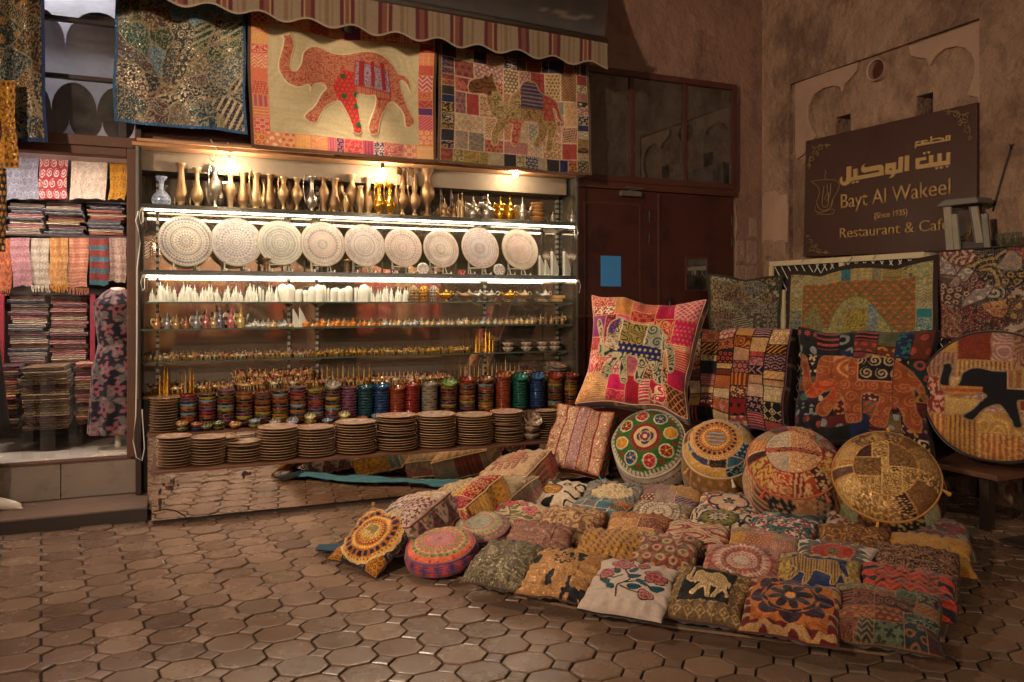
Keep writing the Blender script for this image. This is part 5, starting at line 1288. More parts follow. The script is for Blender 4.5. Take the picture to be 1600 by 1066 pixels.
spires([(x, .60, h, 0) for x, h in ((744, .15), (749, .20), (754, .13), (759, .22), (765, .20), (770, .12))], ZE, 'the lowest glass shelf near the patterned bowls', 'spires on the lowest glass shelf')
# patterned bowls in pairs on the lowest glass shelf
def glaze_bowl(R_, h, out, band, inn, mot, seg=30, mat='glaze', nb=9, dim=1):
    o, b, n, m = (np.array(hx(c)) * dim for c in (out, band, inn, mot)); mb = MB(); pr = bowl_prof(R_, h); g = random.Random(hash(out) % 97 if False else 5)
    def cf(i, k):
        if i in (5, 6): return tuple(b)
        if i < 5: return tuple(b if (i == 3 and (k * nb // seg) % 2) or (i == 2 and k % 3 == 0) else o)
        return tuple(m if (k % 3 == 0 and i == 7) or (k % 5 < 2 and i == 8) else n)
    mb.lathe(pr, seg, cols=cf); return mb.mesh('bowl', mat, True)
PB = glaze_bowl(1, .72, '#cdbfa8', '#7a4a3e', '#c8b8a0', '#7a3a34', nb=15)
for i, x in enumerate((794, 823, 848, 867)):
    for k in range(2):
        c = on_y(x, 546, .63); o = link('patterned_bowl', PB, None, (c.x, c.y, ZE + .038 * k), (0, 0, .5 * i + k)); o.scale = (.052,) * 3
        tag(o, f"lace patterned bowl, {('lower', 'upper')[k]} of the {NTH[i]} pair on the lowest glass shelf", 'bowl', 'patterned bowls on the lowest glass shelf')
# upper mirrored step behind the bowls
L = []
for i in range(96):
    x = 240 + i * 4.9; hump = math.exp(-((x - 430) / 55) ** 2); d = g.uniform(.615, .74); L.append((x, 615, d, g.uniform(.065, .085) + .03 * hump, g.choice((0, 0, 2, 3, 2, 1))))
camels(L, ZS, 'the upper step behind the bowl stacks', 'camels on the upper step')
for i in range(26):
    x = 372 + i * 4.6 + g.uniform(-3, 3); c = on_y(x, 600, g.uniform(.70, .75)); o = link('camel_figurine', CM[g.choice((0, 2, 2))], None, (c.x, c.y, ZS + .055), (0, g.uniform(-.3, .3), g.uniform(0, 6.28))); o.scale = (g.uniform(.085, .11),) * 3
    tag(o, 'pinkish camel figurine piled on top of the heap on the upper step', 'figurine', 'camels heaped on the upper step')
spires([(250, .62, .17, 0), (257, .64, .22, 0), (262, .63, .20, 0), (284, .64, .15, 0), (290, .63, .17, 1), (297, .62, .20, 0), (302, .64, .17, 0)] + [(495 + i * 8.2, .72, .15 + .02 * (i % 3), i % 2) for i in range(11)] +
       [(720 + i * 7, .66, .15 + .05 * (i % 4 == 2), 1 - (i % 3 == 0)) for i in range(14)], ZS, 'the upper step behind the bowls', 'spires on the upper step')
for i in range(10):
    c = on_y(592 + i * 6.5, 600, .68 + .03 * (i % 2)); vessel('small_coffee_pot', 'little pinkish coffee pot on the upper step', 'teapot', 'teapot', 'painted_metal_toy', (c.x, c.y, ZS), .024, .10, 1, 0, ('#c08a70', '#e0c090'), g.uniform(0, 3), group='coffee pots on the upper step')
mb = MB(); mb.lathe([(1.0, .5), (1.12, .25), (1.0, 0), (.82, .0), (.80, .25), (.82, .5), (1.0, .5)], 22, cols=lambda i, k: hx('#d8b890') if (k // 2) % 2 else hx('#9a5a4a'), cap=False); BR = mb.mesh('bangle', 'painted_metal_toy', True)
for i in range(28):
    x = 778 + (i % 10) * 6.2; c = on_y(x, 600, .62 + .05 * (i // 10)); o = link('bangle', BR, None, (c.x, c.y, ZS + .03 + .004 * (i % 4)), (g.uniform(.6, 1.4), 0, g.uniform(-.6, .6))); o.scale = (.030,) * 3; tag(o, 'painted bangle in the loose heap on the upper step at the right', 'bangle', 'bangles heaped on the upper step')
PT = [glaze_bowl(1, .28, a, b, c_, d_) for a, b, c_, d_ in (('#b0603a', '#d8a878', '#b89070', '#6a3a2a'), ('#3a5a7a', '#c8b898', '#a8a8a0', '#3a4a6a'), ('#c8b498', '#8a5a4a', '#c8b8a0', '#9a5a4a'))]
for k, (v, tl) in enumerate(((0, 0), (0, .02), (1, -.03), (2, .10))):
    c = on_y(868, 592, .66); o = link('serving_platter', PT[v], None, (c.x, c.y, ZS + .030 * k), (.06 * k, tl, 0)); o.scale = (.105,) * 3; tag(o, f"glazed serving platter, {ORD[3 - k]} of the pile on the upper step", 'platter', 'platters on the upper step')

# ---- stacks of glazed bowls on the middle step
BC = dict(mix1=('#3a3a52', '#8a6a4a', '#8a8aa0', '#3a3a60'), mix2=('#a8582e', '#3a2a24', '#b07a50', '#5a2a20'), olive=('#6a6a2e', '#2e2a20', '#9a9a6a', '#3a3a20'), plum=('#5a2a4a', '#8a5a6a', '#8a5a70', '#3a1a30'),
          teal=('#1e4a55', '#103038', '#3a7a88', '#10303a'), blue=('#2a4a78', '#16284a', '#4a7aa8', '#1a2a50'), rust=('#a0482a', '#6a2a18', '#b86a40', '#5a2418'), red=('#9c2e22', '#5a1812', '#b84a3a', '#601a14'),
          lace=('#a89a88', '#5a4a40', '#b0a290', '#54443c'), lime=('#7a9a3a', '#3a4a20', '#9ab06a', '#3a4a20'), orange=('#c07a2a', '#6a3a18', '#c89a5a', '#6a3a1a'), green=('#1e6a5a', '#123a34', '#3a8a78', '#123a34'), dark=('#2a2622', '#8a5a3a', '#6a5a50', '#2a2220'), yellow=('#b8a040', '#5a4a20', '#c0b070', '#5a4a20'), sky=('#8aa0ac', '#3a4a58', '#a8b8c0', '#3a5068'))
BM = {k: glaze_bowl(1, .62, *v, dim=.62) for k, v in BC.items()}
BNM = dict(mix1='slate blue', mix2='orange brown', olive='olive', plum='plum', teal='dark teal', blue='deep blue', rust='rust', red='red', lace='grey lace patterned', lime='lime green', orange='amber', green='emerald', dark='black', yellow='mustard', sky='pale blue')
MIXED = ('mix1', 'mix2', 'olive', 'dark', 'plum', 'sky', 'mix2', 'orange', 'dark', 'yellow', 'red', 'dark')
ST = [(294.6, 615, 657, 'm'), (324, 614, 656, 'm'), (353, 610, 655, 'm'), (382, 610, 655, 'm'), (410.5, 610, 653, 'm'), (438, 609, 651, 'm'), (465.6, 605, 651, 'm'), (493, 606, 649, 'm'), (520, 602, 647, 'm'), (545, 606, 646, 'plum'),
      (571, 604, 647, 'teal'), (595.5, 604, 646, 'blue'), (620, 604, 645, 'rust'), (643, 602, 644, 'red'), (670.7, 597, 642, 'lace'), (701, 599, 641, 'm'), (730, 594, 641, 'm'), (759, 590, 640, 'm'), (786, 586, 638, 'rust'), (812, 590, 634, 'green'), (839, 588, 632, 'blue'), (867, 585, 630, 'm'), (892, 584, 628, 'm')]
TILT = {8: ('lace', .45), 15: ('lime', .42), 14: ('lace', .15), 16: ('red', .2), 17: ('mix2', .22), 18: ('rust', .3), 19: ('green', .45), 20: ('blue', .4), 21: ('red', .38), 22: ('red', .2), 10: ('teal', .1), 11: ('blue', .2), 12: ('rust', .15), 13: ('red', .12)}
ZM = .5162
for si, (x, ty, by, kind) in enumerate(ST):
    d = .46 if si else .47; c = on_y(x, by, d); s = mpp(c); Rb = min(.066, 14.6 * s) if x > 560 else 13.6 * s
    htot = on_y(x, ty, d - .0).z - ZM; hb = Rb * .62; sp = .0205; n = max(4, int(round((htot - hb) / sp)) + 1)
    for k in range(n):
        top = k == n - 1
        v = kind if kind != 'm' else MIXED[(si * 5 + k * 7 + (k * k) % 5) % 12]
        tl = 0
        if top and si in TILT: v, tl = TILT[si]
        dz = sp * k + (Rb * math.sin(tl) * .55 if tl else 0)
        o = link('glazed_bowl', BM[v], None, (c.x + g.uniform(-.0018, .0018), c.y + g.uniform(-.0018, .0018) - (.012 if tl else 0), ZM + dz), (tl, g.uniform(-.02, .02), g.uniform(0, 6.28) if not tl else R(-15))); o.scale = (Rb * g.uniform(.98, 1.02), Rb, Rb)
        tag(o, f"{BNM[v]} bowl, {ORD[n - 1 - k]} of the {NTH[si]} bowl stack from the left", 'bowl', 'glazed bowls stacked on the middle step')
SB = [(285, 664, 'orange', 1), (308, 664, 'rust', 1), (323, 661, 'olive', 0), (342, 662, 'olive', 1), (368, 659, 'orange', 0), (398, 657, 'sky', 1), (430, 655, 'lace', 0), (457, 653, 'mix1', 0), (485, 653, 'yellow', 1), (512, 652, 'sky', 0), (538, 649, 'yellow', 1), (566, 647, 'rust', 0), (589, 645, 'sky', 0), (612, 642, 'red', 0), (637, 640, 'plum', 0)]
for i, (x, y, v, two) in enumerate(SB):
    c = on_y(x, y + 4, .365); tl = (.45 if i in (7, 10, 8) else .1 if i % 2 else .25)
    for k in range(1 + two):
        o = link('small_bowl', BM[v if k == two or i not in (0, 1, 5) else ('olive', 'blue', 'yellow')[min(i, 2)]], None, (c.x, c.y, ZM + .026 * k + (.012 if k == two and tl > .2 else .0)), (tl if k == two else 0, 0, R(-15))); o.scale = (.044,) * 3
        w_ = '' if not two else ('lower ' if k == 0 else 'upper ')
        tag(o, f"small {w_}{BNM[v]} bowl, {NTH[i]} along the front of the middle step", 'bowl', 'small bowls along the middle step')
# ---- stacks of brown rimmed plates
def plate_mesh(inn, mot, rim='#a8805c', seed=0):
    i_, m_, r_ = (np.array(hx(c)) for c in (inn, mot, rim)); dk = np.array(hx('#241a15')); mb = MB(); gg = random.Random(seed)
    pr = [(.50, 0), (.55, .004), (.62, .012), (.80, .045), (.97, .095), (1, .115), (.985, .125), (.95, .117), (.80, .075), (.66, .045), (.55, .036), (.42, .034), (.28, .033), (.14, .032), (.0008, .032)]
    def cf(i, k):
        if i < 3: return tuple(dk)
        if i < 8: return tuple(r_ * (1.25 if i in (5, 6) else .8))
        return tuple(i_ + (m_ - i_) * (gg.random() * .9))
    mb.lathe(pr, 44, cols=cf); return mb.mesh('plate', 'earthenware', True)
PM = [plate_mesh('#c4ac94', '#5a4238', seed=1), plate_mesh('#b89e86', '#6a4a44', seed=2), plate_mesh('#b8a290', '#7a4438', seed=3)]
def plate_stack(x, ty, by, wpx, z, d, desc, tilt_at=None):
    c = on_y(x, by, d); s = mpp(c); Rp = wpx / 2 * s; htot = on_y(x, ty, d).z - z; h1 = Rp * .125; sp = .0182; n = max(4, int(round((htot - h1) / sp)) + 1)
    lean = 0
    for k in range(n):
        if tilt_at and k >= tilt_at: lean = .03
        o = link('patterned_plate', PM[(k + int(x)) % 3], None, (c.x + g.uniform(-.004, .004), c.y + g.uniform(-.004, .004), z + sp * k + (.010 if lean else 0)), (lean + g.uniform(-.012, .012), g.uniform(-.012, .012), g.uniform(0, 6.28))); o.scale = (Rp * g.uniform(.985, 1.01),) * 3
        tag(o, f"brown patterned plate, {ORD[n - 1 - k]} of {desc}", 'plate', 'brown rimmed plates stacked on the steps')
plate_stack(256, 620, 676, 42, ZM, .455, 'the stack on the middle step left end')
ZL = .3342
for i, (x, ty, by, wpx) in enumerate(((273, 679, 734, 52), (326, 683, 731, 54), (381, 691, 728, 54), (434, 664, 724, 61), (493, 666, 716, 60), (556, 658, 711, 64), (620, 649, 706, 64), (681, 648, 702, 62), (740, 648, 697, 60), (792, 645, 691, 52))):
    plate_stack(x, ty, by, wpx, ZL, .155, f"the {NTH[i]} stack on the lower step", tilt_at={2: 5, 6: 5, 9: 3}.get(i))
plate_stack(350, 680, 722, 46, ZL, .235, 'the stack set back behind the others'); plate_stack(854, 640, 686, 36, ZL, .17, 'the stack beside the beige bowls')
BB = glaze_bowl(1, .66, '#a89076', '#6a4c3a', '#8a7460', '#4a342a', nb=13)
for k, (dz, tl, lb) in enumerate(((0, 0, 'lowest of three large beige bowls at the end of the plate stacks'), (.055, 0, 'middle of three large beige bowls at the end of the plate stacks'), (.135, .75, 'large tilted beige bowl on top at the end of the plate stacks'))):
    c = on_y(829, 684, .14); o = link('large_bowl', BB, None, (c.x - (.014 if tl else 0), c.y - (.03 if tl else 0), ZL + dz), (tl, 0, R(12))); o.scale = (.078,) * 3; tag(o, lb, 'bowl', 'large beige bowls on the lower step')
# ------------------------------------------------------------------ the cushion display: mat, rows of cushions, poufs, big cushions
PK = ['#d04468', '#c0304e', '#d8607a', '#c88a50', '#a82c42', '#d0905e', '#a04c78', '#c84a50', '#b83e58', '#7a2636']
CREAM = ['#e8d8b0', '#e0c090', '#d8b070', '#f0e0c0', '#c89858', '#e8c8a0']
EARTH = ['#8a4a34', '#a8703e', '#6a3a30', '#b88a58', '#4a3a3a', '#8a7a5a', '#9a5a44', '#c09060', '#5a4a38', '#7a3038']
DARKQ = ['#3a3a30', '#2e2a26', '#4a3a2c', '#34403c', '#5a4634', '#2a3034', '#4c4636', '#3c2a2a', '#2c3a2c', '#5a5040']
JEWEL = ['#5a2228', '#22304a', '#6a3824', '#2a2022', '#2a2424', '#22382f', '#4a2238', '#6a5434', '#3a221c', '#5e2a22']
GOLDQ = ['#b88a48', '#a8783e', '#c8a058', '#8a6238', '#9a7648', '#7a5030', '#c09858', '#8a7a4a', '#b09060']
def P_(n, seed, pal, acc, unit=13, kinds=KINDS, asp=1.0, seam=.006, seamcol='#d8b48a', under=None, box=(0, 0, 1, 1)):
    return pat_patch(split_rects(n, seed, asp, box), pal, acc, seed, unit, kinds, seam, seamcol, under, asp)
# mat
mb = MB(); q = [(1.30, -1.34), (1.60, -1.98), (2.06, -2.55), (2.70, -3.12), (3.02, -3.12), (4.25, -2.30), (2.95, -.62), (2.70, -.12), (2.2, -.42)]
mb.prism(q, .002, .014); tag(mb.build('floor_mat', 'mat_card', bevel=.003), 'flat card and sheeting laid on the pavers under the rows of cushions', 'mat')
mb = MB(); n_ = 60
for row in (0, 1):
    pass
q2 = [(1.36, -1.42), (1.68, -2.05), (2.13, -2.62), (2.72, -3.06), (2.98, -3.06), (4.16, -2.30), (2.9, -.66)]
mb.prism(q2, .0142, .024); tag(mb.build('ground_sheet', 'mat_sheet', bevel=.003), 'dark sheet spread over the card mat, its edge showing in front of the cushions', 'sheet')
ROWYAW = math.atan2(-.729, .684)
def gc(px, py, label, pat, mat='embroidered_cloth', w=.358, h=.372, th=.066, tilt=16, dz=0, yaw=0, piping='#4a3428', z=.128, seed=None, back='#54443a', roll=0, tassels=None, name='cushion', N=136, relief=.0022, D=0, side=None, pinch=.045):
    c = on_z(px, py, z); c.z = z - .012 + dz
    gg = random.Random(px * 7 + py)
    return cushion(name, label, 'cushion', c, w * gg.uniform(.97, 1.03), h * gg.uniform(.97, 1.03), th, pat, ROWYAW + R(yaw + gg.uniform(-4, 4)), R(tilt + gg.uniform(-2, 2)), R(roll + gg.uniform(-2, 2)), D, side, back, N, piping, mat, pinch, seed or px, 'cushions laid out in rows on the mat', relief, tassels)
def gr(px, py, label, top, side, Rr, H=.085, puff=.04, tilt=14, z=.10, mat='embroidered_cloth', piping='#7a4a5a', seed=1):
    c = on_z(px, py, z); c.z = z - .008
    return pouf('round_cushion', label, 'cushion', c, Rr, H, puff, top, side, ROWYAW, R(tilt), 48, 140, piping, mat, seed, 'cushions laid out in rows on the mat', belly=.10)
def disc(rings, bg='#c8b898', seed=0):
    def f(x, y):
        col = np.tile(C_(bg), (len(x), 1)); return ring_paint(col, np.zeros(len(x)), x, y, rings, seed)
    return f
# front row, left to right
gr(690, 862, 'round pink and purple crocheted cushion at the left front corner of the mat', disc([(.12, '#c88a8a', '#b06070', 'petal', 8), (.40, '#c48a84', '#b87878', 'sequin', 16), (.48, '#c05a5a', '#d8a090', 'dots', 30), (.62, '#b0906a', '#a07a5a', 'vine', 9), (.74, '#c0a078', '#c06858', 'saw', 22), (.86, '#a88a60', '#5a7a4a', 'flower', 24), (1.2, '#b84a3e', '#d8785a', 'petal', 26)]),
   pat_motif('#5a3a6a', '#b84a3e', 'tri', 16, 3, second=('#7a4a8a', 'dots', 26)), .175)
gr(750, 833, 'round pale grey green cushion with a pink ring behind the purple round one', disc([(.12, '#a8a890', '#8a8a78', 'petal', 8), (.46, '#a4a490', '#989884', 'vine', 5), (.54, '#a86a60', '#c0a090', 'dots', 32), (.72, '#8a8a6a', '#b0a888', 'petal', 30), (.82, '#b87868', '#a0a080', 'saw', 30), (1.2, '#7a7a5e', '#b08878', 'flower', 30)], seed=4),
   pat_motif('#7a7058', '#a86a50', 'flower', 16, 5), .165)
gc(790, 880, 'grey green cushion covered in tiny beads in the front row', pat_motif('#6a6450', '#8f8868', 'swirl', 7, 11, second=('#4a4638', 'sequin', 22, .7)), 'sequin_cloth', w=0.335, h=0.375)
gc(880, 895, 'tan satin cushion with dark brown beaded flowers in the front row', (lambda base: lambda u, v: (lambda c, h: (_mix(c, C_('#33201a'), ((fbm(u * 7, v * 7, 5) + .55 * np.maximum(np.abs(u - .5), np.abs(v - .5)) * (1 + .3 * np.sin(u * 20)) > .79) | ((np.abs(np.hypot(u - .5, v - .62) - .11 - .03 * np.sin(7 * np.arctan2(v - .62, u - .5))) < .018))).astype(float) * .9), h))(*base(u, v)))(pat_motif('#a98250', '#8a6438', 'swirl', 5, 3, strength=.4)), 'metal_thread_cloth', w=0.344, h=0.375)
def flowers_pat(bg, stem, petals, leaf, seed=0, sc=1.0):
    """a flowering branch embroidered on plain cloth"""
    g = random.Random(seed)
    stems = [[(.42, .16), (.40, .30), (.52, .44), (.44, .58), (.36, .74)], [(.46, .36), (.62, .44), (.76, .56)], [(.44, .30), (.60, .26), (.76, .30)], [(.42, .5), (.28, .46), (.20, .54)]]
    fl = [(.36, .78, .15, 6), (.80, .62, .15, 5), (.74, .26, .09, 3), (.18, .56, .12, 5), (.60, .80, .09, 5)]; lv = [(.30, .30, 2.4), (.56, .52, .5), (.60, .34, .3), (.68, .44, -.3), (.30, .64, 2.0), (.52, .66, 1.1), (.84, .42, .4), (.20, .40, 2.6)]
    def f(u, v):
        col = np.tile(C_(bg), (len(u), 1)); h = np.zeros(len(u)); d = np.full(len(u), 9.)
        for s in stems:
            q = np.array(crm_open(s, 4))[:, :2] if False else np.array([p[:2] for p in crm_open([(a, b, 0) for a, b in s], 4)])
            for (x0, y0), (x1, y1) in zip(q, q[1:]):
                L2 = (x1 - x0) ** 2 + (y1 - y0) ** 2 + 1e-9; t = np.clip(((u - x0) * (x1 - x0) + (v - y0) * (y1 - y0)) / L2, 0, 1); d = np.minimum(d, np.hypot(u - x0 - t * (x1 - x0), v - y0 - t * (y1 - y0)))
        m = (d < .011); col[m] = C_(stem); h[m] = 1
        for x, y, a in lv:
            p = (u - x) * math.cos(a) + (v - y) * math.sin(a); q = -(u - x) * math.sin(a) + (v - y) * math.cos(a)
            r = (p / .085) ** 2 + (q / (.032 * (1.2 - p / .085 * .5))) ** 2; m = r < 1; col[m] = C_(leaf); h[m] = .8; m = (r > .75) & (r < 1.1) | (r < 1) & (np.abs(q) < .004); col[m] = C_(stem)
        for i, (x, y, R_, n) in enumerate(fl):
            r = np.hypot(u - x, v - y); t = np.arctan2(v - y, u - x) + i
            e = R_ * (.72 + .28 * np.abs(np.cos(n * t / 2))); m = r < e; col[m] = C_(petals[i % len(petals)]); h[m] = .9
            m = (np.abs(r - e) < .007) | (np.abs(r - e * .55) < .006) | ((r < e) & (np.abs(np.cos(n * t / 2)) < .07)); col[m] = C_(stem)
            m = r < R_ * .2; col[m] = C_('#8a4a4a')
        return col, h
    return f
gc(985, 918, 'white cushion embroidered with a pink rose branch in the front row', flowers_pat('#b8aea4', '#2c2026', ['#b07a78', '#a8706e', '#b88482'], '#4a6a72', 3), 'cloth', w=0.364, h=0.375, piping='#1c1714', N=130)
brd = lambda inner, base, acc, kind, unit, bw, seed=0: (lambda u, v: (lambda a, b: (np.where(((np.minimum(np.minimum(u, 1 - u), np.minimum(v, 1 - v)) < bw))[:, None], b[0], a[0]), np.where(np.minimum(np.minimum(u, 1 - u), np.minimum(v, 1 - v)) < bw, b[1], a[1])))(inner(u, v), pat_motif(base, acc, kind, unit, seed)(u, v)))
gc(1107, 928, 'gold tapestry cushion with a pale elephant on a dark brown square in the front row', sew(brd(pat_motif('#2c1c18', '#3a2620', 'vine', 6, 2), '#6e5a3a', '#a08a5a', 'diamond', 7, .19, 3), fit(ELE, .22, .24, .80, .78), '#a08a62', '#b8a47c', 'vstripe', 16, '#c8b488', .008), w=0.354, h=0.375, mat='metal_thread_cloth', N=130)
gc(1235, 950, 'orange cushion with a purple eight pointed star in the front row', pat_medal(brd(pat_motif('#a8642a', '#8a4a22', 'swirl', 6, 4, strength=.6), '#6a2a22', '#b08a5a', 'wave', 6, .10, 8), [(.10, '#b0502a', '#e0b060', 'petal', 8), (.42, '#a8642a', '#2e1c2a', 'petal', 8), (.50, '#a8642a', '#2e1c2a', 'petal', 8), (.72, '#b06a2c', '#3a2030', 'petal', 8)], .5, .54, .62, 5), w=0.372, h=0.375, piping='#5a2a22', N=120)
gc(1384, 962, 'rust and sage patchwork cushion at the right front corner of the mat', P_(16, 77, ['#6a3a26', '#7a4a30', '#5a6248', '#4a3028', '#6e5438', '#3a3a34'], ['#8a5a3a', '#7a7a5a', '#9a6a44', '#3a2a24'], 9, seamcol='#8a6a4a'), w=0.391, h=0.375)
# second row
gc(840, 846, 'dusty pink brown velvety cushion in the second row', pat_motif('#86604e', '#9a7460', 'swirl', 6, 8, second=('#6a4650', 'paisley', 6, .6)), 'metal_thread_cloth')
gc(950, 860, 'mustard yellow cushion with a basket weave pattern', pat_motif('#a87a26', '#6a3a22', 'rope', 9, 3, second=('#c0923a', 'check', 9, .4)), w=0.354)
gc(1035, 868, 'red and green floral cushion in the second row behind the rose branch', pat_motif('#7a4a3a', '#a0423a', 'flower', 5, 7, second=('#7a7a4e', 'vine', 5, .8), third=('#c0a080', 'rings', 5, .7)))
gc(1160, 888, 'pale pink cushion with a lacy round medallion behind the gold tapestry one', pat_medal(pat_motif('#a87466', '#c0988a', 'scale', 10, 3), [(.10, '#8aa090', '#c8b0a0', 'petal', 8), (.24, '#b08070', '#d0b0a0', 'petal', 12), (.38, '#a06a5e', '#c8a898', 'circ', 20), (.54, '#b48878', '#9a5a50', 'petal', 24), (.7, '#a87466', '#d0b0a0', 'saw', 36), (.86, '#b08070', '#90564c', 'petal', 40)], S=.56, seed=3))
gc(1280, 906, 'gold cushion with a tan tiger on a slate blue square', sew(brd(pat_motif('#3a4a5a', '#2c3a48', 'vine', 5, 3, strength=.4), '#8a7238', '#b09850', 'sequin', 6, .16, 3), fit(CAT, .12, .25, .86, .86), '#a8884a', '#5a4628', 'vstripe', 14, '#c0a468', .006), w=0.372, h=0.366, N=120)
gc(1416, 921, 'bright red kilim cushion with dark diamonds', pat_motif('#9a2a1e', '#241a1e', 'diamond', 3.2, 1, border=(.16, '#b03a22', '#2a2028', 'wave', 4), second=('#b8642a', 'zigzag', 5, .5)), w=0.391, h=0.348)
# third row
gc(800, 811, 'cream cushion with big pink flowers behind the round cushions', flowers_pat('#c2ad8c', '#6a5a3a', ['#c8685e', '#d08078', '#b8785a'], '#8a8458', 9), w=0.372, h=0.348, N=120)
gc(890, 821, 'beige cushion with raised scroll embroidery in the third row', pat_motif('#b09068', '#7a5a40', 'swirl', 7, 6, border=(.10, '#8a6448', '#c0a078', 'flower', 11)), 'metal_thread_cloth')
gc(995, 831, 'golden brown pieced silk cushion in the third row', P_(8, 41, ['#9a6a44', '#a87a4e', '#8a5636', '#b08a5c', '#7a4a3a'], ['#c09a68', '#7a4030', '#b88a5a'], 15, ('vine', 'sequin', 'swirl', 'paisley', 'stripe')), 'sequin_cloth')
gc(1086, 846, 'pink and cream cushion with wavy hexagon bands', (lambda u, v: (lambda q: (_mix(_mix(_mix(np.tile(C_('#c0a488'), (len(u), 1)), C_('#a8544c'), ((q > .30) & (q < .5)).astype(float)), C_('#7a3038'), ((q >= .5) & (q < .62)).astype(float)), C_('#9a7a3a'), (q > .84).astype(float)), q))(fr(2.6 * np.abs(fr(v * 2.4 + .5 * np.floor(u * 3) % 1) - .5) + .5 * np.abs(fr(u * 3) - .5) ** 2 * 4))), N=120)
gc(1190, 863, 'faded pink patchwork cushion with orange scraps in the third row', P_(10, 52, ['#a06a58', '#b0806a', '#7a6a60', '#a87a4a', '#8a5a50'], ['#c09a80', '#c8a048', '#70504a', '#9a9080'], 13, seamcol='#8a5a4a'))
gc(1302, 878, 'white cushion with an orange sun disc and grey petals', pat_medal(pat_motif('#c2b8aa', '#c2b8aa', 'plain', 3), [(.16, '#8a7a5a', '#3a2a20', 'sequin', 10), (.22, '#a04a22', '#c86a38', 'ray', 30), (.44, '#b0542a', '#8a3a1e', 'ray', 40), (.52, '#8a3a20', '#c88a5a', 'dots', 40), (.90, '#c2b8aa', '#5a564e', 'petal', 16)], .5, .55, .56, 2), w=0.372, h=0.348, N=120)
gc(1430, 889, 'dark brown cushion glittering with sequins at the right of the mat', pat_motif('#4a3026', '#7a5a44', 'swirl', 6, 9, second=('#a08468', 'sequin', 15, .6)), 'sequin_cloth', w=0.372)
# fourth row
gc(868, 772, 'white cushion with a large gold and brown paisley', (lambda base: lambda u, v: (lambda c, h, p: (_mix(_mix(_mix(_mix(c, C_('#b8843e'), (p < .16).astype(float)), C_('#c8a860'), (p < .12).astype(float)), C_('#8a5a2a'), ((p < .12) & (orn('paisley', u * 6, v * 6, 2) > .5)).astype(float)), C_('#4a2c1c'), (np.abs(p - .17) < .013).astype(float)), h))(*base(u, v), np.hypot((u - .46) * 1.1, (v - .42 - .35 * (u - .3) ** 2)) * (1 - .55 * (v - .3))))(lambda u, v: (lambda d: (_mix(np.tile(C_('#cbbda6'), (len(u), 1)), C_('#4e2e1e'), d), d))(((np.abs(fr(fbm(u * 2.2, v * 2.2, 6, 2) * 5) - .5) < .09) & (np.hypot(u - .46, v - .42) > .24)).astype(float))), w=0.391, h=0.331, N=120)
gc(930, 804, 'blue and orange cushion divided into small squares by white lines', pat_patch([(i / 4, j / 4, (i + 1) / 4, (j + 1) / 4) for i in range(4) for j in range(4)], ['#4a6a7a', '#5a7a80', '#a85a34', '#6a6a7a', '#3a5a6a', '#7a6a4a'], ['#8a9a8a', '#b07a4a', '#3a4a5a', '#a09a6a'], 5, 20, seam=.012, seamcol='#c0b8a8'), w=0.372)
gc(1030, 812, 'cream cushion with white concentric lace rings', pat_medal(pat_motif('#9a8a70', '#b0a288', 'flower', 9, 2), [(.08, '#cfc4b0', '#8a7a64', 'petal', 6), (.18, '#8a7a64', '#cfc4b0', 'petal', 10), (.30, '#cfc4b0', '#7a6a54', 'saw', 22), (.42, '#9a8a70', '#d8ccb8', 'circ', 20), (.56, '#cfc4b0', '#8a7a64', 'petal', 26), (.7, '#8a7a64', '#d0c4ae', 'dots', 36), (.85, '#b8aa92', '#7a6a54', 'saw', 44)], S=.55, seed=6))
gc(1125, 822, 'white cushion with a dark olive suzani rosette', pat_medal(pat_motif('#c4b69c', '#2e2018', 'vine', 3.6, 12), [(.10, '#c4b69c', '#2e2018', 'petal', 6), (.16, '#c4b69c', '#6a6238', 'petal', 8), (.30, '#3a2a1c', '#c4b69c', 'saw', 10), (.44, '#6f6a36', '#8a8448', 'petal', 12), (.52, '#2e2018', '#6f6a36', 'saw', 24)], .48, .52, .60, 7), w=0.372, h=0.331, N=120)
gc(1220, 837, 'white cushion with crowded navy and magenta flowers', pat_motif('#c2b6a6', '#20304a', 'leaf', 5.5, 4, second=('#a02a4e', 'flower', 4.3, 1), third=('#2a5a58', 'vine', 3.5, .8)), w=0.354)
gc(1335, 853, 'brown gold cushion with a swirling metal thread ground', pat_motif('#7a5430', '#a07a44', 'swirl', 7, 14, second=('#5a3422', 'vine', 6, .7)), 'sequin_cloth', w=0.364)
gc(1450, 863, 'plain mustard yellow folded cover lying on the right hand cushions', pat_motif('#a87c22', '#b88c30', 'swirl', 2, 4, strength=.4), w=0.391, h=0.348, th=.05, back='#8a641c')
# fifth row
gc(958, 778, 'pale cushion of raised cream and grey rope fringe', (lambda u, v: (lambda m, k: (_mix(_mix(np.tile(C_('#6a6a60'), (len(u), 1)), C_('#8a8a7e'), m), C_('#c9bb95'), k * (.55 + .45 * m)), 2.6 * m))(np.abs(np.sin(fbm(u * 5, v * 5, 4) * 22)) , (np.hypot((u - .5) * 1.0, (v - .45) * 1.15) + .12 * (fbm(u * 6, v * 6, 8) - .5) < .33).astype(float))), w=0.401, h=0.366, relief=.006, N=120, piping='#5a5a50')
gc(1045, 785, 'tan pieced cushion with a dark diamond and yellow flowers', pat_patch([(0, 0, .5, .5), (.5, 0, 1, .5), (0, .5, .5, 1), (.5, .5, 1, 1), (.28, .30, .62, .66)], ['#a07a58', '#7a4a38', '#b08a5c', '#8a6a60', '#6a3a2c'], ['#c8b08a', '#b89a3a', '#c09a70', '#8a90a0'], 6, 12), w=0.391)
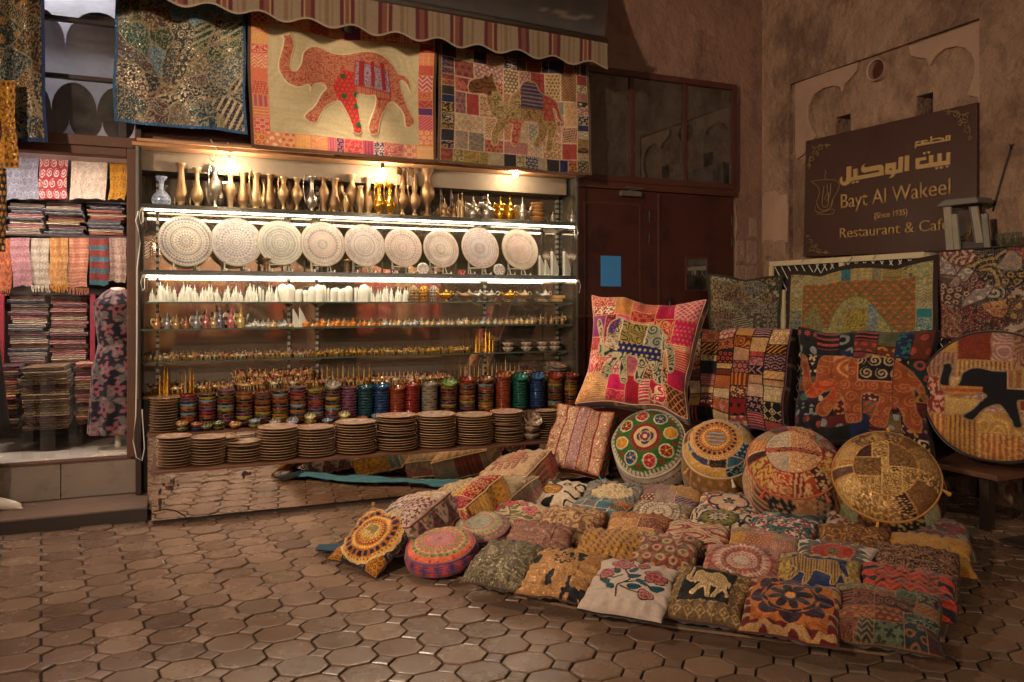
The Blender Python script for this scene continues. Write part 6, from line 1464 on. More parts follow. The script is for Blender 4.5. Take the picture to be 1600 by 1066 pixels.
gc(1140, 795, 'white cushion with a blue quatrefoil of red flowers', (lambda base: lambda u, v: (lambda c, h, q: ((lambda c2: (_mix(_mix(c2, C_('#27404e'), (np.abs(q - .22) < .022).astype(float)), C_('#8a3a3a'), ((q > .26) & (q < .30)).astype(float) * 0), h + (np.abs(q - .22) < .022)))(ring_paint(_mix(c, C_('#c0a48c'), (q < .20).astype(float)), h * 0, (u - .5) / .5, (v - .5) / .5, [(.07, '#b87a2a', '#c8a03a', 'petal', 5), (.22, '#c8b49c', '#27404a', 'petal', 5)])[0])))(*base(u, v), np.minimum(np.minimum(np.hypot(u - .34, v - .5), np.hypot(u - .66, v - .5)), np.minimum(np.hypot(u - .5, v - .34), np.hypot(u - .5, v - .66))) + .06))(pat_motif('#c6b49c', '#9a2e38', 'flower', 4.6, 6, second=('#2a5a62', 'leaf', 4.6, .8), third=('#b8862e', 'dots', 9, .8))), w=0.391, h=0.375, N=130)
gc(1238, 812, 'grey teal ikat cushion with a small dark diamond', pat_medal(pat_motif('#4a5a58', '#7a8a84', 'wave', 3, 5, second=('#2c3836', 'zigzag', 3, .6)), [(.12, '#1e1a1a', '#1e1a1a', '', 1), (.20, '#a8843a', '#4a5a58', 'petal', 4)], .4, .55, .5), w=0.354, h=0.315)
gc(1343, 826, 'white cushion with a brown star and red leaves at the back of the mat', pat_medal(pat_motif('#c4b6a6', '#8a4238', 'leaf', 4, 3, second=('#3e2c28', 'dots', 6, .7)), [(.08, '#7a3a30', '#3a2420', 'petal', 6), (.32, '#c4b6a6', '#4a2c28', 'petal', 8), (.46, '#c4b6a6', '#9a4a44', 'petal', 8)], .5, .5, .55, 3), w=0.372, N=120)
gc(1453, 839, 'mixed green and red floral cushion in the far right corner of the mat', pat_motif('#5a564a', '#7a3a34', 'flower', 4, 8, second=('#8a8a74', 'vine', 4, .8), third=('#94444e', 'swirl', 3, .5)), w=0.391)
# ---- left column: box cushions leaning towards the shop, on a blue cloth
def lc(px, py, z, label, pat, side, w, h, D, yaw, tilt, roll=0, **k):  # gusset palettes are lightened to stand in for light on the shop side
    c = on_z(px, py, z); c.z = max(z - D / 2 * .95 - .005, .01 + D / 2 * .95 + w / 2 * abs(math.sin(R(k.get('bank', 0)))))
    return cushion('floor_cushion', label, 'cushion', c, w, h, k.pop('th', .055), pat, R(yaw), R(tilt), R(roll), D, side, k.pop('back', None), k.pop('N', 120), k.pop('piping', '#c8a878'), k.pop('mat', 'embroidered_cloth'), k.pop('pinch', .035), px, 'cushions along the left edge of the display', k.pop('relief', .0025), k.pop('tassels', None), .004, R(k.pop('bank', 0)))
YW = '#b8822a'
corner_sq = lambda base, c1, c2, k, s: (lambda u, v: (lambda c, h, m: (np.where(m[:, None], _mix(np.tile(C_(c1), (len(u), 1)), C_(c2), orn(k, u * 16, v * 16, s)), c), h))(*base(u, v), ((np.abs(u - .5) > s) & (np.abs(v - .5) > s))))
lc(587, 843, .130, 'golden yellow cushion with an elephant medallion and tasselled corners at the front left', sew(pat_medal(corner_sq(pat_motif('#2a1c20', '#8a6a5a', 'rings', 11, 4), '#b07c26', '#7a4a1c', 'rings', .26), [(.36, '#b88a3a', '#c8a04a', 'vine', 10), (.44, '#a0501e', '#d8a850', 'dots', 26), (.52, '#c08a2c', '#8a4a1a', 'saw', 40), (.60, '#b8862e', '#d8b060', 'petal', 40), (.80, '#a86a22', '#3a2440', 'square', 22), (.88, '#c8a050', '#8a4a1e', 'dots', 44), (.95, '#d0b070', '#b07a2a', '', 1)], S=.52, seed=2), fit(ELE2, .36, .38, .66, .64), '#8a8a4a', '#a8582a', 'stripe', 20, '#d8c080', .008),
   pat_wedges(12, ['#d8a83a', '#a83a30', '#2a2a30', '#d0a040', '#2a5a78'], ['#7a4a1e', '#e8c870', '#c8a050'], 15, 8, ('rings', 'dots', 'diamond')), .37, .38, .0, -54, 34, -6, th=.075, pinch=.09, piping='#2a1a1a', tassels=((-1, -1, '#4a2a22'), (1, -1, '#2a2a3a'), (1, 1, '#8a5a1e'), (-1, 1, '#8a5a1e')), N=140)
lc(643, 799, .225, 'white box cushion with maroon pinwheels and yellow flowers', pat_medal(pat_patch([(i / 3, j / 3, (i + 1) / 3, (j + 1) / 3) for i in range(3) for j in range(3)], ['#b8a898', '#c4b4a4', '#b8a898'], ['#6a3036', '#7a3a40', '#6a3036', '#b88a26'], 9, 9, ('tri', 'leaf', 'star', 'tri', 'leaf'), seam=.01, seamcol='#c8b8a8'), [(.08, '#b88a26', '#1e2a1e', 'dots', 6), (.26, '#c4b4a4', '#1e2a1e', 'petal', 14), (.32, '#c4b4a4', '#c4b4a4', '', 1)], .36, .40, .5),
   pat_motif('#b8a494', '#6a3036', 'tri', 12, 2, second=('#22301e', 'leaf', 22, .8)), .39, .40, .145, -54, 15, 0, bank=-16, piping='#7a3a3a')
lc(722, 773, .24, 'red and yellow pieced box cushion with a cream fan', pat_medal(P_(9, 23, ['#8a2e2a', '#b88a34', '#9a3a30', '#c09a48', '#5a7078'], ['#c86a5a', '#8a5a22', '#c8a860'], 13, ('rings', 'dots', 'diamond', 'stripe', 'rings')), [(.18, '#b8a078', '#8a6a44', 'vine', 8), (.34, '#c0a880', '#7a5a3a', 'square', 16), (.52, '#c4ae88', '#8a6a48', 'petal', 26), (.58, '#b09468', '#b09468', '', 1)], .42, .62, .62),
   pat_wedges(11, ['#a8443a', '#d8a83a', '#b85040', '#c89a48', '#5a8a98'], ['#e0c8a0', '#8a5a2a', '#e8c870'], 5, 8, ('rings', 'dots', 'diamond')), .41, .40, .15, -53, 15, 0, bank=-16, piping='#c8a878', tassels=((1, -1, '#c09a50'),))
lc(787, 764, .19, 'cream cushion with a red and mauve posy under the beige elephant cushion', pat_medal(pat_motif('#a89878', '#8a7a5c', 'scale', 9, 3), [(.14, '#7a4a6a', '#b88a9a', 'petal', 7), (.24, '#8a2e2a', '#b0584a', 'petal', 9), (.38, '#a89878', '#5a6a4a', 'petal', 8)], .5, .5, .5), pat_motif('#b0a48c', '#c8607a', 'flower', 14, second=('#5a7a58', 'leaf', 14, .7)), .38, .34, .13, -50, 8, 0, bank=-13)
lc(806, 729, .27, 'beige box cushion with a faded red elephant at the back of the left column', sew(pat_motif('#b49a78', '#a88c68', 'vine', 6, 3, strength=.5, border=(.05, '#a08460', '#c0a884', 'stripe', 20)), fit(ELE2, .16, .18, .84, .84), '#b09470', '#8a4238', 'stripe', 9, '#8a5a44', .007, extra=region([(.42, .50), (.70, .47), (.72, .74), (.44, .76)], '#9a3a34', '#b49a78', 'stripe', 10)),
   pat_wedges(10, ['#a8503e', '#c08a64', '#c0684c', '#b09a80'], ['#e0c090', '#7a3a34'], 8, 8, ('stripe', 'vstripe', 'plain', 'vine')), .44, .43, .17, -50, 14, 0, bank=-15)
# blue cloth under the left column, its rumpled edge showing on the shop side
def strip_cloth(name, label, path, wid, mat, seed=0, z0=.006):
    V = []; n = 90; m = 16; P = np.array([p for p in crm_open([(a, b, 0) for a, b in path], 12)])[:, :2]
    L = np.r_[0, np.cumsum(np.hypot(*(P[1:] - P[:-1]).T))]; s = np.linspace(0, L[-1], n); X = np.interp(s, L, P[:, 0]); Y = np.interp(s, L, P[:, 1])
    T = np.stack([np.gradient(X), np.gradient(Y)], 1); T /= np.linalg.norm(T, axis=1)[:, None]; N_ = np.stack([-T[:, 1], T[:, 0]], 1)
    u = np.repeat(np.linspace(-.5, .5, m), n); i = np.tile(np.arange(n), m)
    wv = wid * (1 + .25 * np.sin(s[i] * 9 + seed)); x = X[i] + N_[i, 0] * u * wv; y = Y[i] + N_[i, 1] * u * wv
    z = z0 + .03 * fbm(x * 9, y * 9, seed) + .022 * np.abs(np.sin(u * 9 + s[i] * 7)) * (1 - np.abs(u) * 1.2)
    k = len(x); Vt = np.concatenate([np.stack([x, y, z + .004], 1), np.stack([x, y, z], 1)]); F = grid_faces(m, n); F2 = np.concatenate([F, F[:, ::-1] + k])
    tag(link(name, mesh_np(name, Vt, F2[:, ::-1], mat)), label, 'cloth')
strip_cloth('folded_cloth', 'light blue cloth rumpled on the pavers along the shop side of the left cushions', [(1.06, -.98), (1.30, -.76), (1.62, -.52), (1.98, -.28), (2.30, -.14)], .16, 'teal_cloth', 3)
strip_cloth('folded_cloth', 'dark blue cloth end sticking out beside the golden elephant cushion', [(.86, -.93), (.98, -.99), (1.12, -1.06), (1.26, -1.14)], .13, 'dark_teal_cloth', 5)
# ---- poufs behind the mat
def nrm(yaw, tilt): return Matrix.Rotation(R(yaw), 3, 'Z') @ Matrix.Rotation(R(tilt), 3, 'X') @ Vector((0, 0, 1))
def place_pouf(px, py, rp, H, yaw, tilt, label, top, side, puff=.105, **k):
    nz = math.cos(R(tilt)); dep = (EYE - nz * H - .015) / ((py - HORIZON) / FPX + 1.05 * rp / FPX * math.sin(R(tilt)))
    c = at(px, py, dep) - nrm(yaw, tilt) * (H / 2 + puff * .6)
    return pouf('pouf', label, 'pouf', c, rp / FPX * dep * .98, H, puff, top, side, R(yaw), R(tilt), group='poufs behind the cushions', belly=.13, **k)
suz = disc([(.055, '#c8b89a', '#7a2a2a', '', 1), (.11, '#8a2428', '#8a2428', '', 1), (.155, '#c8b088', '#1e4a66', 'petal', 4), (.24, '#c8a878', '#1e4a66', 'petal', 4), (.31, '#c8a878', '#c8a878', '', 1), (.36, '#7a1c26', '#7a1c26', '', 1), (.47, '#5e6c3c', '#8a1c2a', 'saw', 26), (.88, '#566a3a', '#566a3a', '', 1), (1.0, '#d8ccb8', '#566a3a', 'saw', 52), (1.3, '#d8ccb8', '#b04a44', '', 1)], '#d8ccb8')
def suzani(x, y):
    col, h = suz(x, y); cs = ['#b8862e', '#1e5a70', '#a02a48', '#7a1c3a', '#b8862e', '#1e5a70', '#a02a48', '#8a2a3a']
    for i in range(8):
        a = i * math.pi / 4 + .3; cx, cy = .68 * math.cos(a), .68 * math.sin(a); r = np.hypot(x - cx, y - cy); t = np.arctan2(y - cy, x - cx)
        m = r < .19; col[m] = C_('#c8b898'); h[m] = .7; m = r < .155; col[m] = C_(cs[i]); h[m] = 1
        m = (r < .13) & (np.abs(np.cos(2.5 * t)) < .22) | (r < .035); col[m] = C_('#c8a04a')
        a2 = a + math.pi / 8; r2 = np.hypot(x - .80 * math.cos(a2), y - .80 * math.sin(a2)); m = r2 < .06; col[m] = C_('#8a4a2a')
    return col, h
place_pouf(1010, 686, 58, .40, -48, 56, 'round white pouf with a green suzani top of coloured flowers', suzani, lambda s, t: (lambda c: (_mix(_mix(_mix(c, C_('#8a3a3a'), ((np.abs(t - .16) < .02) & (fr(s * 60) < .5)).astype(float)), C_('#3a2a2a'), (np.abs(t - .42 - .05 * np.sin(s * 44)) < .012).astype(float)), C_('#2a1c20'), ((np.hypot(fr(s * 8) - .5, (t - .68) * 1.6) < .20)).astype(float)), t * 0))(np.tile(C_('#d8ccba'), (len(s), 1))), seed=3, piping='#b8a890', tassels=None)
def medal2(x, y):
    base = pat_disc_patch(8, ['#3a6a78', '#b08a3a', '#4a2030', '#7a3a30', '#2a5060', '#c09a4a'], ['#8ab0b0', '#7a5a1e', '#c0a088'], 12, .86, 6, '#c0a078', kinds=('rings', 'dots', 'diamond', 'rings'))
    col, h = base(x, y); c2, h2 = ring_paint(col.copy(), h, (x + .08) / .74, (y - .06) / .74, [(.34, '#a06a3a', '#8aa0a8', 'stripe', 3), (.42, '#b8884a', '#7a3a22', 'dots', 24), (.52, '#a8703a', '#d0a868', 'petal', 26), (.62, '#8a4a26', '#c09050', 'saw', 40), (.80, '#b08048', '#4a2a40', 'square', 24), (.88, '#c8a068', '#8a5a2a', 'dots', 50), (.98, '#b88a4e', '#c8a870', 'ray', 90)], 5); return c2, h2
place_pouf(1123, 692, 58, .42, -42, 42, 'round teal and yellow pouf with a beaded golden medallion on top', medal2, pat_wedges(7, ['#1e4250', '#a8802e', '#5a2a2a', '#22505c', '#2a2030', '#8a6a2a'], ['#3a6a78', '#6a4a18', '#b08a70'], 4, 7, ('rings', 'diamond', 'dots', 'plain')), seed=5, piping='#b09a78', tassels=((-1.2, '#c8bca8'), (-2.4, '#b07a3a')))
place_pouf(1240, 711, 70, .40, -42, 42, 'round orange patchwork pouf with a crossed centre between the medallion and gold poufs', pat_disc_patch(15, ['#b0703e', '#a85a3a', '#8a8a6a', '#b89a58', '#6a3a30', '#c08a54', '#8a4a34'], ['#3a2a24', '#d0b080', '#9a3a2a', '#c8a878', '#7a9a84'], 31, .60, 5, '#8a4a2a', inner=pat_patch([(0, .56, .42, 1), (.58, .56, 1, 1), (0, 0, .42, .44), (.58, 0, 1, .44), (.42, 0, .58, 1), (0, .44, 1, .56)], ['#b06a48', '#a89a88', '#a87a44', '#b8885a'], ['#c89a70', '#4a3a3a', '#d0b488'], 3, 10)),
           pat_wedges(13, ['#8a4a2e', '#a8784a', '#4a2a30', '#b08a60', '#6a3426', '#3a2a26'], ['#c09a68', '#2a2024', '#d0b890', '#8a3a2a'], 6, 8), seed=7, piping='#a8583a', tassels=((-2.2, '#b0442e'), (-.9, '#a8583a')))
place_pouf(1383, 734, 79, .36, -48, 50, 'large gold brocade pouf with brown panels at the right of the pouf row', pat_disc_patch(17, ['#a8844a', '#8a6a3a', '#5a3a22', '#9a7844', '#6e5236', '#4a1e22', '#a88a54', '#7a5a32'], ['#c8a868', '#8a6634', '#a88a54', '#d0b478'], 8, .60, 7, '#b88a4a', inner=pat_patch([(0, .66, .3, 1), (.3, .66, .55, 1), (.55, .5, 1, 1), (0, .3, .45, .66), (.45, .3, .55, .66), (.45, 0, .75, .4), (.75, 0, 1, .5), (0, 0, .45, .3), (.55, .4, .75, .5)], ['#a88848', '#8a6a3a', '#5a3a22', '#b09050'], ['#c8a868', '#6a4a28'], 5, 14, ('vine', 'swirl', 'sequin', 'plain'), seam=.012, seamcol='#c8a868'), kinds=('vine', 'swirl', 'sequin', 'plain', 'paisley')),
           pat_wedges(12, ['#6a4a28', '#3e2818', '#8a8a64', '#5a3a22', '#9aa07c'], ['#8a6a3a', '#b09a60', '#4a2c1a'], 9, 7, ('vine', 'plain', 'swirl', 'sequin')), mat='metal_thread_cloth', seed=9, piping='#a8763a', tassels=((-1.7, '#c8902a'), (-.2, '#c8902a'), (1.5, '#c8902a')))
# square gold box cushion at the left of the poufs
c = at(908, 690, 5.62)
cushion('pouf', 'square rose gold brocade pouf leaning at the left end of the pouf row', 'pouf', c, .42, .46, .03, (lambda base: lambda u, v: (lambda c, h: (_mix(c, C_('#8a4a3a'), (np.abs(fr(u * 5 + .5) - .5) < .05).astype(float)), h))(*base(u, v)))(pat_patch([(i / 5, 0, (i + 1) / 5, 1) for i in range(5)], ['#a8826a', '#b48a70', '#a07862', '#b0907a'], ['#c8a890', '#8a5a4e', '#b8a0a8', '#d0b49a'], 16, 16, ('sequin', 'flower', 'sequin', 'vine', 'star'), seam=.012, seamcol='#8a5a44')),
        R(-46), R(64), R(-7), .15, pat_motif('#3a2c26', '#a88a6a', 'dots', 30, 3, second=('#8a4a3a', 'stripe', 4, .6)), '#4a382e', 120, '#a0523a', 'sequin_cloth', .03, 5, 'poufs behind the cushions', .0025, ((1, -1, '#2a7a70'), (-1, -1, '#a03a34')))
# ---- bench and the four big cushions on it
bn = thing('bench', 'plank bench along the tan wall carrying the big elephant cushions', 'bench', (4.9, -1, 0)); o4 = (4.9, -1, 0)
mb = MB(); mb.span((4.62, -2.22, .325), (4.93, .50, .357)); mb.span((4.935, -2.22, .325), (5.2, .50, .355)); rel(mb, o4).build('seat_plank', 'brown_timber', bn, bevel=.004)
mb = MB(); mb.span((3.34, -.10, .325), (4.60, .32, .355)); rel(mb, o4).build('side_plank', 'brown_timber', bn, bevel=.004)
for x, y in ((4.70, -2.1), (5.1, -2.1), (4.7, -.8), (5.1, -.8), (4.7, .4), (5.1, .4), (3.4, 0), (3.4, .25)):
    mb = MB(); mb.span((x - .03, y - .03, .0), (x + .03, y + .03, .324)); rel(mb, o4).build('leg', 'dark_timber', bn, bevel=.003)
def big(px, py, dep, w, h, D, yaw, tilt, roll, label, pat, side, **k):
    c = at(px, py, dep)
    return cushion('big_cushion', label, 'cushion', c, w, h, k.pop('th', .06), pat, R(yaw), R(tilt), R(roll), D, side, '#3a2c28', k.pop('N', 190), k.pop('piping', '#c8a088'), 'embroidered_cloth', k.pop('pinch', .03), px, 'big cushions on the bench', .003, k.pop('tassels', None))
inner = pat_patch(split_rects(34, 5), PK, CREAM + PK[:4], 3, 20, KINDS, .004, '#e0a884')
big(1003, 556, 5.72, .80, .86, .17, -42, 68, -5, 'large pink patchwork cushion with a blue and cream elephant leaning by the door',
    sew(inner, ELE2, '#b8a684', '#2a2a3a', 'swirl', 16, '#c8ac94', .006, 4, extra=chain(region([(.30, .54), (.56, .50), (.58, .78), (.32, .80)], '#a88a54', '#4a3a2a', 'swirl', 16, '#e0c8b0'), region([(.56, .50), (.74, .47), (.72, .78), (.58, .78)], '#a89c84', '#5a5048', 'paisley', 8, '#e0c8b0'), region([(.30, .43), (.74, .38), (.74, .50), (.30, .54)], '#1e4066', '#c8b060', 'dots', 18), region([(.12, .62), (.24, .60), (.32, .84), (.16, .90)], '#24507a', '#b84a4a', 'flower', 12), region([(.10, .50), (.30, .44), (.30, .54), (.12, .62)], '#c0b498', '#a03a44', 'flower', 16))),
    pat_patch(split_rects(20, 9, 4), ['#3a3438', '#5a4a48', '#8a6a60', '#2a2a34'], ['#a89080', '#b84a54', '#c0a890'], 7, 10), piping='#d8a890', pinch=.13, th=.12)
big(1160, 592, 5.95, .78, .76, .24, -60, 78, 0, 'large square cushion pieced from small red and gold blocks in six columns',
    pat_patch(column_rects(6, 8, 11), ['#8a3a2e', '#b08a54', '#a8643a', '#4a2a24', '#b8a078', '#96524a', '#c0a880', '#7a4030', '#2a2024'], ['#d0b888', '#c8862e', '#c85a3a', '#e0d0b0', '#3a2420', '#b88a8a'], 8, 15, KINDS, .007, '#3e2622'),
    pat_patch(split_rects(22, 19, 4), ['#2a2022', '#3a2a28', '#5a3428', '#241e22'], ['#6a4434', '#8a4a34', '#4a3a34'], 8, 10), piping='#6a3a5a', pinch=.06, th=.12)
dk = pat_patch(split_rects(44, 14), JEWEL + ['#1e1a1e', '#221e20', '#2a2226'], ['#c8b488', '#7a3a3a', '#b8843a', '#4a6a5a', '#8a8a8a', '#a04a44'], 15, 9, ('flower', 'star', 'leaf', 'rings', 'paisley', 'dots', 'plain', 'stripe'), .005, '#3a2a26')
big(1352, 606, 5.42, .88, .80, .18, -58, 79, 0, 'large dark floral cushion with a rust coloured elephant',
    sew(dk, [(a, .04 + b * .92) for a, b in ELE3], '#8a4a2c', '#a86a3e', 'paisley', 9, '#9a6a48', .006, 6, extra=chain(region([(.49, .54), (.75, .54), (.75, .76), (.49, .76)], '#3a1a18', '#b09a78', 'paisley', 9, '#b8825a'), region([(.10, .38), (.32, .34), (.32, .52), (.12, .50)], '#a04426', '#b86038', 'vine', 9), region([(.30, .55), (.42, .55), (.42, .75), (.30, .75)], '#94522e', '#c08a5a', 'swirl', 7))),
    pat_motif('#1e1a1e', '#3a2c2c', 'stripe', 10, 2), piping='#1e1818', pinch=.07, th=.12)
rd = pat_patch(split_rects(22, 8), ['#a86a3e', '#b08a4e', '#9a7a6e', '#8a4a30', '#b89a60', '#a0806a'], ['#c8a868', '#c8a090', '#7a4a34', '#d0b888'], 4, 12, ('vstripe', 'sequin', 'swirl', 'plain', 'vstripe', 'vine'), .006, '#a8845a')
rpat = sew(rd, fit(ELE, .13, .27, 1.05, .74), '#2a2022', '#4a3a34', 'swirl', 13, '#9a8468', .006, 3, extra=chain(region([(.12, .45), (.42, .45), (.42, .56), (.12, .56)], '#a8623e', '#b88a4e', 'stripe', 12), region([(.58, .56), (.80, .56), (.80, .72), (.58, .72)], '#9a6a4a', '#a89458', 'vstripe', 9, '#b8a080')))
c = at(1556, 620, 4.98)
pouf('big_cushion', 'large round patchwork cushion with a dark elephant at the right edge', 'cushion', c, .405, .20, .05, lambda x, y: rpat((x * .98 + 1) / 2, (y * .98 + 1) / 2), pat_wedges(16, ['#2a2224', '#4a3a34', '#8a7a6a', '#5a3a34'], ['#a89078', '#1e1a1c', '#8a5a4a'], 3, 8),
     R(-56), R(82), 84, 200, '#3a2a24', 'embroidered_cloth', 5, 'big cushions on the bench', belly=.05)
# ------------------------------------------------------------------ hung cloths
def hang_y(pts, y): return [on_y(a, b, y) for a, b in pts]
def crazy(n, seed, pal, acc, unit, border=None, seamcol='#9a8a6a', warp=.25, extra=None):
    """crazy quilt: tilted scraps of brocade and sequin work"""
    g = random.Random(seed); pts = [(g.random(), g.random(), C_(g.choice(pal)), C_(g.choice(acc)), g.choice(('sequin', 'vine', 'swirl', 'paisley', 'flower', 'rings', 'sequin', 'scale', 'dots', 'stripe')), g.uniform(.6, 1.6), g.uniform(0, 3.1), g.uniform(.7, 1.5)) for _ in range(n)]
    def f(u, v):
        uu = u + warp * .1 * (fbm(u * 4, v * 4, seed) - .5); vv = v + warp * .1 * (fbm(u * 4 + 7, v * 4, seed) - .5)
        D = np.stack([np.abs((uu - p[0]) * math.cos(p[6]) + (vv - p[1]) * math.sin(p[6])) / p[7] + np.abs(-(uu - p[0]) * math.sin(p[6]) + (vv - p[1]) * math.cos(p[6])) * p[7] for p in pts])
        o = np.argsort(D, 0)[:2]; idx = o[0]; gap = np.take_along_axis(D, o[1:2], 0)[0] - np.take_along_axis(D, o[:1], 0)[0]
        col = np.zeros((len(u), 3)); h = np.zeros(len(u))
        for i, p in enumerate(pts):
            m = idx == i
            if not m.any(): continue
            x, y = u[m] * unit * p[5], v[m] * unit * p[5]; x, y = x * math.cos(p[6]) + y * math.sin(p[6]), -x * math.sin(p[6]) + y * math.cos(p[6])
            q = orn(p[4], x, y, seed + i); q2 = (hsh(np.floor(u[m] * 160), np.floor(v[m] * 120), seed) > .80) * .5
            col[m] = _mix(_mix(np.tile(p[2], (m.sum(), 1)), p[3], q * .8), C_('#c8b898'), q2); h[m] = .8 * q + q2
        e = smooth01((.018 - gap) / .012); col = _mix(col, C_(seamcol), e * .8); h = h + e
        if border:
            d = np.minimum(np.minimum(u, 1 - u) * border[2], np.minimum(v, 1 - v)); m = d < border[0]; col[m] = C_(border[1]) * (.8 + .4 * fbm(u[m] * 60, v[m] * 60, 3))[:, None]
        return col, h
    return f
# golden elephant hanging
bpal = ['#d05a52', '#e0865e', '#c8444e', '#e09a5a', '#b8506a', '#d8785a', '#5a3a6a', '#e0a468', '#c05a48']
egr = pat_patch(border_rects(13, 9, .085, .105, seed=3), bpal, CREAM + ['#8a3a4a', '#e0826a', '#b84a5a'], 3, 26, KINDS, .004, '#d88a6a',
                under=pat_motif('#c4b48c', '#b8a67c', 'swirl', 5, 2, strength=.5, second=('#d0c49e', 'stripe', 13, .15)))
def trim(fn, w_, asp, c, inner=None):
    def f(u, v):
        col, h = fn(np.clip((u - w_ / asp) / (1 - 2 * w_ / asp), 0, .9999), np.clip((v - w_) / (1 - 2 * w_), 0, .9999))
        d = np.minimum(np.minimum(u, 1 - u) * asp, np.minimum(v, 1 - v)); m = d < w_; col[m] = C_(c); h[m] = 0
        return col, h
    return f
dots = lambda u, v, col, h, ins, d: (lambda m: (np.where(m[:, None], C_('#2e5a34'), col), h + m))(ins & np.any([np.hypot((u - a) * 1.35, v - b) < .021 for a, b in ((.485, .585), (.49, .43), (.555, .445), (.555, .36), (.565, .22), (.575, .14))], 0))
ep = sew(egr, ELE, '#b4664c', '#963c36', 'vine', 20, '#d8c49c', .0045, 3, 1.35, second=('#c48a66', 'sequin', 26), extra=chain(
    region([(.43, .50), (.48, .64), (.55, .62), (.60, .45), (.60, .06), (.52, .06), (.50, .25)], '#b02a26', '#d85a4a', 'flower', 30, asp=1.35), region([(.55, .45), (.75, .43), (.75, .50), (.55, .52)], '#c07a5a', '#a04a3a', 'vstripe', 30, '#a03a34', asp=1.35),
    region([(.545, .52), (.755, .48), (.74, .66), (.55, .72)], '#a89098', '#7a4a5e', 'vine', 24, '#a83a3a', asp=1.35), region([(.57, .52), (.60, .52), (.60, .72), (.57, .72)], '#9a2e34', '#9a2e34', 'plain', 9, asp=1.35), region([(.64, .52), (.66, .52), (.655, .72), (.635, .72)], '#9a2e34', '#9a2e34', 'plain', 9, asp=1.35), region([(.705, .50), (.73, .50), (.715, .72), (.69, .72)], '#9a2e34', '#9a2e34', 'plain', 9, asp=1.35), dots))
cloth_sheet('wall_hanging', 'cream wall hanging with a big orange elephant and a pink patchwork border', 'hanging', hang_y([(387, 2), (682, 46), (679, 256), (390, 232)], .34), trim(ep, .022, 1.35, '#5e4632'), 300, 230, .022, .085, 2, group=None, relief=.0026, mat='cloth', hang=1, ripple=5)
# camel hanging
cpal = ['#b89a6a', '#a8463e', '#8a6a44', '#c8a878', '#9a5a4a', '#c0a080', '#a87a50', '#b86a5a', '#8a8a7a', '#a06a70']
cgr = pat_patch(border_rects(13, 11, .085, .11, seed=7), ['#22284e', '#22284e', '#2e2a2c', '#8a7a4a', '#8a3a34', '#3a3028', '#a89a7a', '#b07a6a', '#2a3058'], ['#c0b088', '#d0c4a8', '#8a5a3a', '#b8903a', '#22284e'], 5, 24, ('plain', 'plain', 'rings', 'flower', 'paisley', 'sequin', 'vine', 'dots', 'wave'), .004, '#b89a78',
                under=pat_patch(split_rects(34, 4, 1.3, (.085, .11, .915, .89)), cpal, ['#d8c49a', '#7a2e2a', '#5a4632', '#c88a6a', '#e0d0b0'], 6, 22, KINDS, .008, '#d8b898', asp=1.3))
cp_ = sew(cgr, CAMEL, '#9a7a4a', '#5a4228', 'vine', 18, '#c8a684', .005, 4, 1.3, second=('#b89a64', 'sequin', 22), extra=chain(region([(.52, .54), (.68, .54), (.68, .78), (.52, .78)], '#4a3444', '#8a7a84', 'stripe', 14, '#7a4a4a', asp=1.3),
    region([(.68, .45), (.86, .45), (.86, .68), (.68, .68)], '#9a3e34', '#b86a50', 'flower', 18, asp=1.3), region([(.44, .13), (.54, .13), (.54, .42), (.44, .42)], '#a8503e', '#c88a6a', 'rings', 18, asp=1.3), region([(.15, .62), (.36, .62), (.36, .82), (.15, .82)], '#7a4a28', '#4a2c1c', 'swirl', 12, asp=1.3), region([(.33, .42), (.52, .42), (.52, .66), (.33, .66)], '#b09a68', '#6a5230', 'vine', 22, asp=1.3)))
cloth_sheet('wall_hanging', 'patchwork wall hanging with a camel and dark blue border squares', 'hanging', hang_y([(685, 62), (921, 98), (924, 276), (683, 256)], .35), trim(cp_, .022, 1.3, '#6a5442'), 270, 230, .016, .05, 5, relief=.0022, hang=1, ripple=5)
SEQ = ['#c8b898', '#8a8a7a', '#a08a60', '#5a6a6a', '#b0a488', '#7a5a3a']
cloth_sheet('wall_hanging', 'dark teal sequined quilt hanging with a blue edge left of the elephant hanging', 'hanging', hang_y([(181, -12), (383, 2), (386, 209), (178, 191)], .36),
            crazy(30, 8, ['#2e4448', '#2a2e30', '#4a5a5c', '#3a3830', '#54403a', '#5a8494', '#5a3a3a', '#2e4a34', '#6a6456', '#383034'], SEQ, 14, (.022, '#3a5f86', 1)), 210, 200, .016, .02, 3, mat='sequin_cloth', ripple=5, back='#26282a')
cloth_sheet('wall_hanging', 'dark brown and olive sequined quilt hanging at the far left', 'hanging', hang_y([(-120, -30), (68, -16), (72, 222), (-120, 218)], .33),
            crazy(26, 5, ['#2c2a22', '#3a3428', '#26302c', '#4a3a2c', '#34302a', '#2e3a38'], SEQ + ['#a87a44'], 13, (.03, '#2a3a66', 1)), 190, 200, .03, .02, 9, mat='sequin_cloth', ripple=8, back='#26221e')
gold1 = brd(pat_medal(pat_motif('#b07a22', '#5a2c10', 'vine', 9, 3, strength=.8), [(.50, '#b88428', '#6a3614', 'vine', 9), (.56, '#2a140c', '#2a140c', '', 1), (.62, '#c08a30', '#4a240e', 'dots', 40)], .5, .45, .5), '#a8721e', '#2a140c', 'star', 13, .10)
cloth_sheet('embroidered_banner', 'gold and black embroidered banner at the left edge of the picture', 'banner', hang_y([(-75, 122), (24, 126), (27, 264), (-75, 258)], .22), gold1, 110, 120, .006, .0, 2, mat='metal_thread_cloth')
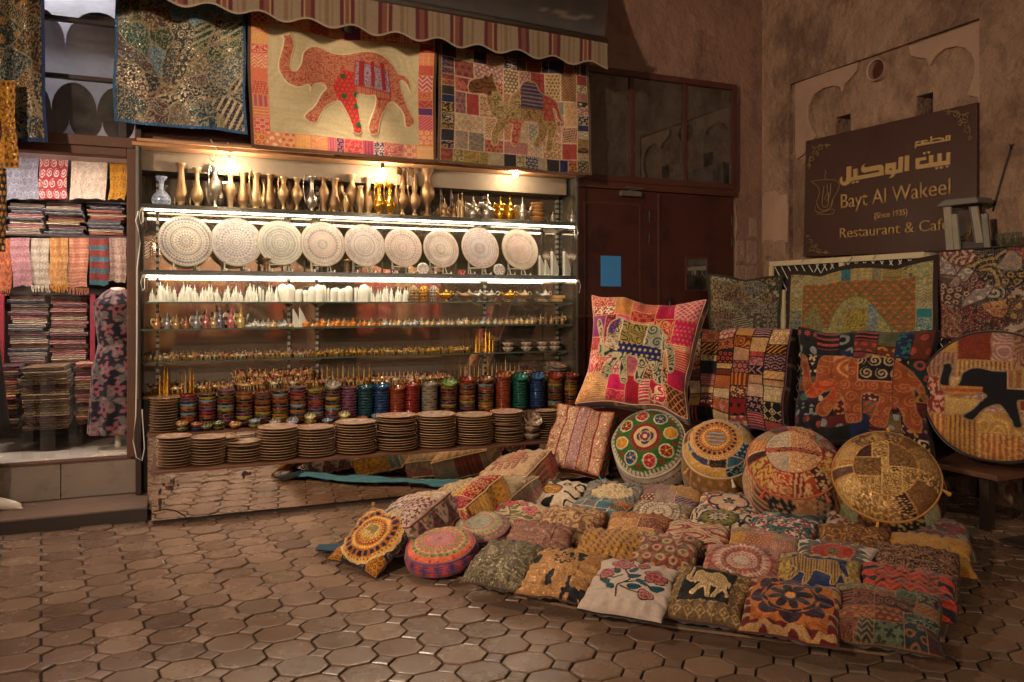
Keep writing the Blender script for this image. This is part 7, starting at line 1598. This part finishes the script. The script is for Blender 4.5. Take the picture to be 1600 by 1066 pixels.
cloth_sheet('embroidered_banner', 'narrow lower gold and black banner strip under the wide gold banner', 'banner', hang_y([(-75, 262), (10, 264), (13, 396), (-75, 392)], .24), brd(pat_motif('#2a1a10', '#8a5a1e', 'vine', 8, 3), '#1e120c', '#b07a24', 'star', 12, .13), 90, 120, .006, 0, 4, mat='metal_thread_cloth')
# cloths over the lattice at the right
tl, bl = on_y(1106, 428, .40), on_y(1109, 520, .40)
cloth_sheet('wall_hanging', 'dark sequined quilt with an olive edge hung beside the small door pane', 'hanging', [tl, on_x(1224, 431, 5.22), on_x(1218, 522, 5.20), bl], crazy(22, 12, ['#3a3026', '#2c2824', '#4a3c2c', '#5a4a3a', '#33302c', '#543a34', '#2e3a2c'], ['#b8a888', '#8a8a80', '#a08a5a', '#c0b8a8', '#7a4a3a'], 10, (.045, '#3a3c22', 1.2)), 150, 130, .010, .05, 3, mat='sequin_cloth', ripple=4, hang=1)
og = pat_patch(border_rects(10, 5, .10, .16, seed=12), ['#a08a52', '#8a8a6a', '#b09a5a', '#7a7a6a', '#2a7a80', '#9a8a60', '#a89a70'], ['#6a5a34', '#c0b088', '#4a4a50', '#c8b060', '#7a8a8a'], 4, 16, KINDS, .005, '#a8986a', under=pat_motif('#6a6a3a', '#b85a30', 'flower', 13, 5, second=('#c87a4a', 'dots', 16, .7), third=('#8a3a24', 'rings', 13, .5)))
orng = sew(og, [(.30, -.08), (.31, .16), (.36, .42), (.44, .58), (.52, .62), (.60, .56), (.68, .36), (.76, .14), (.80, -.08)], '#8a8050', '#b8a860', 'sequin', 18, '#5e6a44', .008, 3, 1.9, extra=chain(region([(.42, .05), (.60, .05), (.60, .46), (.42, .46)], '#a8923e', '#6a5a2a', 'sequin', 16, '#7a8a8a', asp=1.9), region([(.60, -.1), (.66, -.1), (.66, .5), (.60, .5)], '#6a7478', '#a0a090', 'vine', 14, asp=1.9)))
orng = sew(orng, [(.12, .24), (.16, .42), (.20, .50), (.23, .36), (.27, .18), (.24, .02), (.20, .18)], '#8a8250', '#5e5a34', 'vine', 14, '#7a7a4a', .006, 5, 1.9)
cloth_sheet('wall_hanging', 'orange rose printed hanging with olive patchwork border and dark brown edge on the lattice', 'hanging', [on_x(1232, 424, 5.215), on_x(1467, 398, 5.205), on_x(1466, 545, 5.19), on_x(1228, 535, 5.20)], trim(orng, .055, 1.9, '#33241c'), 230, 130, .007, .05, 6, ripple=4, hang=2)
cloth_sheet('wall_hanging', 'dark red and black block printed quilt hung at the right edge below the lantern', 'hanging', [on_x(1466, 391, 5.17), on_x(1690, 376, 5.16), on_x(1690, 545, 5.14), on_x(1468, 530, 5.15)], crazy(30, 21, ['#4a1e1e', '#6a2624', '#2a2222', '#8a3e30', '#8a7a74', '#5a3a2a', '#2e3038', '#7a2a2a'], ['#c0a890', '#b08a4a', '#2a2020', '#a8584a', '#d0c0b0'], 9, (.02, '#5a1e20', 1.5), '#3a2220'), 210, 130, .014, .01, 8, ripple=5)
# ------------------------------------------------------------------ restaurant board
SX = 5.285                                                   # the board's face
def sb(x, y, dx=0): return on_x(1250 + x / 4.266, 160 + y / 4.266, SX - dx)
corn = [sb(38, 258), sb(1178, 0), sb(1176, 985), sb(22, 1030)]
sg = thing('restaurant_sign', 'large brown restaurant board with gold English and Arabic lettering on the tan wall', 'sign', (5.3, corn[3].y, corn[3].z)); o4 = tuple(sg.location)
mb = MB(); mb.prism([(p.y, p.z) for p in corn], SX, SX + .03, YZ(0)); rel(mb, o4).build('board', 'sign_board', sg, bevel=.004)
def strokes(lines, r, name, mat, flat=.5):
    mb = MB()
    for ln in lines:
        P = [sb(*q) for q in ln]
        for a, b in zip(P, P[1:]):
            d = (b - a); L = d.length
            if L < 1e-5: continue
            ang = math.atan2(d.z, -d.y); M = Matrix(((0, 0, -1), (-1, 0, 0), (0, 1, 0))) @ Matrix.Rotation(ang, 3, 'Z')
            q_ = len(mb.v) // 8 * .0007; mb.box((a + b) / 2 + Vector((-.004 - q_, 0, 0)), (L + r * 1.6, r * 2, .010), M=M)
    return rel(mb, o4).build(name, mat, sg)
def polys(lst, name, x=SX):
    mb = MB()
    for k, pl in enumerate(lst):
        P = [on_x(1305 + a / 7.079, 205 + b / 7.079, SX) for a, b in pl]
        mb.prism([(p.y, p.z) for p in P], SX - .010 - .0004 * k, SX - .0005, YZ(0))
    return rel(mb, o4).build(name, 'sign_gold', sg)
polys([[(1282,232),(1278,368),(900,425),(898,303),(1012,283),(1018,318),(945,330),(942,372),(1048,355),(1046,272),(1095,264),(1095,348),(1140,340),(1140,252),(1187,244),(1187,334),(1238,326),(1238,240)]], 'arabic_word')
polys([[(978,238),(1012,232),(1005,258),(988,262)], [(1025,228),(1062,222),(1055,248),(1036,252)], [(1112,402),(1152,396),(1145,420),(1123,426)], [(1165,396),(1206,390),(1198,412),(1176,418)], [(1230,384),(1268,378),(1260,402),(1240,406)], [(190,562),(228,556),(222,578),(198,584)], [(236,554),(272,548),(266,570),(244,576)]], 'arabic_dots')
polys([[(780,275),(828,268),(824,440),(776,446)], [(712,290),(760,282),(755,455),(670,470),(668,430),(708,424)], [(565,362),(682,344),(681,405),(566,422)], [(640,400),(681,394),(678,470),(638,478)], [(565,418),(612,410),(610,476),(565,482)], [(608,436),(642,431),(642,477),(608,481)], [(640,470),(678,465),(655,505),(620,522),(604,518),(625,500)],
       [(340,360),(325,390),(345,402),(520,370),(545,392),(546,440),(500,448),(498,430),(330,462),(305,450),(298,420),(308,385)], [(547,430),(548,488),(180,556),(182,512),(500,452),(500,440)], [(215,422),(256,414),(256,500),(215,508)], [(138,398),(188,388),(184,560),(160,590),(120,606),(85,598),(65,570),(62,535),(80,505),(88,510),(85,540),(105,565),(130,555),(138,520)]], 'arabic_word')
polys([[(1232,50),(1284,42),(1284,60),(1232,68)], [(1264,56),(1284,53),(1282,102),(1262,104)], [(1232,66),(1248,64),(1247,108),(1230,110)], [(945,165),(940,148),(1282,86),(1282,104)], [(1064,60),(1082,57),(1082,118),(1062,122)], [(1082,88),(1170,72),(1215,76),(1215,98),(1195,98),(1150,90),(1082,102)], [(960,110),(1010,96),(1040,100),(1040,114),(990,118),(985,128),(1055,122),(1055,138),(960,152)], [(898,118),(945,108),(945,128),(915,134),(915,145),(945,140),(945,165),(912,172),(900,195),(892,190)]], 'arabic_small_word')
def letters(txt, a, b, mat, name, lean=0, thick=0, sp=1.0):
    """lettering along the photographed base line a -> b"""
    cu = bpy.data.curves.new('lettering', 'FONT'); cu.body = txt; cu.size = 1; cu.extrude = .0; cu.offset = thick; cu.space_character = sp
    ob = bpy.data.objects.new('lettering', cu); COL.objects.link(ob); dg = bpy.context.evaluated_depsgraph_get()
    me = bpy.data.meshes.new_from_object(ob.evaluated_get(dg)); bpy.data.objects.remove(ob)
    bm = bmesh.new(); bm.from_mesh(me); r = bmesh.ops.extrude_face_region(bm, geom=bm.faces[:]); bmesh.ops.translate(bm, verts=[v for v in r['geom'] if isinstance(v, bmesh.types.BMVert)], vec=(0, 0, .06))
    bmesh.ops.recalc_face_normals(bm, faces=bm.faces)
    P, Q = sb(*a), sb(*b); xs = [v.co.x for v in bm.verts]; x0, x1 = min(xs), max(xs); k = (Q - P).length / (x1 - x0)
    ex = (Q - P).normalized(); ez = Vector((0, 0, 1)); off = Vector(o4)
    return bm, x0, k, P, ex, ez, off, me, mat, name
def put_letters(txt, a, b, capy, mat, name, **kw):
    bm, x0, k, P, ex, ez, off, me, mat, name = letters(txt, a, b, mat, name, **kw)
    kz = abs(sb(a[0], capy).z - P.z) / .70
    for v in bm.verts: x, y, z = v.co; v.co = P + ex * ((x - x0) * k) + ez * (y * kz) + Vector((-z * .16 - .0005, 0, 0)) - off
    bm.to_mesh(me); bm.free(); me.materials.clear(); me.materials.append(MATS[mat]); o = link(name, me, sg); return o
put_letters('Bayt Al Wakeel', (276, 708), (1006, 612), 612, 'sign_gold', 'lettering', thick=-.004)
put_letters('(Since 1935)', (500, 776), (720, 748), 738, 'sign_gold', 'lettering', sp=1.1, thick=.012)
put_letters('Restaurant & Cafe', (270, 905), (998, 848), 838, 'sign_gold', 'lettering', thick=-.004)
def curl(cx, cy, fx, fy, s):
    mb = MB(); out = []
    for (ox, oy, r0, turns, a0) in ((45, 45, 26, 1.4, 0), (95, 28, 22, 1.3, 2.0), (28, 95, 22, 1.3, -1.0), (140, 16, 13, 1.2, 1), (16, 140, 13, 1.2, 3), (70, 70, 15, 1.1, 4)):
        pts = []
        for t in np.linspace(0, 1, 18):
            a = a0 + t * turns * 6.28; r = r0 * (1 - .75 * t); pts.append(sb(cx + fx * s * (ox + r * math.cos(a)), cy + fy * s * (oy + r * math.sin(a)), .004))
        mb.tube(pts, .0042, 5)
    for q in ([(20, 20), (60, 30), (110, 14), (165, 14)], [(20, 20), (30, 60), (14, 110), (14, 165)]): mb.tube([sb(cx + fx * s * a, cy + fy * s * b, .004) for a, b in q], .004, 5)
    rel(mb, o4).build('corner_ornament', 'sign_gold_dim', sg, smooth=True)
curl(1150, 40, -1, 1.25, 1.15); curl(48, 270, 1, 1.15, .95); curl(38, 1015, 1, -.95, .95); curl(1150, 970, -1, -1, 1.0)
mb = MB()
for ln in ([(70, 528), (118, 520), (232, 518), (262, 545), (252, 590), (222, 640), (205, 690)], [(80, 532), (118, 560), (130, 610), (112, 660), (122, 700), (160, 722), (205, 700), (222, 650)], [(105, 690), (100, 715), (135, 735), (220, 712), (214, 745), (110, 745)], [(166, 452), (174, 470), (164, 488), (172, 506), (150, 520)], [(160, 560), (150, 640), (150, 690), (185, 690), (190, 600)], [(205, 540), (200, 620), (172, 660)], [(180, 550), (184, 600), (160, 650)]):
    q = [tuple(p) for p in crm_open([(a, b, 0) for a, b in ln], 5)]; mb.tube([sb(a, b, .004) for a, b, _ in q], .0042, 5)
rel(mb, o4).build('coffee_pot_emblem', 'sign_gold_dim', sg, smooth=True)

# ------------------------------------------------------------------ white lattice, lantern, hook, glasses
lt = thing('lattice_screen', 'cream framed screen of white diamond wire below the restaurant board', 'screen', (5.262, -.9, .36)); o4 = (5.262, -.9, .36)
LZ = 1.765
mb = MB(); mb.span((5.247, -3.0, LZ - .045), (5.277, .44, LZ)); rel(mb, o4).build('top_rail', 'cream_paint', lt, bevel=.004)
for y in (.425, -.42, -1.55):
    mb = MB(); mb.span((5.248, y - .022, .36), (5.276, y + .022, LZ - .0455)); rel(mb, o4).build('post', 'cream_paint', lt, bevel=.003)
mb = MB(); mb.span((5.225, .215, .36), (5.246, .30, 1.50)); rel(mb, o4).build('wide_board', 'cream_paint', lt, bevel=.003)
mb = MB(); st = .085
for k in range(-14, 44):
    for sgn in (1, -1):
        a = -2.95 + k * st; p0, p1 = Vector((5.262, a, .5)), Vector((5.262, a + sgn * 1.2 * .72, LZ - .05)); 
        ylo, yhi = -2.95, .40
        t0, t1 = 0, 1; dy = p1.y - p0.y
        if dy > 0: t0 = max(0, (ylo - p0.y) / dy); t1 = min(1, (yhi - p0.y) / dy)
        else: t0 = max(0, (yhi - p0.y) / dy); t1 = min(1, (ylo - p0.y) / dy)
        if t1 - t0 > .02: mb.tube([p0.lerp(p1, t0), p0.lerp(p1, t1)], .0042, 5)
rel(mb, o4).build('diamond_wire', 'white_wire', lt)
mb = MB(); mb.span((5.30, -3, .36), (5.304, .43, LZ - .05)); rel(mb, o4).build('dark_backing', 'dark_fabric', lt)
for x, y in ((1255, 405), (1330, 402), (1367, 399), (1447, 393)):
    p = on_x(x, y, 5.235); mb = MB(); mb.tube([p + Vector((0, .0, .03)), p + Vector((-.005, -.012, .05)), p + Vector((-.005, -.025, .03)), p + Vector((-.01, -.01, -.01)), p + Vector((-.01, .01, -.03))], .0025, 5)
    rel(mb, o4).build('hook', 'grey_metal', lt, smooth=True)
c = on_x(1512, 390, 5.20); ln = thing('lantern', 'grey roofed lantern with slanted pale panels standing on top of the lattice screen', 'lantern', c); ln.scale = (1, 1, 1)
LM = Matrix(((0, 0, 1, 0), (-1, 0, 0, 0), (0, 1, 0, 0), (0, 0, 0, 1)))
mb = MB(); mb.prism([(-.165, .318), (-.10, .352), (.135, .345), (.15, .315), (.145, .305), (-.155, .308)], -.10, .06, LM); mb.build('roof', 'grey_metal', ln, bevel=.004)
for a, b, c, d, z0, z1, mt in ((-.112, -.055, -.136, -.080, 0, .307, 'lantern_panel'), (-.050, -.008, -.074, -.034, 0, .25, 'lantern_panel'), (.112, .166, .070, .118, .035, .285, 'lantern_panel'), (.172, .214, .147, .190, .0, .23, 'grey_metal')):
    mb = MB(); mb.prism([(a, z0), (b, z0), (d, z1), (c, z1)], -.07, -.052, LM); mb.build('side_panel', mt, ln, bevel=.002)
mb = MB(); mb.prism([(-.05, .0), (.17, .0), (.17, .05), (-.05, .055)], -.05, .04, LM); mb.build('base', 'black_metal', ln, bevel=.004)
mb = MB(); mb.prism([(.04, .05), (.10, .05), (.08, .30), (.02, .30)], .0, .03, LM); mb.build('back_panel', 'black_metal', ln, bevel=.003)
mb = MB(); mb.tube([(-.06, -.10, .03), (-.06, -.055, .29)], .005, 6); mb.build('rod', 'black_metal', ln)
mb = MB(); mb.span((5.14, -2.6, 1.752), (5.23, -1.30, 1.763)); tag(mb.build('top_plank', 'dark_timber', bevel=.002), 'narrow dark plank on the lattice carrying the lantern and glasses', 'plank')
for i, x in enumerate((1562, 1576, 1590)):
    c = on_x(x, 388, 5.18); mb = MB(); mb.lathe([(.018, 0), (.022, .003), (.026, .05), (.028, .085), (.025, .085), (.022, .01), (.001, .008)], 16, (c.x, c.y, 1.7635)); tag(mb.build('drinking_glass', 'side_glass', smooth=True), ('left', 'middle', 'right')[i] + ' of three drinking glasses beside the lantern', 'glass')
mb = MB(); q = [on_x(x, y, WX - .012) for x, y in ((1551, 330), (1556, 312), (1562, 290), (1570, 262), (1577, 240), (1580, 228))]; mb.tube(q, .006, 6)
q2 = [on_x(x, y, WX - .02) for x, y in ((1580, 228), (1584, 224), (1581, 232), (1577, 226))]; mb.tube(q2, .004, 6); tag(mb.build('twisted_hook', 'black_metal', smooth=True), 'thin twisted metal hook on the wall right of the board', 'hook')
mb = MB(); c = on_x(1500, 733, 4.75); 
mb.box((0, 0, 0), (.5, .62, .012)); tag(mb.build('slab', 'dark_stone', None, (4.75, -2.62, .016), bevel=.003), 'flat dark slab lying on the ground beside the gold pouf', 'slab')
gr_ = thing('wire_rack', 'low wire rack under the round elephant cushion at the right edge', 'rack', (5.15, -2.5, 0)); mb = MB()
for k in range(7): mb.tube([(0, -.35 + k * .11, .02), (0, -.35 + k * .11, .32)], .004, 5)
for z in (.05, .18, .31): mb.tube([(0, -.36, z), (0, .33, z)], .004, 5)
mb.build('grid', 'grey_metal', gr_)
for y in (-.36, .33): mb = MB(); mb.tube([(0, y, 0), (0, y, .34)], .007, 6); mb.build('leg', 'grey_metal', gr_)

# ------------------------------------------------------------------ scarf shop stock
IY = 1.38
TEX = {}
def slab_mesh(name, cols, seed, w=1, d=1, h=1):
    """one folded cloth: rounded front fold, a few layers"""
    mb = MB(); g = random.Random(seed); n = 14
    for layer in range(2):
        prof = []; z0, z1 = layer * .5, layer * .5 + .48
        for i in range(9):
            a = -math.pi / 2 + math.pi * i / 8; prof.append((-.5 + .04 - .04 * math.cos(a) * 1.0, (z0 + z1) / 2 + (z1 - z0) / 2 * math.sin(a)))
        prof += [(.5, z1), (.5, z0)]
        V = []; C = []
        for k in range(n + 1):
            x = -.5 + k / n
            for j, (y, z) in enumerate(prof):
                V.append((x, y, z + .10 * math.sin(k * 1.3 + seed + layer)*.4)); cc = cols[(layer + (g.random() < .15)) % len(cols)]; C.append(np.array(hx(cc)) * g.uniform(.85, 1.15))
        m = len(prof); F = [(k * m + j, k * m + (j + 1) % m, (k + 1) * m + (j + 1) % m, (k + 1) * m + j) for k in range(n) for j in range(m)] + [tuple(range(m)), tuple((n) * m + j for j in range(m - 1, -1, -1))]
        mb.add(V, F, C)
    return mb.mesh(name, 'cloth', False)
SC_ = {k: slab_mesh('folded_scarf', v, i) for i, (k, v) in enumerate(dict(navy=('#2a3048', '#8a8478'), red=('#8a3a34', '#b0846a'), cream=('#b8a890', '#8a7a68'), teal=('#3a6a74', '#8a4a3a'), pink=('#b08078', '#8a5a5a'), grey=('#7a706a', '#a89a8e'), plum=('#5a3440', '#8a6a6a'), ochre=('#a07a44', '#6a4a30'), wine=('#5a2426', '#3a2422'), sand=('#9a8460', '#6e5c44'), brown=('#5a4634', '#7a6248')).items())}
def scarf_stack(x0, x1, ty, by, y, keys, desc, th=.022, dep=.34, grp='folded scarves in the shop'):
    a, b = on_y(x0, by, y), on_y(x1, by, y); zt = on_y(x0, ty, y).z; n = max(3, int(round((zt - a.z) / th))); g = random.Random(x0 + by)
    for k in range(n):
        kk = keys[(k * 3 + k // 2) % len(keys)]
        o = link('folded_scarf', SC_[kk], None, ((a.x + b.x) / 2 + g.uniform(-.011, .011), y + dep / 2 + g.uniform(-.018, .012), a.z + th * k), (0, g.uniform(-.012, .012), g.uniform(-.05, .05))); o.scale = ((b.x - a.x) * g.uniform(.84, .99), dep, th * g.uniform(.9, 1.0))
        tag(o, f"{kk} folded scarf, {ORD[n - 1 - k] if n - 1 - k < 20 else 'lowest'} in the {desc}", 'scarf', grp)
sf2 = thing('scarf_shelf', 'dark wooden shelving full of scarves inside the left shop', 'shelf', (-.9, 1.5, .33)); o4 = (-.9, 1.5, .33)
def shelf_at(py_, y=IY, x0=-2.6, x1=-.125):
    z = on_y(100, py_, y).z; mb = MB(); mb.span((x0, y - .02, z - .018), (x1, y + .42, z - .001)); rel(mb, o4).build('shelf_board', 'dark_timber', sf2, bevel=.002); return z
for yy in (312, 367, 458, 571): shelf_at(yy)
mb = MB(); mb.span((-2.6, 1.81, .33), (-.125, 1.83, 2.40)); rel(mb, o4).build('back_board', 'dark_timber', sf2)
for px in (3, 145):
    p, q = on_y(px - 4, 570, IY - .05), on_y(px + 4, 460, IY - .05); mb = MB(); mb.span((p.x, IY - .07, p.z), (q.x, IY - .03, q.z)); rel(mb, o4).build('red_post', 'red_post', sf2, bevel=.003)
scarf_stack(-30, 9, 318, 366, IY, ('pink', 'cream', 'navy'), 'leftmost pile on the upper shelf', .024)
scarf_stack(12, 68, 314, 366, IY, ('cream', 'navy', 'pink', 'grey', 'navy'), 'left striped pile on the upper shelf', .026)
scarf_stack(71, 131, 316, 366, IY, ('navy', 'plum', 'ochre', 'navy', 'cream', 'wine'), 'middle striped pile on the upper shelf', .024)
scarf_stack(134, 194, 318, 367, IY, ('red', 'navy', 'teal', 'cream', 'navy', 'red'), 'right striped pile on the upper shelf', .024)
scarf_stack(11, 75, 462, 570, IY, ('plum', 'grey', 'pink', 'grey', 'navy', 'cream'), 'tall left pile on the middle shelf', .030)
scarf_stack(77, 138, 462, 570, IY, ('pink', 'plum', 'pink', 'cream', 'plum'), 'tall right pile on the middle shelf', .030)
scarf_stack(152, 186, 464, 570, IY, ('pink', 'red', 'grey'), 'pile behind the floral dress', .030)
scarf_stack(-24, 29, 575, 672, 1.12, ('wine', 'red', 'wine', 'brown', 'ochre'), 'dark pile on the left floor', .034)
scarf_stack(33, 110, 577, 674, 1.06, ('brown', 'wine', 'sand', 'brown', 'sand', 'sand'), 'wide brown pile on the floor', .032, .4)
scarf_stack(116, 165, 571, 664, 1.16, ('wine', 'ochre', 'wine', 'red', 'sand', 'pink'), 'floor pile beside the floral dress', .032)
def hung(x0, x1, ty, by, y, label, pat, fringe=None, seed=0, name='hanging_scarf', amp=.006):
    t = cloth_sheet(name, label, 'scarf', [on_y(x0, ty, y), on_y(x1, ty, y), on_y(x1, by, y), on_y(x0, by, y)], pat, 54, 70, amp, 0, seed, group=None, ripple=3, back='#5a4438', curl=-.01)
    if fringe:
        mb = MB(); a, b = on_y(x0, by, y), on_y(x1, by, y); g = random.Random(seed)
        n = 15
        for i in range(n):
            p = a.lerp(b, (i + .5) / n) - t.location; mb.tube([p, p + Vector((g.uniform(-.004, .004), -.006, -.02)), p + Vector((g.uniform(-.008, .008), -.004, -.05 * g.uniform(.8, 1.1)))], .0026, 5, hx(fringe))
        mb.build('fringe', 'cloth', t)
HY = IY - .06
for i, (x0, x1, by, lb, a, b, k, u, frg) in enumerate(((-28, 16, 452, 'rust orange', '#b0643e', '#8a4426', 'vine', 5, '#a05a36'), (17, 47, 448, 'mauve pink', '#a07078', '#b88a8a', 'paisley', 5, None), (48, 77, 446, 'pale grey cream', '#a89c8c', '#c0b4a0', 'flower', 6, '#c8bca8'), (78, 107, 446, 'amber', '#b07a44', '#c89a5c', 'vine', 5, '#c88a34'), (108, 139, 450, 'salmon', '#c0785a', '#d0987a', 'stripe', 8, '#c07a5a'), (140, 170, 446, 'teal and red striped', '#8a3a30', '#2e7078', 'stripe', 2, None), (171, 197, 440, 'cream paisley', '#b09888', '#8a6a60', 'paisley', 5, None))):
    hung(x0, x1, 372, by, HY - .012 * (i % 2), f"{lb} scarf hanging in the row below the upper piles", pat_motif(a, b, k, u, i, second=('#5a3a34', 'stripe', 3, .25)), frg, i)
for i, (x0, x1, lb, a, b, k, u) in enumerate(((-30, 8, 'dark patterned', '#4a3a3a', '#8a7a70', 'vine', 5), (9, 60, 'blue grey paisley', '#84848e', '#5a5a6e', 'paisley', 6), (62, 106, 'red and white paisley', '#9a3038', '#c8b8b0', 'paisley', 4), (112, 168, 'plain ivory', '#c4b4a0', '#b8a894', 'swirl', 3), (171, 197, 'yellow flowered', '#c08a22', '#8a5a2a', 'flower', 5))):
    hung(x0, x1, 246, 311, HY - .02, f"{lb} cloth hanging along the top of the scarf shop", pat_motif(a, b, k, u, i + 3), None, i + 20)
# dress on a stand
c = on_y(184, 684, .98); ds = thing('dress_stand', 'headless stand in a dark blue dress with pink flowers inside the scarf shop', 'mannequin', (c.x, c.y, .326))
zt = on_y(185, 452, .98).z - .326; nz, ns = 150, 110
Z = np.linspace(0, 1, nz); prof = np.interp(Z, [0, .1, .45, .62, .78, .90, .97, 1], [.17, .165, .15, .115, .135, .15, .09, .05]); zz = np.repeat(Z, ns); tt = np.tile(np.arange(ns) * 2 * np.pi / ns, nz); rr = np.repeat(prof, ns) * (1 + .09 * np.sin(tt * 9) * np.clip(1 - zz * 1.4, 0, 1))
u, v = tt / 6.28 * 1.0, zz * zt
col = pat_motif('#171a21', '#20242c', 'vine', 5.5, 4, second=('#8a5058', 'flower', 6.3, .85), third=('#8a807a', 'leaf', 4.7, .4))(tt / 6.28 * 1.1, zz * zt)[0]
I = (np.arange(nz - 1)[:, None] * ns + np.arange(ns)[None]).ravel(); J = (np.arange(nz - 1)[:, None] * ns + (np.arange(ns)[None] + 1) % ns).ravel()
link('dress', mesh_np('dress', np.stack([rr * np.cos(tt) * 1.1, rr * np.sin(tt) * .8, .12 + zz * (zt - .12)], 1), np.stack([I, J, J + ns, I + ns], 1), 'cloth', col), ds)
mb = MB(); mb.lathe([(.13, 0), (.13, .012), (.02, .02), (.016, .2)], 20); mb.build('base', 'pale_plastic', ds); mb = MB(); mb.lathe([(.055, zt - .02), (.045, zt + .01), (.001, zt + .015)], 16); mb.build('neck', 'mannequin_skin', ds, smooth=True)
# clear plastic strips in the doorway
for i, (xa, xb, xc, xd, lb) in enumerate(((30, 50, 33, 52, 'narrow clear plastic door strip at the left'), (88, 122, 108, 130, 'wide rippled clear plastic door strip in the middle'), (60, 84, 62, 86, 'clear plastic door strip between the other two'))):
    V = []; m, n = 60, 8
    for k in range(m):
        t = k / (m - 1); a = on_y(xa + (xc - xa) * t, 245, .69); b = on_y(xb + (xd - xb) * t, 245, .69)
        for j in range(n):
            s = j / (n - 1); V.append((a.x + (b.x - a.x) * s, .69 + .012 * math.sin(s * 5 + i) + .01 * math.sin(t * 7 + i), 2.372 - t * (2.372 - .345)))
    tag(link('door_strip', mesh_np('door_strip', np.array(V), grid_faces(m, n), 'plastic_curtain')), lb, 'curtain')
# bare mannequin foot on the step at the left edge
c = on_z(4, 796, .086); mn = thing('mannequin', 'pale mannequin whose bare foot stands on the step at the left edge', 'mannequin', (c.x, c.y, .086), R(-12))
mb = MB(); mb.tube(crm_open([(.105, -.005, .012), (.07, 0, .020), (.0, .0, .034), (-.06, .0, .05), (-.085, .0, .10), (-.09, .0, .22), (-.10, .01, .36), (-.10, .02, .50)], 4), [.013, .017, .021, .025, .029, .031, .033, .035, .036, .037, .038, .039, .037, .035, .034, .034, .035, .037, .040, .043, .047, .050, .053, .055, .056, .056, .056, .055, .055][:29], 14)
mb.build('leg', 'mannequin_skin', mn, smooth=True)
for j in range(5):
    mb = MB(); mb.tube([(.085 - .006 * j, -.028 + .014 * j, .012), (.115 - .010 * j, -.030 + .0155 * j, .009), (.128 - .012 * j, -.030 + .0155 * j, .007)], [.009, .0085 - .0006 * j, .005], 8); mb.build('toe', 'mannequin_skin', mn, smooth=True)
mb = MB(); mb.lathe([(.19, .46), (.175, .56), (.14, .9), (.12, 1.1)], 24, (-.16, .03, 0)); mb.build('skirt', 'dark_fabric', mn, smooth=True)
# ------------------------------------------------------------------ the other side of the alley, seen in the mirrors
ow = thing('opposite_building', 'plain plastered building with shops and added lamps across the alley behind the camera', 'building', (1, -10.5, 0))
mb = MB(); sheet_with_holes(mb, -9, 9, 0, 6, [(-5.2, -2.2, .1, 2.6), (-1.4, 2.0, .1, 2.7), (2.9, 5.6, .1, 2.6)], lambda a, b, i: Vector((a, -i, b)), 1.2); mb.build('wall', 'plaster_corner', ow)
g = random.Random(12)
for x0, x1 in ((-5.2, -2.2), (-1.4, 2.0), (2.9, 5.6)):
    mb = MB(); mb.span((x0, -1.22, .1), (x1, -1.2, 2.7)); mb.build('shop_back', 'interior_wall', ow)
    mb = MB(); mb.span((x0 + .2, -.7, 2.52), (x1 - .2, -.62, 2.55)); mb.build('mirror_fill_strip', 'mirror_fill_glow', ow)  # added glow strip that brightens what the cabinet mirrors reflect
    x = x0 + .1
    while x < x1 - .4:
        w_ = g.uniform(.3, .6); zt = g.uniform(1.7, 2.4); c1, c2 = g.choice(PK + EARTH), g.choice(CREAM)
        y = -10.5 - 1.1 + g.uniform(0, .25)
        cloth_sheet('shop_textile', 'patterned cloth hanging in a lit shop behind the camera', 'cloth', [(1 + x + w_, y, zt), (1 + x, y, zt), (1 + x, y, g.uniform(.3, 1)), (1 + x + w_, y, g.uniform(.3, 1))], pat_motif(c1, c2, g.choice(KINDS), g.uniform(3, 6), int(x * 10)), 24, 30, .02, 0, 3, group='cloths in the shops behind the camera', ripple=3)
        x += w_ + .05

_n = [l for l, os_ in LABELS.items() if len(os_) > 1 and not all('group' in o for o in os_)]
if _n: print('DUPLICATE LABELS', _n[:20])
_w = sorted({l for l in LABELS if not 4 <= len(l.split()) <= 16})
if _w: print('LABEL LENGTH', len(_w), _w[:12])
